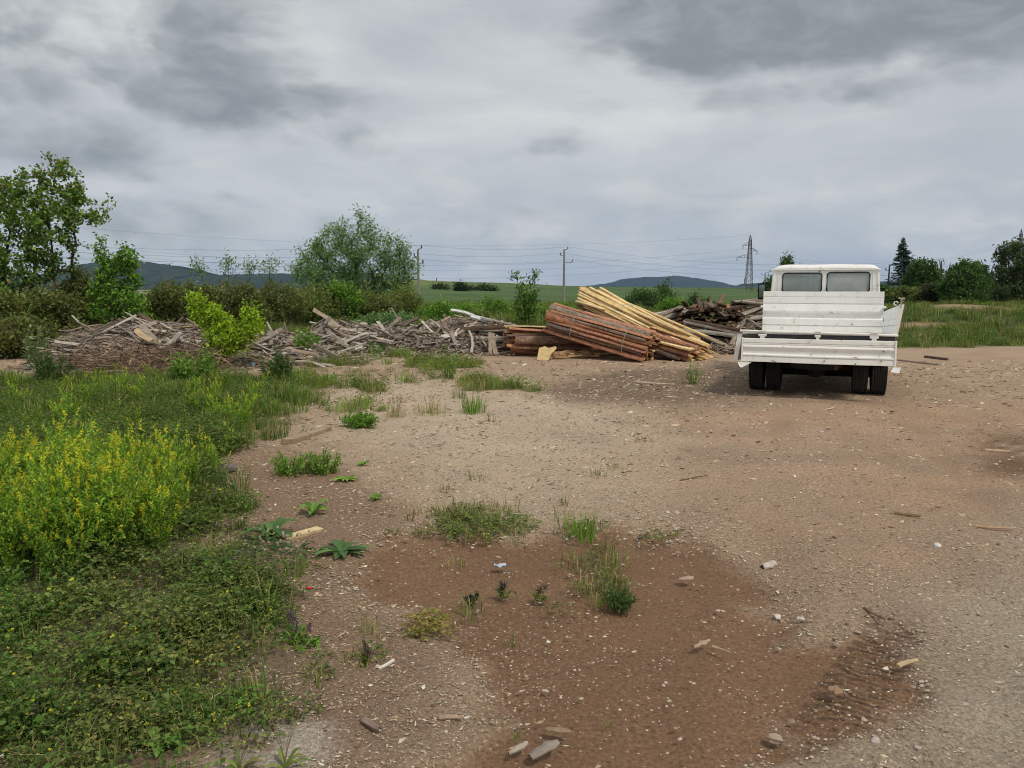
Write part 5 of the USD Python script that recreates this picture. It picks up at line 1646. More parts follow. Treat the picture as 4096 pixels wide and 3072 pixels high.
def tree(name, label, cat, Y, lobes, trunks, ntips, per, size, aspect, cols, seed, group=None, spread=None, shell=0.5, r_tip=0.004, power=0.5, bark=srgb(84, 74, 64), deep=0.9, droop=0.0, jag=0.12, sag=0.0, last=0.75, extra=None, names=('trunk', 'crown')):
    rng = np.random.default_rng(seed)
    B = px_blobs(Y, lobes, deep)
    tips, _, _ = in_blobs(B, ntips, rng, shell)
    gz = lambda p: float(terrain(p[0], p[1]))
    T = []
    for tr in trunks:
        pts = [at(u, v, Y + dy) for u, v, dy in tr]
        pts[0][2] = gz(pts[0]) - 0.05
        T.append(np.array(pts))
    tips = tips[tips[:, 2] > [gz(p) + 0.08 for p in tips]] if len(tips) else tips
    N, ch, cnt = grow(T, tips, rng, jag, sag)
    t = thing(name, label, cat, [T[0][0][0], T[0][0][1], gz(T[0][0])], group)
    b = wood(N, ch, cnt, r_tip, power, len(T))
    b.c = [np.broadcast_to(bark, x.shape) for x in b.c]
    part(t, names[0], b, M_STEM, smooth=True)
    b = MB()
    b.add(*leaves_on(N, ch, len(T), per, rng, size, aspect, spread if spread is not None else size * 0.9, cols, droop=droop, last=last))
    if extra:
        tipz = N[[c[-1] for c in ch[len(T):]]]
        top = tipz[np.argsort(-tipz[:, 2])][: int(len(tipz) * extra[0])]
        n = len(top) * extra[1]
        P = np.repeat(top, extra[1], 0) + rng.normal(0, size * 0.6, (n, 3))
        b.add(*leaf_quads(P, rng.normal(0, 1, (n, 3)) + [0, 0, 0.5], rng.normal(0, 1, (n, 3)), size * 0.75 * np.exp(rng.normal(0, .2, n)), size * 0.5, tints(rng, n, extra[2])))
    part(t, names[1], b, M_LEAF)
    return t


G_MAPLE = [1.45 * x for x in [srgb(82, 106, 50), srgb(96, 120, 54), srgb(70, 92, 46), srgb(112, 128, 58)]]
G_YOUNG = [srgb(92, 132, 48), srgb(108, 146, 54), srgb(76, 112, 44), srgb(126, 160, 62)]
G_BRIGHT = [srgb(140, 170, 40), srgb(156, 184, 46), srgb(122, 152, 38), srgb(168, 194, 60)]
G_WILLOW = [1.3 * x for x in [srgb(104, 128, 84), srgb(90, 116, 70), srgb(118, 140, 100), srgb(82, 104, 64)]]
G_DARK = [1.5 * x for x in [srgb(84, 96, 50), srgb(74, 84, 46), srgb(98, 106, 54), srgb(98, 92, 58)]]
G_THICK = [1.48 * x for x in [srgb(88, 106, 52), srgb(80, 96, 48), srgb(104, 116, 56), srgb(108, 104, 60)]]
G_FAR = [1.3 * x for x in [srgb(74, 98, 54), srgb(64, 86, 48), srgb(88, 110, 60), srgb(58, 78, 44)]]
G_SPRUCE = [1.3 * x for x in [srgb(52, 70, 56), srgb(46, 62, 50), srgb(60, 80, 62)]]
G_WEED = [1.3 * x for x in [srgb(88, 124, 50), srgb(104, 138, 56), srgb(76, 108, 46), srgb(120, 146, 62)]]
RED_TIP = [srgb(150, 84, 66), srgb(136, 92, 60), srgb(160, 110, 80)]


def stems(lobes, base_v, n=3):
    """Straight starting stems for a shrub: from the ground up into its lobes."""
    us = np.array([l[0] for l in lobes], float)
    lo, hi = us.min(), us.max()
    out = []
    for i in range(n):
        q = (i + 0.5) / n
        u = lo + (hi - lo) * q
        k = int(np.argmin(np.abs(us - u)))
        out.append([(u * 0.6 + us.mean() * 0.4, base_v, 0), (u, (base_v + lobes[k][1]) / 2, 0.05), (lobes[k][0], lobes[k][1] + lobes[k][3] * 0.4, 0.0)])
    return out


def shrub(name, label, Y, lobes, base_v, ntips, per, size, aspect, cols, seed, nst=4, **k):
    return tree(name, label, k.pop('cat', 'shrub'), Y, lobes, stems(lobes, base_v, nst), ntips, per, size, aspect, cols, seed, names=('stems', 'foliage'), **k)


def build_trees():
    tree('maple_tree', 'young leafy tree with reddish shoot tips at the far left edge', 'tree', 19.0,
         [(185, 640, 16, 40), (200, 700, 45, 55), (255, 690, 26, 50), (290, 740, 40, 50), (60, 730, 60, 60), (130, 745, 50, 60), (20, 780, 60, 80), (230, 800, 95, 65), (340, 790, 45, 26), (410, 790, 34, 16), (395, 868, 48, 18), (330, 850, 60, 34), (110, 850, 90, 80), (10, 900, 70, 90),
          (220, 900, 90, 70), (170, 980, 90, 60), (270, 975, 40, 45), (60, 1010, 80, 70), (140, 1080, 90, 70), (235, 1060, 45, 40), (40, 1120, 80, 60), (-110, 760, 100, 120), (-130, 950, 110, 130), (-60, 1060, 80, 90)],
         [[(225, 1480, 0), (222, 1230, 0), (216, 1060, 0.05), (200, 930, 0.1), (190, 800, 0.1)], [(80, 1480, 0.2), (112, 1200, 0.2), (140, 1080, 0.2), (110, 930, 0.3), (80, 800, 0.3)], [(20, 1480, -0.1), (6, 1120, -0.1), (40, 930, -0.2), (20, 800, -0.2)]],
         460, 27, 0.078, 0.85, G_MAPLE, 1, r_tip=0.0036, spread=0.07, extra=(0.16, 5, RED_TIP), deep=1.1)
    tree('maple_sapling', 'slim light green sapling with a tall thin leader behind the stick heap', 'tree', 18.6,
         [(390, 945, 14, 26), (398, 985, 24, 30), (418, 1030, 26, 26), (505, 1012, 38, 34), (525, 1035, 26, 30), (490, 1060, 50, 30), (415, 1095, 34, 30), (455, 1120, 60, 40), (520, 1115, 40, 36), (400, 1170, 36, 40), (470, 1185, 60, 40), (520, 1200, 50, 40), (430, 1240, 60, 40), (520, 1260, 60, 34)],
         [[(450, 1420, 0), (445, 1250, 0), (430, 1120, 0.05), (405, 1000, 0.05), (390, 935, 0.05)], [(480, 1420, 0.1), (490, 1220, 0.1), (505, 1060, 0.1)]],
         240, 18, 0.085, 0.6, G_YOUNG, 2, r_tip=0.004, spread=0.07, droop=0.5, shell=0.7)
    tree('maple_sapling', 'bright yellow-green bush with two heads before the wood heaps', 'shrub', 14.7,
         [(775, 1190, 22, 20), (800, 1215, 40, 28), (790, 1250, 32, 24), (845, 1235, 26, 24), (855, 1285, 50, 40), (900, 1310, 40, 34), (880, 1360, 56, 40), (905, 1395, 36, 20), (1000, 1240, 24, 24), (1015, 1275, 28, 30), (985, 1300, 40, 28), (1020, 1325, 26, 26), (975, 1340, 40, 26), (960, 1385, 30, 20)],
         [[(890, 1440, 0), (880, 1360, 0), (850, 1280, 0), (790, 1205, 0)], [(920, 1440, 0.1), (960, 1350, 0.1), (1005, 1255, 0.1)]],
         210, 24, 0.052, 0.75, G_BRIGHT, 3, r_tip=0.003, spread=0.06, shell=0.75)
    # thicket at the left
    rng = np.random.default_rng(77)
    for i, (Y, lobes, bv, cols, lab) in enumerate((
            (17.6, [(30, 1180, 80, 60), (-60, 1220, 90, 70), (60, 1270, 110, 70), (-20, 1350, 120, 60)], 1450, G_THICK, 'dense olive shrub at the left edge under the young tree'),
            (18.4, [(180, 1200, 80, 50), (250, 1210, 60, 40), (190, 1280, 110, 60), (260, 1330, 100, 50)], 1440, G_DARK, 'dark brownish-green shrub right of the tree trunks'),
            (19.6, [(320, 1110, 34, 40), (300, 1160, 50, 40), (345, 1190, 60, 46), (330, 1260, 80, 60)], 1420, G_DARK, 'upright dark shrub between the young tree and the sapling'),
            (17.2, [(110, 1330, 100, 60), (20, 1400, 110, 50), (200, 1390, 90, 50)], 1480, G_DARK, 'low dark bramble mass at the foot of the left thicket'),
            (22.5, [(600, 1210, 60, 50), (680, 1180, 60, 50), (640, 1260, 90, 50)], 1380, G_DARK, 'dark thicket shrub just right of the light green sapling'),
            (23.5, [(770, 1180, 70, 46), (840, 1200, 70, 46), (800, 1250, 100, 50), (720, 1200, 50, 40)], 1370, G_DARK, 'dark shrub behind the yellow-green bush, left part'),
            (24.5, [(920, 1170, 70, 46), (990, 1190, 70, 50), (950, 1240, 100, 50), (1030, 1260, 60, 40)], 1360, G_DARK, 'dark brown-green shrub behind the yellow-green bush, right part'),
            (25.5, [(1100, 1180, 70, 50), (1170, 1200, 70, 50), (1130, 1250, 110, 46), (1060, 1210, 60, 50)], 1350, G_DARK, 'dark shrub left of the willow'),
            (27.0, [(1240, 1190, 80, 50), (1290, 1230, 90, 44), (1210, 1250, 70, 36)], 1340, G_THICK, 'rounded shrub at the left foot of the willow'),
            (27.5, [(1360, 1165, 50, 40), (1390, 1200, 60, 46), (1340, 1220, 60, 44)], 1335, G_YOUNG, 'fresh green shrub in front of the willow trunk'),
            (28.5, [(1470, 1210, 80, 44), (1530, 1230, 80, 36), (1430, 1250, 80, 30)], 1330, G_DARK, 'dark shrub in front of the willow at its right'),
            (30.0, [(1630, 1200, 60, 50), (1600, 1240, 80, 40), (1680, 1240, 60, 30)], 1325, G_THICK, 'olive shrub beside the first utility pole'))):
        shrub('thicket_shrub', lab, Y, lobes, bv, 190, 27, 0.085, 0.55, cols, 100 + i, nst=6, r_tip=0.003, spread=0.085, shell=0.55, bark=srgb(92, 78, 66))
    tree('willow_tree', 'big loose grey-green willow standing behind the thicket', 'tree', 36.0,
         [(1443, 860, 22, 26), (1460, 905, 44, 34), (1375, 900, 34, 28), (1440, 950, 60, 40), (1345, 935, 44, 32), (1330, 985, 90, 44), (1510, 965, 60, 40), (1240, 995, 50, 36), (1215, 1030, 34, 34), (1270, 1050, 70, 44), (1380, 1040, 90, 46), (1480, 1030, 90, 50), (1560, 990, 36, 26), (1600, 970, 26, 26), (1620, 1010, 34, 36), (1640, 1060, 26, 40),
          (1580, 1060, 60, 46), (1550, 1120, 70, 44), (1620, 1110, 36, 34), (1440, 1110, 100, 46), (1320, 1110, 90, 46), (1230, 1100, 60, 34), (1180, 1075, 44, 16), (1400, 1170, 120, 40), (1540, 1180, 70, 40), (1280, 1170, 70, 36)],
         [[(1430, 1330, 0), (1420, 1200, 0), (1400, 1080, 0.2), (1390, 980, 0.2)], [(1450, 1330, 0.1), (1470, 1150, 0.1), (1480, 1030, 0), (1460, 930, 0)], [(1480, 1330, -0.2), (1500, 1180, -0.2), (1540, 1080, -0.3)], [(1410, 1330, 0.4), (1350, 1160, 0.4), (1290, 1060, 0.5)]],
         660, 24, 0.16, 0.32, [1.15 * x for x in G_WILLOW], 4, r_tip=0.0065, spread=0.15, droop=0.2, shell=0.4, bark=srgb(78, 72, 62))
    for i, (lobes, tr, lab) in enumerate((([(790, 1058, 16, 14), (800, 1085, 14, 12)], [[(850, 1370, 0), (830, 1180, 0), (795, 1070, 0)]], 'thin bent willow shoot left of the tall ones'),
                                          ([(905, 1035, 16, 18), (915, 1065, 26, 22), (930, 1050, 18, 14)], [[(925, 1360, 0), (920, 1180, 0), (912, 1060, 0)]], 'tallest sparse willow shoot rising over the thicket'),
                                          ([(985, 1072, 16, 10), (1010, 1065, 14, 10)], [[(990, 1360, 0), (1000, 1180, 0), (998, 1080, 0)]], 'small sparse shoot between two taller ones'),
                                          ([(1055, 1075, 24, 14), (1085, 1050, 20, 16), (1100, 1070, 18, 14)], [[(1070, 1355, 0), (1075, 1180, 0), (1080, 1070, 0)]], 'sparse leafy shoot just left of the willow crown'))):
        tree('willow_shoot', lab, 'shrub', 25.0, lobes, tr, 14, 15, 0.10, 0.35, G_WILLOW, 140 + i, r_tip=0.0022, spread=0.12, shell=0.0, last=0.95, names=('stems', 'foliage'))
    # green undergrowth right of the willow
    for i, (Y, lobes, bv, cols, lab) in enumerate((
            (27.0, [(1720, 1250, 60, 30), (1770, 1245, 50, 34), (1740, 1280, 80, 26)], 1330, G_YOUNG, 'low green shrub behind the middle of the long heap'),
            (29.0, [(1830, 1235, 60, 34), (1890, 1240, 56, 30), (1850, 1270, 90, 24)], 1325, G_WEED, 'leafy green shrub behind the right part of the long heap'),
            (30.5, [(1960, 1225, 50, 36), (2010, 1240, 50, 36), (1980, 1270, 80, 24)], 1320, G_YOUNG, 'green shrub just left of the wind-blown sapling'),
            (31.0, [(2200, 1255, 50, 26), (2250, 1245, 44, 26)], 1310, G_YOUNG, 'low green shrub behind the left end of the leaning bundle'),
            (24.0, [(1920, 1272, 36, 18), (1880, 1278, 30, 14)], 1330, G_THICK, 'small dark shrub close behind the white painted board'),
            (23.5, [(1560, 1285, 70, 28), (1490, 1290, 60, 22), (1620, 1280, 40, 22)], 1360, G_WILLOW, 'grey-green low shrub close behind the long heap'),
            (33.0, [(1560, 1200, 50, 40), (1590, 1235, 60, 30)], 1310, G_THICK, 'shrub filling the gap between willow and first pole'))):
        shrub('green_shrub', lab, Y, lobes, bv, 120, 26, 0.075, 0.6, cols, 160 + i, nst=5, r_tip=0.003, spread=0.08)
    tree('wind_blown_sapling', 'slender sapling with wind-blown top behind the red bundle', 'tree', 25.0,
         [(2062, 1102, 16, 14), (2075, 1125, 14, 14), (2145, 1088, 14, 20), (2130, 1110, 20, 16), (2110, 1130, 22, 20), (2085, 1150, 26, 18), (2120, 1165, 30, 22), (2095, 1190, 40, 20), (2130, 1215, 44, 26), (2080, 1225, 40, 24), (2140, 1250, 40, 20), (2090, 1258, 44, 20)],
         [[(2100, 1345, 0), (2100, 1240, 0), (2105, 1160, 0), (2140, 1085, 0)], [(2108, 1345, 0.1), (2120, 1250, 0.1), (2135, 1200, 0)], [(2092, 1345, -0.1), (2085, 1240, 0), (2070, 1120, 0)]],
         80, 18, 0.10, 0.42, G_FAR + G_YOUNG, 5, r_tip=0.004, spread=0.07, shell=0.3, bark=srgb(70, 60, 50))
    for i, (Y, lobes, bv, cols, lab) in enumerate((
            (44.0, [(2555, 1180, 38, 24), (2600, 1195, 44, 30), (2530, 1205, 30, 20)], 1265, G_FAR, 'dark round shrub in the field behind the yellow planks'),
            (46.0, [(2655, 1150, 24, 30), (2660, 1190, 44, 34), (2630, 1215, 40, 24)], 1262, G_FAR, 'pointed dark shrub in the field behind the yellow planks'),
            (40.0, [(2700, 1215, 44, 18), (2670, 1230, 40, 14)], 1275, G_YOUNG, 'pale green low shrub at the foot of the pointed one'),
            (42.0, [(2780, 1205, 14, 22), (2772, 1225, 24, 18)], 1268, G_FAR, 'narrow dark shrub behind the end-on bundle'),
            (42.0, [(2833, 1222, 14, 14)], 1268, G_FAR, 'tiny dark shrub right of the narrow one'),
            (33.0, [(2930, 1240, 56, 16), (2990, 1232, 50, 18), (2880, 1250, 40, 10)], 1292, G_WEED, 'low light green shrubs behind the old bundles'),
            (46.0, [(3090, 1125, 26, 26), (3085, 1165, 40, 36)], 1262, G_FAR, 'grey-green shrub behind the left edge of the cab'),
            (150.0, [(1838, 1153, 16, 10), (1850, 1160, 20, 7)], 1176, [srgb(52, 66, 44)], 'single dark bush standing in the far green field'),
            (170.0, [(1755, 1156, 24, 7), (1780, 1158, 16, 5)], 1172, [srgb(62, 78, 50)], 'flat dark hedge in the far field, left of the single bush'),
            (172.0, [(1910, 1158, 44, 5), (1960, 1159, 34, 4)], 1172, [srgb(66, 84, 52)], 'thin hedge line in the far field, right of the single bush'))):
        shrub('field_shrub', lab, Y, lobes, bv, 90, 26, 0.11 * Y / 44, 0.55, cols, 180 + i, nst=4, r_tip=0.0045, spread=0.12 * Y / 44)
    tree('field_tree', 'tree whose top shows above the cab roof', 'tree', 52.0, [(3152, 1028, 20, 12), (3148, 1050, 32, 20), (3155, 1090, 44, 34), (3150, 1140, 50, 40)],
         [[(3152, 1270, 0), (3152, 1140, 0), (3150, 1050, 0)]], 130, 24, 0.15, 0.5, G_FAR, 6, r_tip=0.007, spread=0.13)
    for i, (Y, lobes, bv, cols, lab, n) in enumerate((
            (58.0, [(3690, 1075, 44, 34), (3720, 1110, 44, 36), (3670, 1130, 60, 36), (3710, 1160, 56, 30)], 1255, G_FAR, 'round tree close at the right of the spruce', 200),
            (50.0, [(3620, 1185, 56, 30), (3680, 1185, 50, 26), (3650, 1215, 70, 20)], 1262, G_DARK + G_FAR[:2], 'low olive tree in front of the spruce', 150),
            (49.0, [(3745, 1165, 44, 30), (3770, 1195, 50, 30), (3740, 1215, 56, 18)], 1262, [srgb(70, 72, 50), srgb(60, 64, 44), srgb(84, 88, 58)], 'brownish dark shrub between the spruce and the round green tree', 150),
            (47.0, [(3870, 1070, 40, 26), (3830, 1095, 40, 30), (3910, 1100, 50, 40), (3860, 1120, 70, 40), (3800, 1140, 44, 40), (3935, 1150, 50, 40), (3870, 1180, 90, 44), (3810, 1200, 50, 30), (3930, 1205, 50, 30)], 1270, G_FAR + [srgb(84, 116, 56)], 'broad round green tree second from the right edge', 330),
            (40.0, [(4040, 990, 40, 34), (4085, 1000, 50, 40), (4010, 1030, 34, 34), (4060, 1070, 70, 50), (4100, 1120, 90, 70), (4010, 1100, 40, 30), (4040, 1160, 70, 50), (4000, 1190, 36, 30), (4080, 1220, 100, 44), (4170, 1060, 90, 110)], 1285, [1.25 * srgb(74, 86, 58), 1.25 * srgb(64, 76, 52), 1.25 * srgb(90, 102, 70)], 'big dark tree at the right edge', 360),
            (70.0, [(3535, 1168, 26, 18), (3550, 1180, 22, 14)], 1220, G_FAR, 'small distant tree at the right of the cab', 60))):
        shrub('broadleaf_tree', lab, Y, lobes, bv, int(n * 1.5), 34, 0.15 * Y / 48, 0.6, cols, 200 + i, nst=3, cat='tree', r_tip=0.006, spread=0.12 * Y / 48)
    # the spruce
    rng = np.random.default_rng(9)
    Y = 60.0
    top, foot = at(3612, 946, Y), at(3620, 1250, Y)
    foot[2] = float(terrain(foot[0], foot[1]))
    t = thing('spruce_tree', 'tall dark pointed spruce at the right of the truck', 'tree', foot)
    b = MB()
    b.add(*tube([foot, foot + (top - foot) * 0.5, top], [0.12, 0.07, 0.008], 7), srgb(70, 60, 52))
    P, D, Q = [], [], []
    H = top[2] - foot[2]
    for k in range(150):
        q = 0.02 + 0.96 * (k / 150.0) ** 0.9
        L = (0.03 + 2.0 * (q ** 0.95)) * rng.uniform(0.65, 1.15)
        a = k * 2.4 + rng.normal() * 0.3
        o = top + (foot - top) * q * 0.97
        d = np.array([math.cos(a), math.sin(a), 0])
        m = 7
        s = np.linspace(0.08, 1, m)
        pts = o + np.outer(s * L, d) + np.outer(-0.42 * L * s + 0.34 * L * s ** 2, [0, 0, 1])
        b.add(*tube(pts, np.linspace(0.018, 0.004, m), 4), srgb(72, 60, 50))
        n = 90
        f = rng.random(n) ** 0.8
        w = np.interp(f, s, s)
        pp = o + np.outer(f * L, d) + np.outer(-0.42 * L * f + 0.34 * L * f ** 2, [0, 0, 1])
        side = np.array([-d[1], d[0], 0])
        off = rng.uniform(-1, 1, n) * 0.26 * L * (1.05 - f)
        pp = pp + np.outer(off, side) + np.outer(-np.abs(off) * 0.35, [0, 0, 1]) + rng.normal(0, 0.025, (n, 3))
        P.append(pp)
        Q.append(np.full(n, min(1.0, 0.35 + 3 * q)))
        D.append(np.outer(np.ones(n), d) * 0.9 + np.outer(np.sign(off), side) * 0.7 + rng.normal(0, 0.3, (n, 3)) + [0, 0, -0.35])
    P, D = np.vstack(P), np.vstack(D)
    part(t, 'trunk', b, M_STEM)
    b = MB()
    n = len(P)
    b.add(*leaf_quads(P, D, rng.normal(0, 0.4, (n, 3)) + [0, 0, 1], 0.15 * np.concatenate(Q) * np.exp(rng.normal(0, .2, n)), 0.045 * np.concatenate(Q), tints(rng, n, G_SPRUCE)))
    part(t, 'crown', b, M_LEAF)


build_trees()

# ------------------------------------------------------------------ poles, pylons, wires
M_CONC = col_mat('concrete', rough=0.9, spec=0.2, vary=0.2, scale=4.0, bump=0.2, bscale=20)
M_STEEL = col_mat('galvanised_steel', rough=0.6, spec=0.4, vary=0.15, scale=3.0)


def gz(x, y):
    return float(terrain(x, y))


def pole(label, u, vtop, Y, r, col, heads, name='utility_pole', cat='utility pole'):
    p = at(u, vtop, Y)
    z0 = gz(p[0], p[1])
    t = thing(name, label, cat, [p[0], p[1], z0])
    b = MB()
    b.add(*tube([[p[0], p[1], z0 - 0.1], [p[0], p[1], (z0 + p[2]) / 2], [p[0], p[1], p[2]]], [r, r * 0.85, r * 0.68], 10), col)
    part(t, 'shaft', b, M_CONC, smooth=True)
    for dx, dz in heads:
        b = MB()
        b.add(*tube([[p[0], p[1], p[2] + dz - 0.12], [p[0] + dx * 0.7, p[1], p[2] + dz - 0.10], [p[0] + dx, p[1], p[2] + dz - 0.03]], 0.03, 5), srgb(60, 58, 56))
        ar = part(t, 'bracket', b, M_STEEL)
        b = MB()
        v, f = lathe([(-0.01, 0.02), (0.0, 0.055), (0.06, 0.06), (0.08, 0.04), (0.12, 0.06), (0.18, 0.055), (0.22, 0.02), (0.23, 0.001)], 8)
        b.add(np.stack([v[:, 1] + p[0] + dx, v[:, 2] + p[1], v[:, 0] + p[2] + dz - 0.02], 1), f, srgb(70, 62, 58))
        part(ar, 'insulator', b, M_STEEL, smooth=True)
    return p


def lattice(b, P, w0, w1, z0, z1, n, r, col):
    """Four tapering corner posts with crossed bracing."""
    zs = [z0 + (z1 - z0) * (1 - (1 - i / n) ** 1.25) for i in range(n + 1)]
    W = [w0 + (w1 - w0) * (z - z0) / (z1 - z0) for z in zs]
    cr = lambda i, k: np.array([P[0] + W[i] / 2 * (1, 1, -1, -1)[k], P[1] + W[i] / 2 * (1, -1, -1, 1)[k], zs[i]])
    for i in range(n):
        for k in range(4):
            b.add(*bar(cr(i, k), cr(i + 1, k), r * 1.5), col)
            b.add(*bar(cr(i, k), cr(i + 1, (k + 1) % 4), r * 0.8), col)
            b.add(*bar(cr(i, (k + 1) % 4), cr(i + 1, k), r * 0.8), col)
        for k in range(4):
            b.add(*bar(cr(i + 1, k), cr(i + 1, (k + 1) % 4), r * 0.8), col)


def pylon(label, u, vtop, Y, wpx, arms, n=9):
    s = Y / FPX
    p = at(u, vtop, Y)
    z0 = gz(p[0], p[1])
    t = thing('pylon', label, 'pylon', [p[0], p[1], z0])
    c = srgb(78, 76, 77)
    r = 1.1 * s
    b = MB()
    lattice(b, p, wpx * s, wpx * 0.3 * s, z0, p[2] - 18 * s, n, r, c)
    for k in range(4):
        w = wpx * 0.15 * s
        b.add(*bar([p[0] + w * (1, 1, -1, -1)[k], p[1] + w * (1, -1, -1, 1)[k], p[2] - 18 * s], [p[0], p[1], p[2]], r * 1.3), c)
    part(t, 'lattice_mast', b, M_STEEL)
    ends = []
    for du, v in arms:
        e = np.array([p[0] + du * s, p[1], p[2] - (v - vtop) * s])
        w = 4.5 * s
        b = MB()
        sg = np.sign(du)
        b.add(*bar([p[0] + sg * w, p[1] - w * 0.6, e[2] - 1 * s], e, r * 1.3), c)
        b.add(*bar([p[0] + sg * w, p[1] + w * 0.6, e[2] - 1 * s], e, r * 1.3), c)
        b.add(*bar([p[0] + sg * w, p[1], e[2] + 13 * s], e, r * 1.3), c)
        for q in (0.35, 0.65):
            a0 = np.array([p[0] + sg * w, p[1], e[2]]) * (1 - q) + e * q
            b.add(*bar(a0, a0 + [0, 0, 13 * s * (1 - q)], r * 0.8), c)
        ar = part(t, 'crossarm', b, M_STEEL)
        b = MB()
        b.add(*tube([e, e - [0, 0, 14 * s]], 1.1 * s, 5), srgb(70, 66, 64))
        part(ar, 'insulator', b, M_STEEL)
        ends.append(e - [0, 0, 14 * s])
    return p, ends


def wire(label, A, B, sag, group='overhead wires', r=0.012):
    A, B = np.asarray(A, float), np.asarray(B, float)
    q = np.linspace(0, 1, 25)
    p = A + np.outer(q, B - A) - np.outer(4 * sag * q * (1 - q), [0, 0, 1])
    b = MB()
    b.add(*tube(p, r, 4), srgb(58, 60, 64))
    single('overhead_wire', b, M_STEEL, label, 'wire', group)


def build_lines():
    C = srgb(134, 130, 122)
    H3 = ((0.16, 0.18), (-0.22, -0.35), (0.34, -1.0))
    p1 = pole('tall concrete utility pole standing just right of the willow', 1672, 998, 68.0, 0.13, C, ((0.30, 0.15), (-0.32, -0.5), (0.40, -1.05)))
    p2 = pole('concrete utility pole with three insulators above the red bundle', 2257, 998, 84.0, 0.14, C, ((0.36, 0.10), (-0.38, -0.55), (0.86, -1.25)))
    pole('small distant pole just behind the wind-blown sapling', 2139, 1092, 190.0, 0.17, srgb(104, 98, 92), ((0.6, 0.1), (0.8, -1.6)))
    pole('thin bare post in the field between two poles', 2188, 1128, 130.0, 0.06, C, (), name='field_post', cat='post')
    pole('thin bare post beside the lattice pylon', 2978, 1112, 140.0, 0.08, C, (), name='field_post', cat='post')
    pole('small distant pole by the left side of the cab', 3061, 1092, 150.0, 0.12, srgb(84, 80, 76), ((0.7, 0.15), (-0.7, -0.3)))
    p7 = pole('dark wooden pole standing left of the spruce', 3558, 1062, 78.0, 0.10, srgb(66, 62, 58), ((0.34, 0.12), (-0.34, -0.4), (0.3, -1.1)))
    p0 = pole('faint distant pole in front of the left hill', 678, 1054, 170.0, 0.15, srgb(98, 96, 92), ((0.7, 0.1), (-0.7, -0.1)))
    pole('tiny pole on the skyline of the far field', 1746, 1112, 400.0, 0.3, srgb(98, 94, 90), ((1.0, 0.0), (-1.0, -1.4)))
    q, E = pylon('steel lattice pylon with three arms left of the truck cab', 3002, 940, 190.0, 27, ((-28, 980), (28, 1001), (-50, 1027)), 10)
    pylon('two-armed far pylon between the spruce and the round tree', 3766, 1040, 330.0, 13, ((11, 1046), (-8, 1046)), 6)
    pylon('pylon top just showing over the round green tree', 3918, 1044, 360.0, 12, ((12, 1050), (-12, 1050)), 6)
    q2, E2 = pylon('pylon rising behind the big dark tree at the right edge', 4086, 916, 260.0, 24, ((-34, 952), (30, 962), (40, 986)), 9)
    # conductors of the lattice pylon, leftwards to the next pylon outside the picture
    L = [at(-700, 842, 150), at(-700, 880, 152), at(-700, 905, 148)]
    T = [at(-700, 800, 150)]
    wire('lowest of the three long conductors running left from the lattice pylon', E[2], L[2], 6.6)
    wire('middle one of the three long conductors running left from the lattice pylon', E[0], L[0], 6.6)
    wire('long conductor running left from the right arm of the lattice pylon', E[1], L[1], 6.4)
    wire('thin earth wire running left from the tip of the lattice pylon', q, T[0], 5.0, r=0.011)
    for i, (e, k) in enumerate(zip(E, (0, 1, 2))):
        wire(f'conductor running right behind the cab from the {("upper left", "right", "lower left")[i]} arm of the lattice pylon', e, E2[i], 5.5)
    # local line on the poles
    off = ((0.30, 0.36), (-0.32, -0.32), (0.40, -0.86))
    o2 = ((0.36, 0.30), (-0.38, -0.35), (0.86, -1.05))
    left = at(-500, 930, 60)
    for i, nm in enumerate(('upper', 'middle', 'lower')):
        a = p1 + [off[i][0], 0, off[i][1]]
        c = p2 + [o2[i][0], 0, o2[i][1]]
        wire(f'{nm} wire between the two concrete poles', a, c, 0.35, 'wires of the pole line', 0.007)
        wire(f'{nm} wire running left from the pole by the willow', a, left + [0, 0.4 * i, -0.35 * i], 0.8, 'wires of the pole line', 0.007)
        wire(f'{nm} wire running right from the pole above the red bundle', c, p7 + [(0.34, -0.34, 0.3)[i], 0, (0.3, -0.2, -0.9)[i]], 0.9, 'wires of the pole line', 0.007)
    for i, v in enumerate((1030, 1046, 1062, 1080)):
        wire(f'{("first", "second", "third", "fourth")[i]} of the thin low wires before the left hill, counted from the top', at(-300, v - 22, 200), at(1700, v + 28 - 6 * i, 240), 1.0, 'thin wires before the left hill', 0.014)


build_lines()

# ------------------------------------------------------------------ ground cover
def scatter(name, label, cat, protos, m, pos, yaw, scale, idx, tilt=None):
    """One PointInstancer of clumps (prototypes are (v, f, c) about the origin)."""
    path = '/World/' + numbered('/World', name)
    pi = UsdGeom.PointInstancer.Define(stage, path)
    rel = pi.CreatePrototypesRel()
    for k, (v, f, c) in enumerate(protos):
        p = put(f'{path}/clump_{k + 1:03d}', v, f, c, m)
        rel.AddTarget(p.GetPath())
    pi.CreatePositionsAttr(Vt.Vec3fArray.FromNumpy(np.ascontiguousarray(pos, dtype=np.float32)))
    pi.CreateProtoIndicesAttr(Vt.IntArray.FromNumpy(np.ascontiguousarray(idx, dtype=np.int32)))
    q = np.zeros((len(pos), 4))
    q[:, 0], q[:, 3] = np.cos(yaw / 2), np.sin(yaw / 2)
    pi.CreateOrientationsAttr(Vt.QuathArray([Gf.Quath(float(a), 0.0, 0.0, float(d)) for a, _, _, d in q]))
    s = np.asarray(scale, float)
    s = np.repeat(s[:, None], 3, 1) if s.ndim == 1 else s
    pi.CreateScalesAttr(Vt.Vec3fArray.FromNumpy(np.ascontiguousarray(s, dtype=np.float32)))
    setdata(pi.GetPrim(), label, cat, kind='stuff')


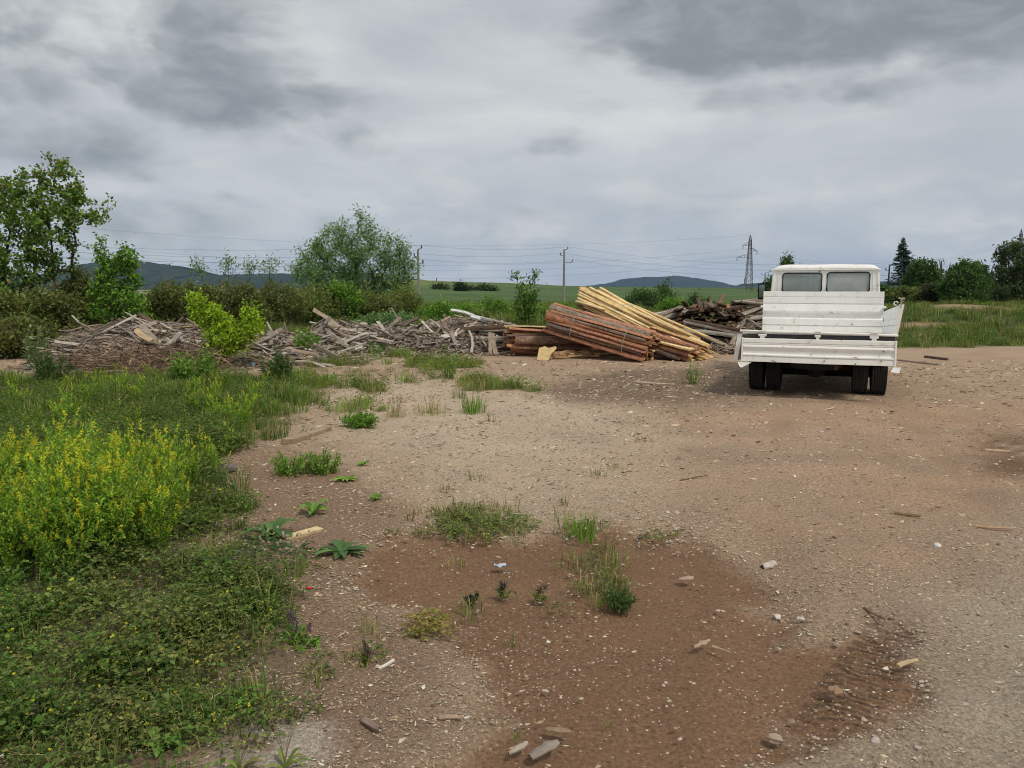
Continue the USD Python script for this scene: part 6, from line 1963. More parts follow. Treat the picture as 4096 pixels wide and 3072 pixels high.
def herb_clump(rng, r, h, n, size, cols, flower=None, nf=0, stalky=0.3):
    """Low trifoliate herbs: leaflets in threes on fine stems, a few flower heads."""
    b = MB()
    k = n // 3
    rr, a = r * np.sqrt(rng.random(k)), rng.random(k) * 2 * np.pi
    base = np.stack([rr * np.cos(a), rr * np.sin(a), np.zeros(k)], 1)
    z = h * rng.uniform(0.15, 1.0, k) * (1 - 0.55 * (rr / r) ** 2)
    c = base + np.stack([rng.normal(0, h * 0.2, k), rng.normal(0, h * 0.2, k), z], 1)
    ang = rng.random(k) * 2 * np.pi
    C, T = [], []
    for j in range(3):
        aa = ang + j * 2.1
        C.append(c)
        T.append(np.stack([np.cos(aa), np.sin(aa), rng.normal(0.15, 0.35, k)], 1))
    C, T = np.vstack(C), np.vstack(T)
    L = size * np.exp(rng.normal(0, 0.25, len(C)))
    b.add(*leaf_quads(C, T, rng.normal(0, 0.35, (len(C), 3)) + [0, 0, 1], L, L * 0.75, tints(rng, len(C), cols)))
    ns = max(3, int(k * stalky))
    for i in rng.choice(k, min(ns, k), False):
        v, f = blades(base[i:i + 1], rng.normal(0, 0.5, (1, 3)), np.array([c[i, 2] + 0.01]), 0.003, None if False else np.array([cols[0] * 0.9]), np.array([0.2]))[:2]
        b.add(v, f, cols[0] * 0.9)
    if nf:
        i = rng.choice(k, nf)
        P = c[i] + [0, 0, 0.012]
        for j in range(3):
            aa = rng.random(nf) * 6.28
            b.add(*leaf_quads(P, np.stack([np.cos(aa), np.sin(aa), rng.uniform(0.2, 1, nf)], 1), rng.normal(0, 1, (nf, 3)), size * 0.62, size * 0.55, tints(rng, nf, flower, 0.08, 0.02)))
    return b.arrays()


def grass_clump(rng, r, h, n, w, cols, bend=0.5, dry=0.15):
    rr, a = r * np.sqrt(rng.random(n)), rng.random(n) * 2 * np.pi
    base = np.stack([rr * np.cos(a), rr * np.sin(a), np.full(n, -0.01)], 1)
    d = np.stack([np.cos(a), np.sin(a), 0 * a], 1) * rng.uniform(0.1, 1.0, n)[:, None] + rng.normal(0, 0.35, (n, 3))
    c = tints(rng, n, cols)
    k = rng.random(n) < dry
    c[k] = tints(rng, int(k.sum()), [srgb(168, 156, 108), srgb(146, 132, 88)])
    return blades(base, d, h * rng.uniform(0.45, 1.1, n), w, c, bend * rng.uniform(0.3, 1.4, n))


def flower_plant(rng, h, cols, yellow):
    """Sweet clover: branching stems set with leaflets, slender yellow flower spikes at the tips."""
    b = MB()
    for s in range(rng.integers(4, 7)):
        a = rng.random() * 6.28
        lean = rng.uniform(0.05, 0.38)
        H = h * rng.uniform(0.7, 1.1)
        d = np.array([math.cos(a) * lean, math.sin(a) * lean, 1.0])
        d /= np.linalg.norm(d)
        q = np.linspace(0, 1, 5)
        P = np.outer(q * H, d) + np.outer(q ** 2 * H * 0.18, [math.cos(a), math.sin(a), 0])
        b.add(*tube(P, np.linspace(0.0035, 0.0015, 5), 3, cap=False), srgb(98, 120, 56))
        ends = [(P[-1], d)]
        for k in range(rng.integers(5, 9)):
            f = rng.uniform(0.3, 0.95)
            o = np.array([np.interp(f, q, P[:, j]) for j in range(3)])
            aa = rng.random() * 6.28
            e = np.array([math.cos(aa) * 0.7, math.sin(aa) * 0.7, rng.uniform(0.5, 1.2)])
            e /= np.linalg.norm(e)
            L = H * rng.uniform(0.12, 0.3)
            b.add(*tube([o, o + e * L], [0.0018, 0.001], 3, cap=False), srgb(104, 126, 58))
            ends.append((o + e * L, e))
            n = 12
            t = rng.random(n)
            b.add(*leaf_quads(o + np.outer(t * L, e) + rng.normal(0, 0.008, (n, 3)), rng.normal(0, 1, (n, 3)) + e, rng.normal(0, 0.5, (n, 3)) + [0, 0, 1], 0.022 * np.exp(rng.normal(0, .25, n)), 0.011, tints(rng, n, cols)))
        n = 26
        t = rng.random(n) * 0.9
        pts = np.stack([np.interp(t, q, P[:, j]) for j in range(3)], 1)
        b.add(*leaf_quads(pts + rng.normal(0, 0.01, (n, 3)), rng.normal(0, 1, (n, 3)) + [0, 0, 0.2], rng.normal(0, 0.5, (n, 3)) + [0, 0, 1], 0.026 * np.exp(rng.normal(0, .25, n)), 0.013, tints(rng, n, cols)))
        for o, e in ends:
            if rng.random() < 0.36:
                n = 24
                L = rng.uniform(0.04, 0.08)
                t = rng.random(n)
                b.add(*leaf_quads(o + np.outer(t * L, e * 0.6 + [0, 0, 0.4]) + rng.normal(0, 0.0025, (n, 3)), rng.normal(0, 1, (n, 3)) - [0, 0, 0.2], rng.normal(0, 1, (n, 3)), 0.0105, 0.0075, tints(rng, n, yellow, 0.12, 0.04)))
    return b.arrays()


def spread(rng, n, d0, d1, a0, a1, keep):
    """Places over the ground from d0 to d1 metres away, denser nearby; keep(x, y) gives how likely each stays."""
    d = d0 * (d1 / d0) ** rng.random(n)
    x = d * rng.uniform(a0, a1, n)
    k = rng.random(n) < keep(x, d)
    x, d = x[k], d[k]
    return np.stack([x, d, terrain(x, d) - 0.005], 1)


def inside(poly, x, y, soft=0.15, jig=0.5):
    return smoothstep(-soft, soft, sdist(poly, x, y) + jig * (fb(x, y, 1.3, 3, 91) - 0.5) * 2)


R_CLOVER = region([(-900, 2280), (100, 2250), (520, 2300), (860, 2360), (960, 2460), (1130, 2680), (1150, 2800), (880, 2880), (700, 3000), (600, 3300), (-900, 3300)])
R_YELLOW = region([(-900, 2200), (0, 2330), (400, 2320), (620, 2240), (750, 2130), (770, 2020), (640, 1960), (350, 1940), (-100, 1980), (-900, 1950)])
R_STRIP = region([(2260, 2090), (2400, 2090), (2440, 2170), (2520, 2290), (2540, 2400), (2440, 2460), (2350, 2380), (2290, 2260), (2230, 2160)])
R_MAT = region([(1650, 2130), (1680, 2070), (1830, 2040), (2010, 2040), (2090, 2110), (2070, 2170), (1920, 2160)])
R_LOWGREEN = region([(650, 1560), (1150, 1560), (1240, 1640), (1180, 1720), (980, 1780), (800, 1820), (650, 1760)])
R_FRINGE = region([(1150, 1500), (1400, 1430), (2050, 1440), (2080, 1560), (1700, 1620), (1350, 1640)])


def build_cover():
    rng = np.random.default_rng(31)
    # chips and splinters on the bare ground
    def keep_chip(x, y):
        w = ground_fields(x, y)
        n = fb(x, y, 1.7, 3, 61)
        return np.clip((0.35 + 1.1 * n + 0.7 * w['chip']) * (1 - 0.95 * w['mud']) * (1 - 0.7 * ruts(x, y)[0]) * (1 + 1.2 * w['mulch']) * (1 - 0.45 * w['gravel']) * (1 - 0.5 * w['sand']) * (1 - 0.3 * w['grass']), 0, 1)
    p = spread(rng, 150000, 2.15, 17.0, -0.75, 0.75, keep_chip)
    n = len(p)
    d = p[:, 1]
    L = np.maximum(0.010, 0.0036 * d) * np.exp(rng.normal(0, 0.45, n))
    yaw = rng.normal(0.1, 1.0, n)
    tip = np.stack([np.cos(yaw), np.sin(yaw), rng.normal(0, 0.18, n)], 1)
    cols = [srgb(184, 165, 138), srgb(168, 148, 122), srgb(150, 128, 103), srgb(198, 182, 158), srgb(176, 164, 146), srgb(164, 146, 124), srgb(122, 102, 82)]
    b = MB()
    b.add(*leaf_quads(p + [0, 0, 0.004] + np.stack([0 * d, 0 * d, rng.random(n) * 0.006], 1), tip, rng.normal(0, 0.33, (n, 3)) + [0, 0, 1], L, L * rng.uniform(0.18, 0.6, n), tints(rng, n, cols, 0.2, 0.03), fold=-0.18))
    single('wood_chips', b, M_CHIP, 'small brown and grey wood chips strewn over the yard', 'wood chips', kind='stuff')
    # pebbles
    def keep_peb(x, y):
        w = ground_fields(x, y)
        cl = smoothstep(0.52, 0.66, fb(x, y, 1.9, 3, 64)) + 0.08
        for u, v, s, k in ((3290, 2545, 0.20, 1.0), (2480, 2690, 0.22, 0.5), (2110, 2790, 0.20, 0.6), (2780, 2480, 0.16, 0.6), (2040, 2260, 0.15, 0.5), (3120, 2340, 0.2, 0.6)):
            q = onground(u, v)
            cl = cl + k * np.exp(-((x - q[0]) ** 2 + (y - q[1]) ** 2) / s ** 2)
        return np.clip(w['gravel'] * 0.9 + 0.4 * w['pale'] + cl * (0.26 + 0.12 * w['mud']) + 0.12 * w['sand'], 0, 1) * (1 - 0.85 * w['grass'])
    p = spread(rng, 60000, 2.15, 14.0, -0.6, 0.75, keep_peb)
    n = len(p)
    r = np.maximum(0.0036, 0.0012 * p[:, 1]) * np.exp(rng.normal(0, 0.42, n))
    g = ground_fields(p[:, 0], p[:, 1])['gravel']
    r *= 1 + 0.35 * g
    octa = np.array([[1, 0, 0], [0.3, 0.9, 0], [-0.8, 0.55, 0], [-0.7, -0.7, 0], [0.45, -0.85, 0], [0.1, 0.05, 0.8]], float)
    F = np.array([[0, 1, 5], [1, 2, 5], [2, 3, 5], [3, 4, 5], [4, 0, 5]])
    a = rng.random(n) * 6.28
    sh = octa[None] * (1 + rng.normal(0, 0.22, (n, 6, 3)))
    sh[:, 5, :2] += rng.normal(0, 0.3, (n, 2))
    ca, sa = np.cos(a)[:, None], np.sin(a)[:, None]
    V = np.stack([sh[..., 0] * ca - sh[..., 1] * sa, (sh[..., 0] * sa + sh[..., 1] * ca) * 0.85, sh[..., 2] * 0.8], -1) * r[:, None, None] + (p - [0, 0, 0.002])[:, None]
    cols = [srgb(176, 166, 152), srgb(196, 188, 176), srgb(160, 148, 132), srgb(144, 130, 114), srgb(168, 154, 138), srgb(132, 114, 98)]
    c = tints(rng, n, cols, 0.12, 0.02)
    b = MB()
    b.add(V.reshape(-1, 3), ((np.arange(n) * 6)[:, None, None] + F[None]).reshape(-1, 3), np.repeat(c, 6, 0))
    single('pebbles', b, M_STONE, 'small pale pebbles and gravel strewn over the mud and the yard', 'pebbles', kind='stuff')

    G1 = [srgb(92, 118, 50), srgb(80, 104, 46), srgb(108, 130, 56), srgb(72, 92, 44)]
    G2 = [srgb(110, 140, 56), srgb(96, 126, 50), srgb(124, 148, 64)]
    G3 = [1.2 * srgb(86, 104, 54), 1.2 * srgb(98, 110, 56), 1.2 * srgb(74, 90, 48), 1.2 * srgb(118, 118, 66)]
    YEL = [srgb(232, 210, 44), srgb(220, 196, 36), srgb(236, 220, 80)]
    # low herbs at the lower left
    OLV = [srgb(126, 124, 70), srgb(142, 134, 78), srgb(112, 112, 62), srgb(132, 112, 74)]
    OLV, G3n = [0.95 * k for k in OLV], [1.0 * k for k in G3]
    DGR = [srgb(88, 120, 50), srgb(76, 106, 48), srgb(100, 132, 58)]
    pr = [herb_clump(rng, 0.10, rng.uniform(0.06, 0.17), 150, 0.012, (OLV, G3n, DGR)[k // 3], YEL, 4 if k % 3 == 0 else 1, 0.5) for k in range(9)]
    hole = lambda x, y, s, lo, hi, seed: smoothstep(lo, hi, fb(x, y, s, 3, seed))
    p = spread(rng, 7500, 2.1, 5.2, -0.75, -0.05, lambda x, y: inside(R_CLOVER, x, y, 0.2, 0.28) * (0.03 + 0.75 * hole(x, y, 2.6, 0.46, 0.62, 71)))
    n = len(p)
    scatter('low_herbs', 'low clover-like herbs with tiny yellow flower heads at the lower left', 'herbs', pr, M_LEAF_I, p, rng.random(n) * 6.28, rng.uniform(0.6, 1.4, n) * (0.7 + 0.7 * fb(p[:, 0], p[:, 1], 1.8, 2, 72)), np.clip((fb(p[:, 0], p[:, 1], 2.1, 3, 70) * 3.6 - 0.55 + rng.normal(0, 0.35, n)), 0, 2).round().astype(int) * 3 + rng.integers(0, 3, n))
    # taller herbs and grass of the rough ground at the left
    pr = [herb_clump(rng, 0.12, rng.uniform(0.12, 0.24), 230, 0.016, G1 if k % 2 else G3, YEL, 2 if k % 3 == 0 else 0, 0.5) for k in range(7)]
    kb = lambda x, y: np.clip(inside(R_GRASS, x, y, 0.35, 0.35) * (1 - 0.95 * inside(R_CLOVER, x, y, 0.2, 0.2)) * (0.04 + 0.9 * hole(x, y, 1.1, 0.42, 0.58, 73)), 0, 1)
    p = spread(rng, 9500, 2.6, 16.0, -0.85, -0.16, kb)
    n = len(p)
    scatter('tall_herbs', 'rough green herbs growing between the yellow flowers and the wood heaps', 'herbs', pr, M_LEAF_I, p, rng.random(n) * 6.28, rng.uniform(0.7, 1.5, n) * (0.6 + 0.8 * fb(p[:, 0], p[:, 1], 0.8, 2, 74)), rng.integers(0, len(pr), n))
    pr = [grass_clump(rng, 0.09, rng.uniform(0.14, 0.30), 46, 0.006, G2 if k % 2 else G1, 0.5, 0.12) for k in range(7)]
    p = spread(rng, 9500, 2.6, 17.0, -0.85, -0.12, lambda x, y: np.clip(inside(R_GRASS, x, y, 0.5, 0.5) * (1 - 0.97 * inside(R_CLOVER, x, y, 0.2, 0.2)) * smoothstep(3.4, 7.5, y) * (0.06 + 0.9 * hole(x, y, 0.9, 0.42, 0.6, 75)), 0, 1))
    n = len(p)
    scatter('grass', 'uncut green grass in the rough ground at the left', 'grass', pr, M_LEAF_I, p, rng.random(n) * 6.28, rng.uniform(0.6, 1.4, n), rng.integers(0, len(pr), n))
    # sparse weeds of the yard, in front of the heaps and as seedlings in the gravel
    pr2 = [grass_clump(rng, 0.06, rng.uniform(0.06, 0.14), 22, 0.004, G3, 0.7, 0.4) for k in range(4)] + [herb_clump(rng, 0.07, 0.06, 60, 0.014, G3, None, 0) for k in range(3)]
    p = spread(rng, 7500, 2.2, 18.0, -0.75, 0.2, lambda x, y: np.clip(inside(R_FRINGE, x, y, 0.5, 1.0) * 0.95 * hole(x, y, 0.9, 0.42, 0.6, 76) + inside(R_STRIP, x, y, 0.1, 0.15) * 0.8 * hole(x, y, 5, 0.35, 0.6, 77) + inside(R_MAT, x, y, 0.08, 0.1) * 0.9
               + inside(R_LOWGREEN, x, y, 0.4, 0.6) * 0.5 + inside(R_CLOVER, x, y, 0.2, 0.3) * 0.12 + 0.10 * smoothstep(0.9, -0.5, sdist(R_GRASS, x, y) * -1) * hole(x, y, 2, 0.4, 0.6, 78) + 0.006, 0, 1))
    n = len(p)
    scatter('sparse_grass', 'thin dry grass and seedlings scattered in the gravel', 'grass', pr2, M_LEAF_I, p, rng.random(n) * 6.28, rng.uniform(0.6, 1.5, n), rng.integers(0, len(pr2), n))
    # weeds before the heaps
    pr = [grass_clump(rng, 0.12, rng.uniform(0.14, 0.26), 50, 0.006, G3 if k % 2 else G2, 0.5, 0.3) for k in range(3)] + [herb_clump(rng, 0.14, rng.uniform(0.14, 0.24), 130, 0.024, G2 if k % 2 else G3, None, 0, 0.5) for k in range(3)]
    p = spread(rng, 6500, 8.0, 19.0, -0.5, 0.08, lambda x, y: np.clip(inside(R_FRINGE, x, y, 0.6, 0.9) * hole(x, y, 0.75, 0.46, 0.62, 83) + 0.5 * smoothstep(14.5, 15.5, y) * smoothstep(19.0, 18.0, y) * (x < -1.0) * hole(x, y, 0.8, 0.5, 0.62, 85), 0, 1))
    n = len(p)
    scatter('fringe_weeds', 'patchy green weeds in the pale gravel before the long heap', 'weeds', pr, M_LEAF_I, p, rng.random(n) * 6.28, rng.uniform(0.5, 1.3, n), rng.integers(0, len(pr), n))
    # yellow sweet clover
    pr = [flower_plant(rng, rng.uniform(0.38, 0.54), [srgb(128, 164, 54), srgb(114, 150, 50), srgb(142, 172, 60)], YEL) for k in range(7)]
    p = spread(rng, 1150, 3.6, 7.6, -0.85, -0.25, lambda x, y: inside(R_YELLOW, x, y, 0.2, 0.3) * (0.25 + 0.8 * hole(x, y, 2.0, 0.35, 0.55, 84)))
    n = len(p)
    scatter('yellow_wildflowers', 'dense clump of yellow-flowering sweet clover at the left', 'wildflowers', pr, M_LEAF_I, p, rng.random(n) * 6.28, rng.uniform(0.6, 1.22, n), rng.integers(0, len(pr), n))
    p2 = spread(rng, 620, 2.5, 15.0, -0.8, -0.3, lambda x, y: np.clip(inside(R_GRASS, x, y, 0.2, 0.3) * 0.35 * hole(x, y, 0.7, 0.45, 0.6, 79), 0, 1))
    n = len(p2)
    scatter('yellow_wildflowers', 'single yellow sweet clover stems dotted over the rough grass', 'wildflowers', pr, M_LEAF_I, p2, rng.random(n) * 6.28, rng.uniform(0.6, 1.0, n), rng.integers(0, len(pr), n))
    # meadow beyond the yard
    pr = [grass_clump(rng, 0.30, rng.uniform(0.25, 0.5), 70, 0.013, G3 if k % 2 else G1, 0.5, 0.34) for k in range(5)] + [herb_clump(rng, 0.30, rng.uniform(0.25, 0.4), 230, 0.045, G1, YEL, 5, 0.2) for k in range(3)]
    def keep_m(x, y):
        out = 1 - ground_fields(x, y)['yard']
        bare = np.zeros(len(x))
        for u, v, Y0, r in ((3665, 1252, 27.0, 0.9), (3880, 1218, 31.0, 1.3)):
            q = at(u, v, Y0)
            bare = np.maximum(bare, smoothstep(1.2, 0.7, np.hypot((x - q[0]) / r, (y - q[1]) / (r * 1.4))))
        return np.clip(out * (0.25 + 0.8 * fb(x, y, 0.6, 3, 81)) * (1 - bare), 0, 1)
    p = spread(rng, 17000, 15.0, 70.0, -0.85, 0.75, keep_m)
    n = len(p)
    scatter('meadow_grass', 'tall meadow grass and weeds behind the heaps and on the bank at the right', 'grass', pr, M_LEAF_I, p, rng.random(n) * 6.28, rng.uniform(0.6, 1.3, n) * (0.6 + 0.8 * fb(p[:, 0], p[:, 1], 0.3, 2, 82)) * np.where(p[:, 0] > 8, 0.7, 1.0), rng.integers(0, len(pr), n))
    # dry brushwood before the stick heap
    n = 1700
    x, y = sample_heap([blob(430, 1420, 14.0, 150, 0.7), blob(590, 1400, 13.8, 170, 0.8), blob(730, 1420, 14.0, 130, 0.7), blob(330, 1455, 14.4, 60, 0.6)], n, rng, 0.2)
    z = terrain(x, y) + rng.random(n) ** 1.4 * 0.42
    dv = rng.normal(0, 1, (n, 3)) * [1, 0.7, 0.42]
    b = MB()
    b.add(*leaf_quads(np.stack([x, y, z], 1), dv, rng.normal(0, 1, (n, 3)), rng.uniform(0.15, 0.55, n), 0.010, tints(rng, n, [srgb(134, 112, 92), srgb(152, 130, 108), srgb(116, 98, 82)], 0.2, 0.03), fold=0.3))
    single('brushwood', b, M_STEM, 'tangle of dry brown twigs lying before the stick heap', 'brushwood', kind='stuff')


M_CHIP = col_mat('wood_chip', rough=0.9, spec=0.15, vary=0.2, scale=40.0)
build_cover()


# ------------------------------------------------------------------ weeds one can tell apart
def rosette(b, o, rng, n, L, W, lift_, cols):
    for k in range(n):
        a = k * 2.399 + rng.normal() * 0.25
        l, w = L * rng.uniform(0.65, 1.1), W * rng.uniform(0.8, 1.15)
        el = lift_ * rng.uniform(0.4, 1.3)
        q = np.linspace(0, 1, 7)
        d = np.array([math.cos(a), math.sin(a), 0])
        s = np.array([-d[1], d[0], 0])
        mid = o + np.outer(q * l, d) + np.outer(l * (el * 1.6 * q - (el * 1.15) * q ** 2.2), [0, 0, 1])
        wd = w * np.sin(np.pi * np.clip(q * 0.93 + 0.05, 0, 1)) ** 0.75 * (1 + 0.18 * np.sin(q * 24 + k))
        g = np.stack([mid - np.outer(wd / 2, s) + np.outer(wd * 0.18, [0, 0, 1]), mid, mid + np.outer(wd / 2, s) + np.outer(wd * 0.18, [0, 0, 1])], 1)
        c = cols[rng.integers(len(cols))] * rng.uniform(0.8, 1.2)
        b.add(g.reshape(-1, 3), grid_faces(7, 3), np.repeat(np.array([c, c * 1.25, c])[None], 7, 0).reshape(-1, 3))


def weed(name, label, cat, u, v, build, cols, rng):
    o = z_on(onground(u, v))
    t = thing(name, label, cat, o)
    st, lv = MB(), MB()
    fl = build(o, st, lv, rng, cols)
    if st.n:
        part(t, 'stems', st, M_STEM)
    part(t, 'leaves', lv, M_LEAF)
    for k in fl if isinstance(fl, list) else []:
        part(t, 'flower_head', k, M_LEAF)
    if isinstance(fl, MB) and fl.n:
        part(t, 'flowers', fl, M_LEAF, kind='stuff')


def bushy(r, h, ns, leaf, per, asp=0.45, open_=0.5):
    def f(o, st, lv, rng, cols):
        for k in range(ns):
            a = rng.random() * 6.28
            rr = r * math.sqrt(rng.random())
            e = o + np.array([math.cos(a) * rr, math.sin(a) * rr, h * rng.uniform(0.55, 1.05) * (1 - 0.35 * (rr / r) ** 2)])
            b0 = o + np.array([math.cos(a) * rr * 0.35, math.sin(a) * rr * 0.35, -0.01])
            m = (b0 + e) / 2 + rng.normal(0, r * 0.08, 3)
            st.add(*tube([b0, m, e], [0.004 + 0.004 * h, 0.003 + 0.002 * h, 0.0015], 4, cap=False), srgb(98, 108, 58))
            q = rng.random(per) ** 0.8
            p = np.where(q[:, None] < 0.5, b0 + (m - b0) * (2 * q[:, None]), m + (e - m) * (2 * q[:, None] - 1))
            lv.add(*leaf_quads(p + rng.normal(0, leaf * 0.3, (per, 3)), rng.normal(0, 0.8, (per, 3)) + [math.cos(a) * 0.4, math.sin(a) * 0.4, open_], rng.normal(0, 0.45, (per, 3)) + [0, 0, 1], leaf * np.exp(rng.normal(0, .25, per)), leaf * asp, tints(rng, per, cols)))
    return f


def tuft(r, h, n, w, heads=0, hc=None, dry=0.12):
    def f(o, st, lv, rng, cols):
        v, ff, c = grass_clump(rng, r, h, n, w, cols, 0.45, dry)
        lv.add(v + o, ff, c)
        fl = MB()
        for k in range(heads):
            a, rr = rng.random() * 6.28, r * rng.random() * 1.2
            b0 = o + np.array([math.cos(a) * rr * 0.5, math.sin(a) * rr * 0.5, 0])
            e = o + np.array([math.cos(a) * rr, math.sin(a) * rr, h * rng.uniform(0.9, 1.25)])
            st.add(*tube([b0, e], [0.002, 0.0015], 4, cap=False), srgb(120, 118, 70))
            m = 12
            t = rng.random(m)
            fl.add(*leaf_quads(e + np.outer(-t * h * 0.18, [0, 0, 1]) + rng.normal(0, 0.003, (m, 3)), rng.normal(0, 0.6, (m, 3)) + [0, 0, 0.6], rng.normal(0, 1, (m, 3)), 0.014, 0.007, tints(rng, m, hc)))
        return fl
    return f


def ros(n, L, W, l):
    def f(o, st, lv, rng, cols):
        rosette(lv, o, rng, n, L, W, l, cols)
    return f


def spikes(n, r, h, col, leafn=60):
    """Leafy herb with upright coloured flower spikes."""
    def f(o, st, lv, rng, cols):
        heads = []
        bushy(r, h * 0.6, max(6, n * 2), 0.03, max(4, leafn // 8), 0.4)(o, st, lv, rng, cols)
        for k in range(n):
            a, rr = rng.random() * 6.28, r * rng.random()
            e = o + np.array([math.cos(a) * rr, math.sin(a) * rr, h * rng.uniform(0.75, 1.1)])
            st.add(*tube([o + (e - o) * [0.4, 0.4, 0.0], e], [0.002, 0.0015], 4, cap=False), srgb(86, 90, 60))
            m = 26
            t = rng.random(m)
            fl = MB()
            heads.append(fl)
            fl.add(*leaf_quads(e + np.outer(-t * h * 0.36, [0, 0, 1]) + rng.normal(0, 0.005, (m, 3)), rng.normal(0, 0.9, (m, 3)) + [0, 0, 0.4], rng.normal(0, 1, (m, 3)), 0.013, 0.008, tints(rng, m, col, 0.2, 0.08)))
        return heads
    return f


def plantain(n, r, h):
    """Ribwort plantain: bare stalks with brown club-shaped heads over narrow leaves."""
    def f(o, st, lv, rng, cols):
        rosette(lv, o, rng, 9, 0.09, 0.014, 0.7, cols)
        heads = []
        for k in range(n):
            a, rr = rng.random() * 6.28, r * rng.uniform(0.3, 1)
            H = h * rng.uniform(0.7, 1.1)
            e = o + np.array([math.cos(a) * rr, math.sin(a) * rr, H])
            q = np.linspace(0, 1, 6)
            P = o + np.outer(q, e - o) + np.outer(-np.sin(q * math.pi) * 0.2 * rr, [math.cos(a), math.sin(a), 0])
            st.add(*tube(P, 0.0011, 5, cap=False), srgb(124, 120, 84))
            d = P[-1] - P[-2]
            d /= np.linalg.norm(d)
            L = rng.uniform(0.018, 0.032)
            fl = MB()
            heads.append(fl)
            fl.add(*tube([e - d * 0.002, e + d * L * 0.25, e + d * L * 0.7, e + d * L], [0.0018, 0.0038, 0.0034, 0.0012], 8), srgb(98, 80, 58) * rng.uniform(0.8, 1.2))
        return heads
    return f


def clover_patch(r, n, nf):
    def f(o, st, lv, rng, cols):
        v, ff, c = herb_clump(rng, r, 0.11, n, 0.016, cols, None, 0, 0.05)
        lv.add(v * [1.25, 1, 1] + o, ff, c)
        fl = MB()
        for k in range(nf):
            a, rr = rng.random() * 6.28, r * math.sqrt(rng.random())
            e = o + np.array([math.cos(a) * rr * 1.25, math.sin(a) * rr, 0.10 + 0.04 * rng.random()])
            m = 16
            dd = rng.normal(0, 1, (m, 3))
            fl.add(*leaf_quads(np.repeat(e[None], m, 0), dd, rng.normal(0, 1, (m, 3)), 0.010, 0.006, tints(rng, m, [srgb(216, 200, 190), srgb(196, 170, 166)], 0.08, 0.02)))
        return fl
    return f


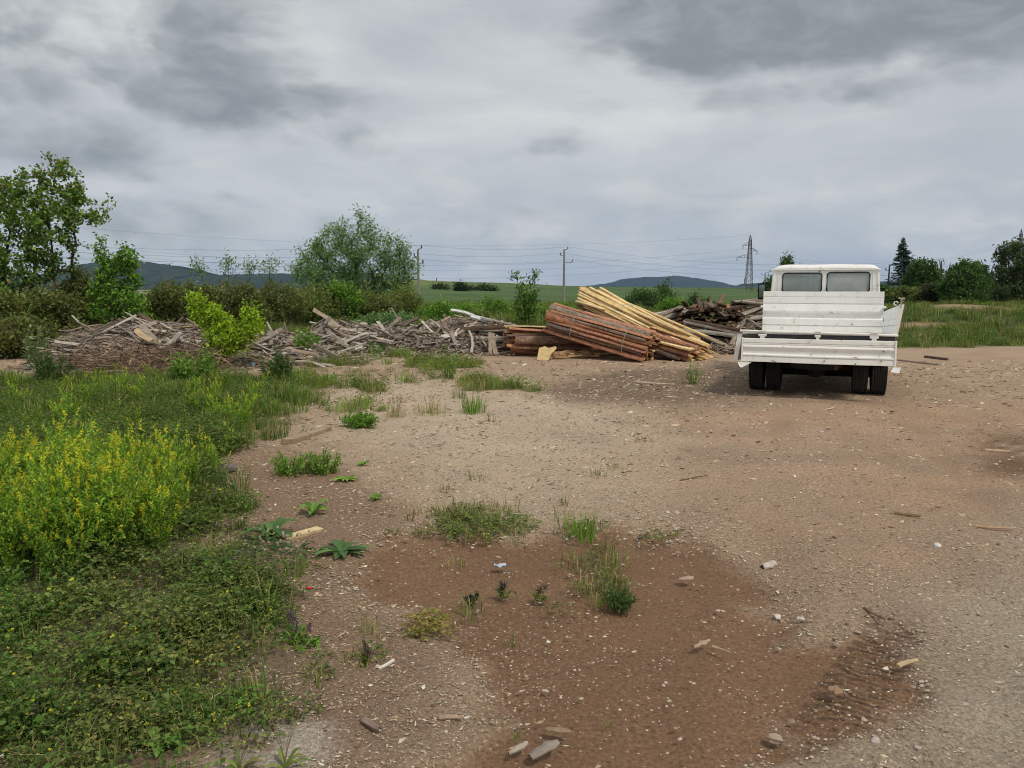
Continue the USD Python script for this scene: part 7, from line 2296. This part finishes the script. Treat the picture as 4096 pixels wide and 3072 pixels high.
def build_weeds():
    rng = np.random.default_rng(47)
    W, Y_, D = G_WEED, G_YOUNG, [srgb(70, 96, 50), srgb(60, 84, 48), srgb(84, 110, 58)]
    DOCK = [srgb(80, 112, 62), srgb(72, 102, 58), srgb(94, 124, 68)]
    PUR = [srgb(98, 68, 108), srgb(84, 60, 92), srgb(110, 84, 116)]
    DUL = [srgb(98, 78, 84), srgb(84, 70, 74), srgb(106, 92, 82)]
    weed('weed_bush', 'fresh green bushy weed between the stick heap and the yellow-green bush', 'weed', 790, 1545, bushy(0.40, 0.62, 46, 0.07, 26), W, rng)
    weed('weed_bush', 'dark green rounded weed bush at the near end of the laths', 'weed', 1112, 1560, bushy(0.24, 0.62, 40, 0.06, 26), D, rng)
    weed('weed_bush', 'leafy upright weed in the gap of the long heap', 'weed', 1230, 1442, bushy(0.30, 0.62, 36, 0.08, 22), W, rng)
    weed('weed_bush', 'spreading pale weed before the middle of the long heap', 'weed', 1480, 1428, bushy(0.40, 0.34, 30, 0.07, 20), G_WILLOW, rng)
    weed('weed_bush', 'green weed standing close to the foot of the long heap', 'weed', 1620, 1412, bushy(0.30, 0.42, 30, 0.06, 20), W, rng)
    weed('weed_bush', 'thin twiggy sapling standing alone in the pale gravel', 'weed', 1795, 1512, bushy(0.24, 0.72, 16, 0.045, 16), W, rng)
    weed('weed_bush', 'small straggling weed by the left side of the truck', 'weed', 2775, 1535, bushy(0.14, 0.46, 12, 0.04, 14), W, rng)
    weed('weed_bush', 'dense bright green low bush alone at the edge of the gravel', 'weed', 1440, 1712, bushy(0.22, 0.17, 60, 0.045, 16), Y_, rng)
    weed('weed_bush', 'dark leafy weed at the left below the bramble', 'weed', 200, 1555, bushy(0.34, 0.66, 40, 0.06, 24), D, rng)
    weed('weed_bush', 'grey-leaved tall weed left of the stick heap', 'weed', 150, 1490, bushy(0.25, 1.0, 16, 0.09, 16), [srgb(128, 142, 108), srgb(110, 126, 90)], rng)
    weed('weed_bush', 'bushy green weed in the gravel left of the tall one', 'weed', 1310, 1545, bushy(0.22, 0.16, 26, 0.045, 16), W, rng)
    weed('weed_bush', 'left of the two feathery weeds below the board in the weeds', 'weed', 1165, 1905, bushy(0.20, 0.20, 44, 0.035, 18, 0.3), G_WEED, rng)
    weed('weed_bush', 'right of the two feathery weeds below the board in the weeds', 'weed', 1300, 1895, bushy(0.19, 0.21, 44, 0.035, 18, 0.3), G_WEED, rng)
    weed('grass_tuft', 'tall bright grass tuft at the far edge of the pale gravel', 'grass tuft', 1890, 1652, tuft(0.16, 0.30, 160, 0.006, 6, [srgb(140, 130, 84)]), G_YOUNG, rng)
    weed('grass_tuft', 'dry grass tuft just left of the tall bright one', 'grass tuft', 1720, 1655, tuft(0.2, 0.2, 110, 0.005, 5, [srgb(150, 130, 84)], 0.4), G_THICK, rng)
    weed('grass_tuft', 'reddish dry grass tuft left of both', 'grass tuft', 1580, 1668, tuft(0.14, 0.22, 70, 0.004, 14, [srgb(150, 116, 84)], 0.7), G_THICK, rng)
    weed('grass_tuft', 'upright green grass tuft at the head of the weedy strip in the mud', 'grass tuft', 2330, 2145, tuft(0.11, 0.20, 120, 0.005, 0), G_YOUNG, rng)
    weed('grass_tuft', 'small grass tuft at the far end of the mud', 'grass tuft', 2695, 2140, tuft(0.04, 0.07, 26, 0.004, 0), G_THICK, rng)
    weed('grass_tuft', 'tiny grass tuft in the middle of the mud, near the lower edge', 'grass tuft', 2430, 2900, tuft(0.02, 0.035, 20, 0.002, 0), G_THICK, rng)
    weed('grass_tuft', 'tiny green grass tuft at the lower left of the mud', 'grass tuft', 2070, 2945, tuft(0.014, 0.05, 12, 0.003, 0), G_YOUNG, rng)
    weed('grass_tuft', 'small dark tuft in the middle of the gravel', 'grass tuft', 2490, 1690, tuft(0.07, 0.06, 26, 0.005, 0), G_THICK, rng)
    weed('broad_leaf_weed', 'large dark broad-leaved dock behind the clover', 'weed', 1090, 2150, ros(13, 0.19, 0.06, 0.75), DOCK, rng)
    weed('broad_leaf_weed', 'flat dark green rosette beside the short pale board', 'weed', 1368, 2205, ros(14, 0.17, 0.05, 0.35), DOCK, rng)
    weed('broad_leaf_weed', 'grey-green thistle rosette left of the clover patch', 'weed', 860, 2290, ros(9, 0.15, 0.045, 0.8), [srgb(104, 126, 88), srgb(92, 114, 78)], rng)
    weed('broad_leaf_weed', 'small bright rosette in the wood chips between board and dock', 'weed', 1385, 1925, ros(14, 0.12, 0.035, 0.35), W, rng)
    weed('broad_leaf_weed', 'small round green seedling in the gravel', 'weed', 1505, 2003, ros(12, 0.06, 0.03, 1.0), Y_, rng)
    weed('broad_leaf_weed', 'upright pale weed behind the dock', 'weed', 1250, 2060, ros(9, 0.13, 0.05, 1.1), W, rng)
    weed('broad_leaf_weed', 'tiny bright seedling above the two feathery weeds', 'weed', 1450, 1866, ros(9, 0.07, 0.03, 0.9), Y_, rng)
    weed('broad_leaf_weed', 'pair of large pale leaves in the low herbs at the bottom', 'weed', 640, 3010, ros(6, 0.10, 0.036, 0.9), [srgb(96, 128, 56), srgb(110, 140, 64)], rng)
    weed('broad_leaf_weed', 'single broad pale leaf clump among the yellow-dotted herbs', 'weed', 575, 2890, ros(5, 0.085, 0.045, 0.8), [srgb(96, 126, 56)], rng)
    weed('clover_patch', 'patch of clover with pale pink flower heads before the dock', 'clover', 1050, 2235, clover_patch(0.24, 900, 46), D, rng)
    weed('herb_mat', 'low mat of herbs with tiny yellow flowers at the far rim of the mud', 'herb', 1900, 2125, clover_patch(0.22, 700, 0), G_THICK, rng)
    weed('herb_mat', 'low mat of herbs at the right end of the far rim mat', 'herb', 2030, 2110, clover_patch(0.16, 500, 0), G_THICK, rng)
    weed('herb_mat', 'leafy clump at the near end of the weedy strip in the mud', 'herb', 2470, 2420, bushy(0.10, 0.08, 50, 0.022, 16, 0.35), D, rng)
    weed('herb_mat', 'yellowish low weed at the left edge of the mud', 'herb', 1715, 2520, clover_patch(0.095, 420, 0), [srgb(140, 136, 66), srgb(122, 124, 58), srgb(150, 128, 76)], rng)
    weed('purple_herb', 'leafy herb with violet flower spikes left of the mud', 'herb', 1190, 2570, spikes(4, 0.10, 0.13, PUR, 160), W, rng)
    weed('purple_herb', 'small herb with dark purple spikes at the left rim of the mud', 'herb', 2010, 2372, spikes(5, 0.05, 0.07, DUL, 40), G_THICK, rng)
    weed('purple_herb', 'small herb with dark purple spikes at the foot of the weedy strip', 'herb', 2160, 2385, spikes(3, 0.05, 0.06, DUL, 60), G_THICK, rng)
    weed('purple_herb', 'dull herb with brownish spikes in the middle of the chips', 'herb', 1465, 2645, spikes(4, 0.035, 0.09, DUL, 30), G_THICK, rng)
    weed('purple_herb', 'tall violet flower spike among the herbs at the lower left corner', 'herb', 150, 2960, spikes(2, 0.03, 0.13, PUR, 40), W, rng)
    weed('purple_herb', 'dark brown flower spike among the yellow-dotted herbs', 'herb', 450, 2610, spikes(3, 0.03, 0.11, DUL, 40), W, rng)
    weed('purple_herb', 'dark withered seedlings in the mud near the purple spikes', 'herb', 1885, 2395, spikes(4, 0.045, 0.035, [srgb(62, 58, 58)], 20), [srgb(76, 80, 56)], rng)
    weed('plantain', 'ribwort plantain with brown club heads at the lower edge, right one', 'plantain', 1140, 3085, plantain(6, 0.06, 0.19), G_THICK, rng)
    weed('plantain', 'ribwort plantain with brown club heads at the lower edge, left one', 'plantain', 960, 3095, plantain(5, 0.05, 0.14), G_THICK, rng)


build_weeds()
build_haze()
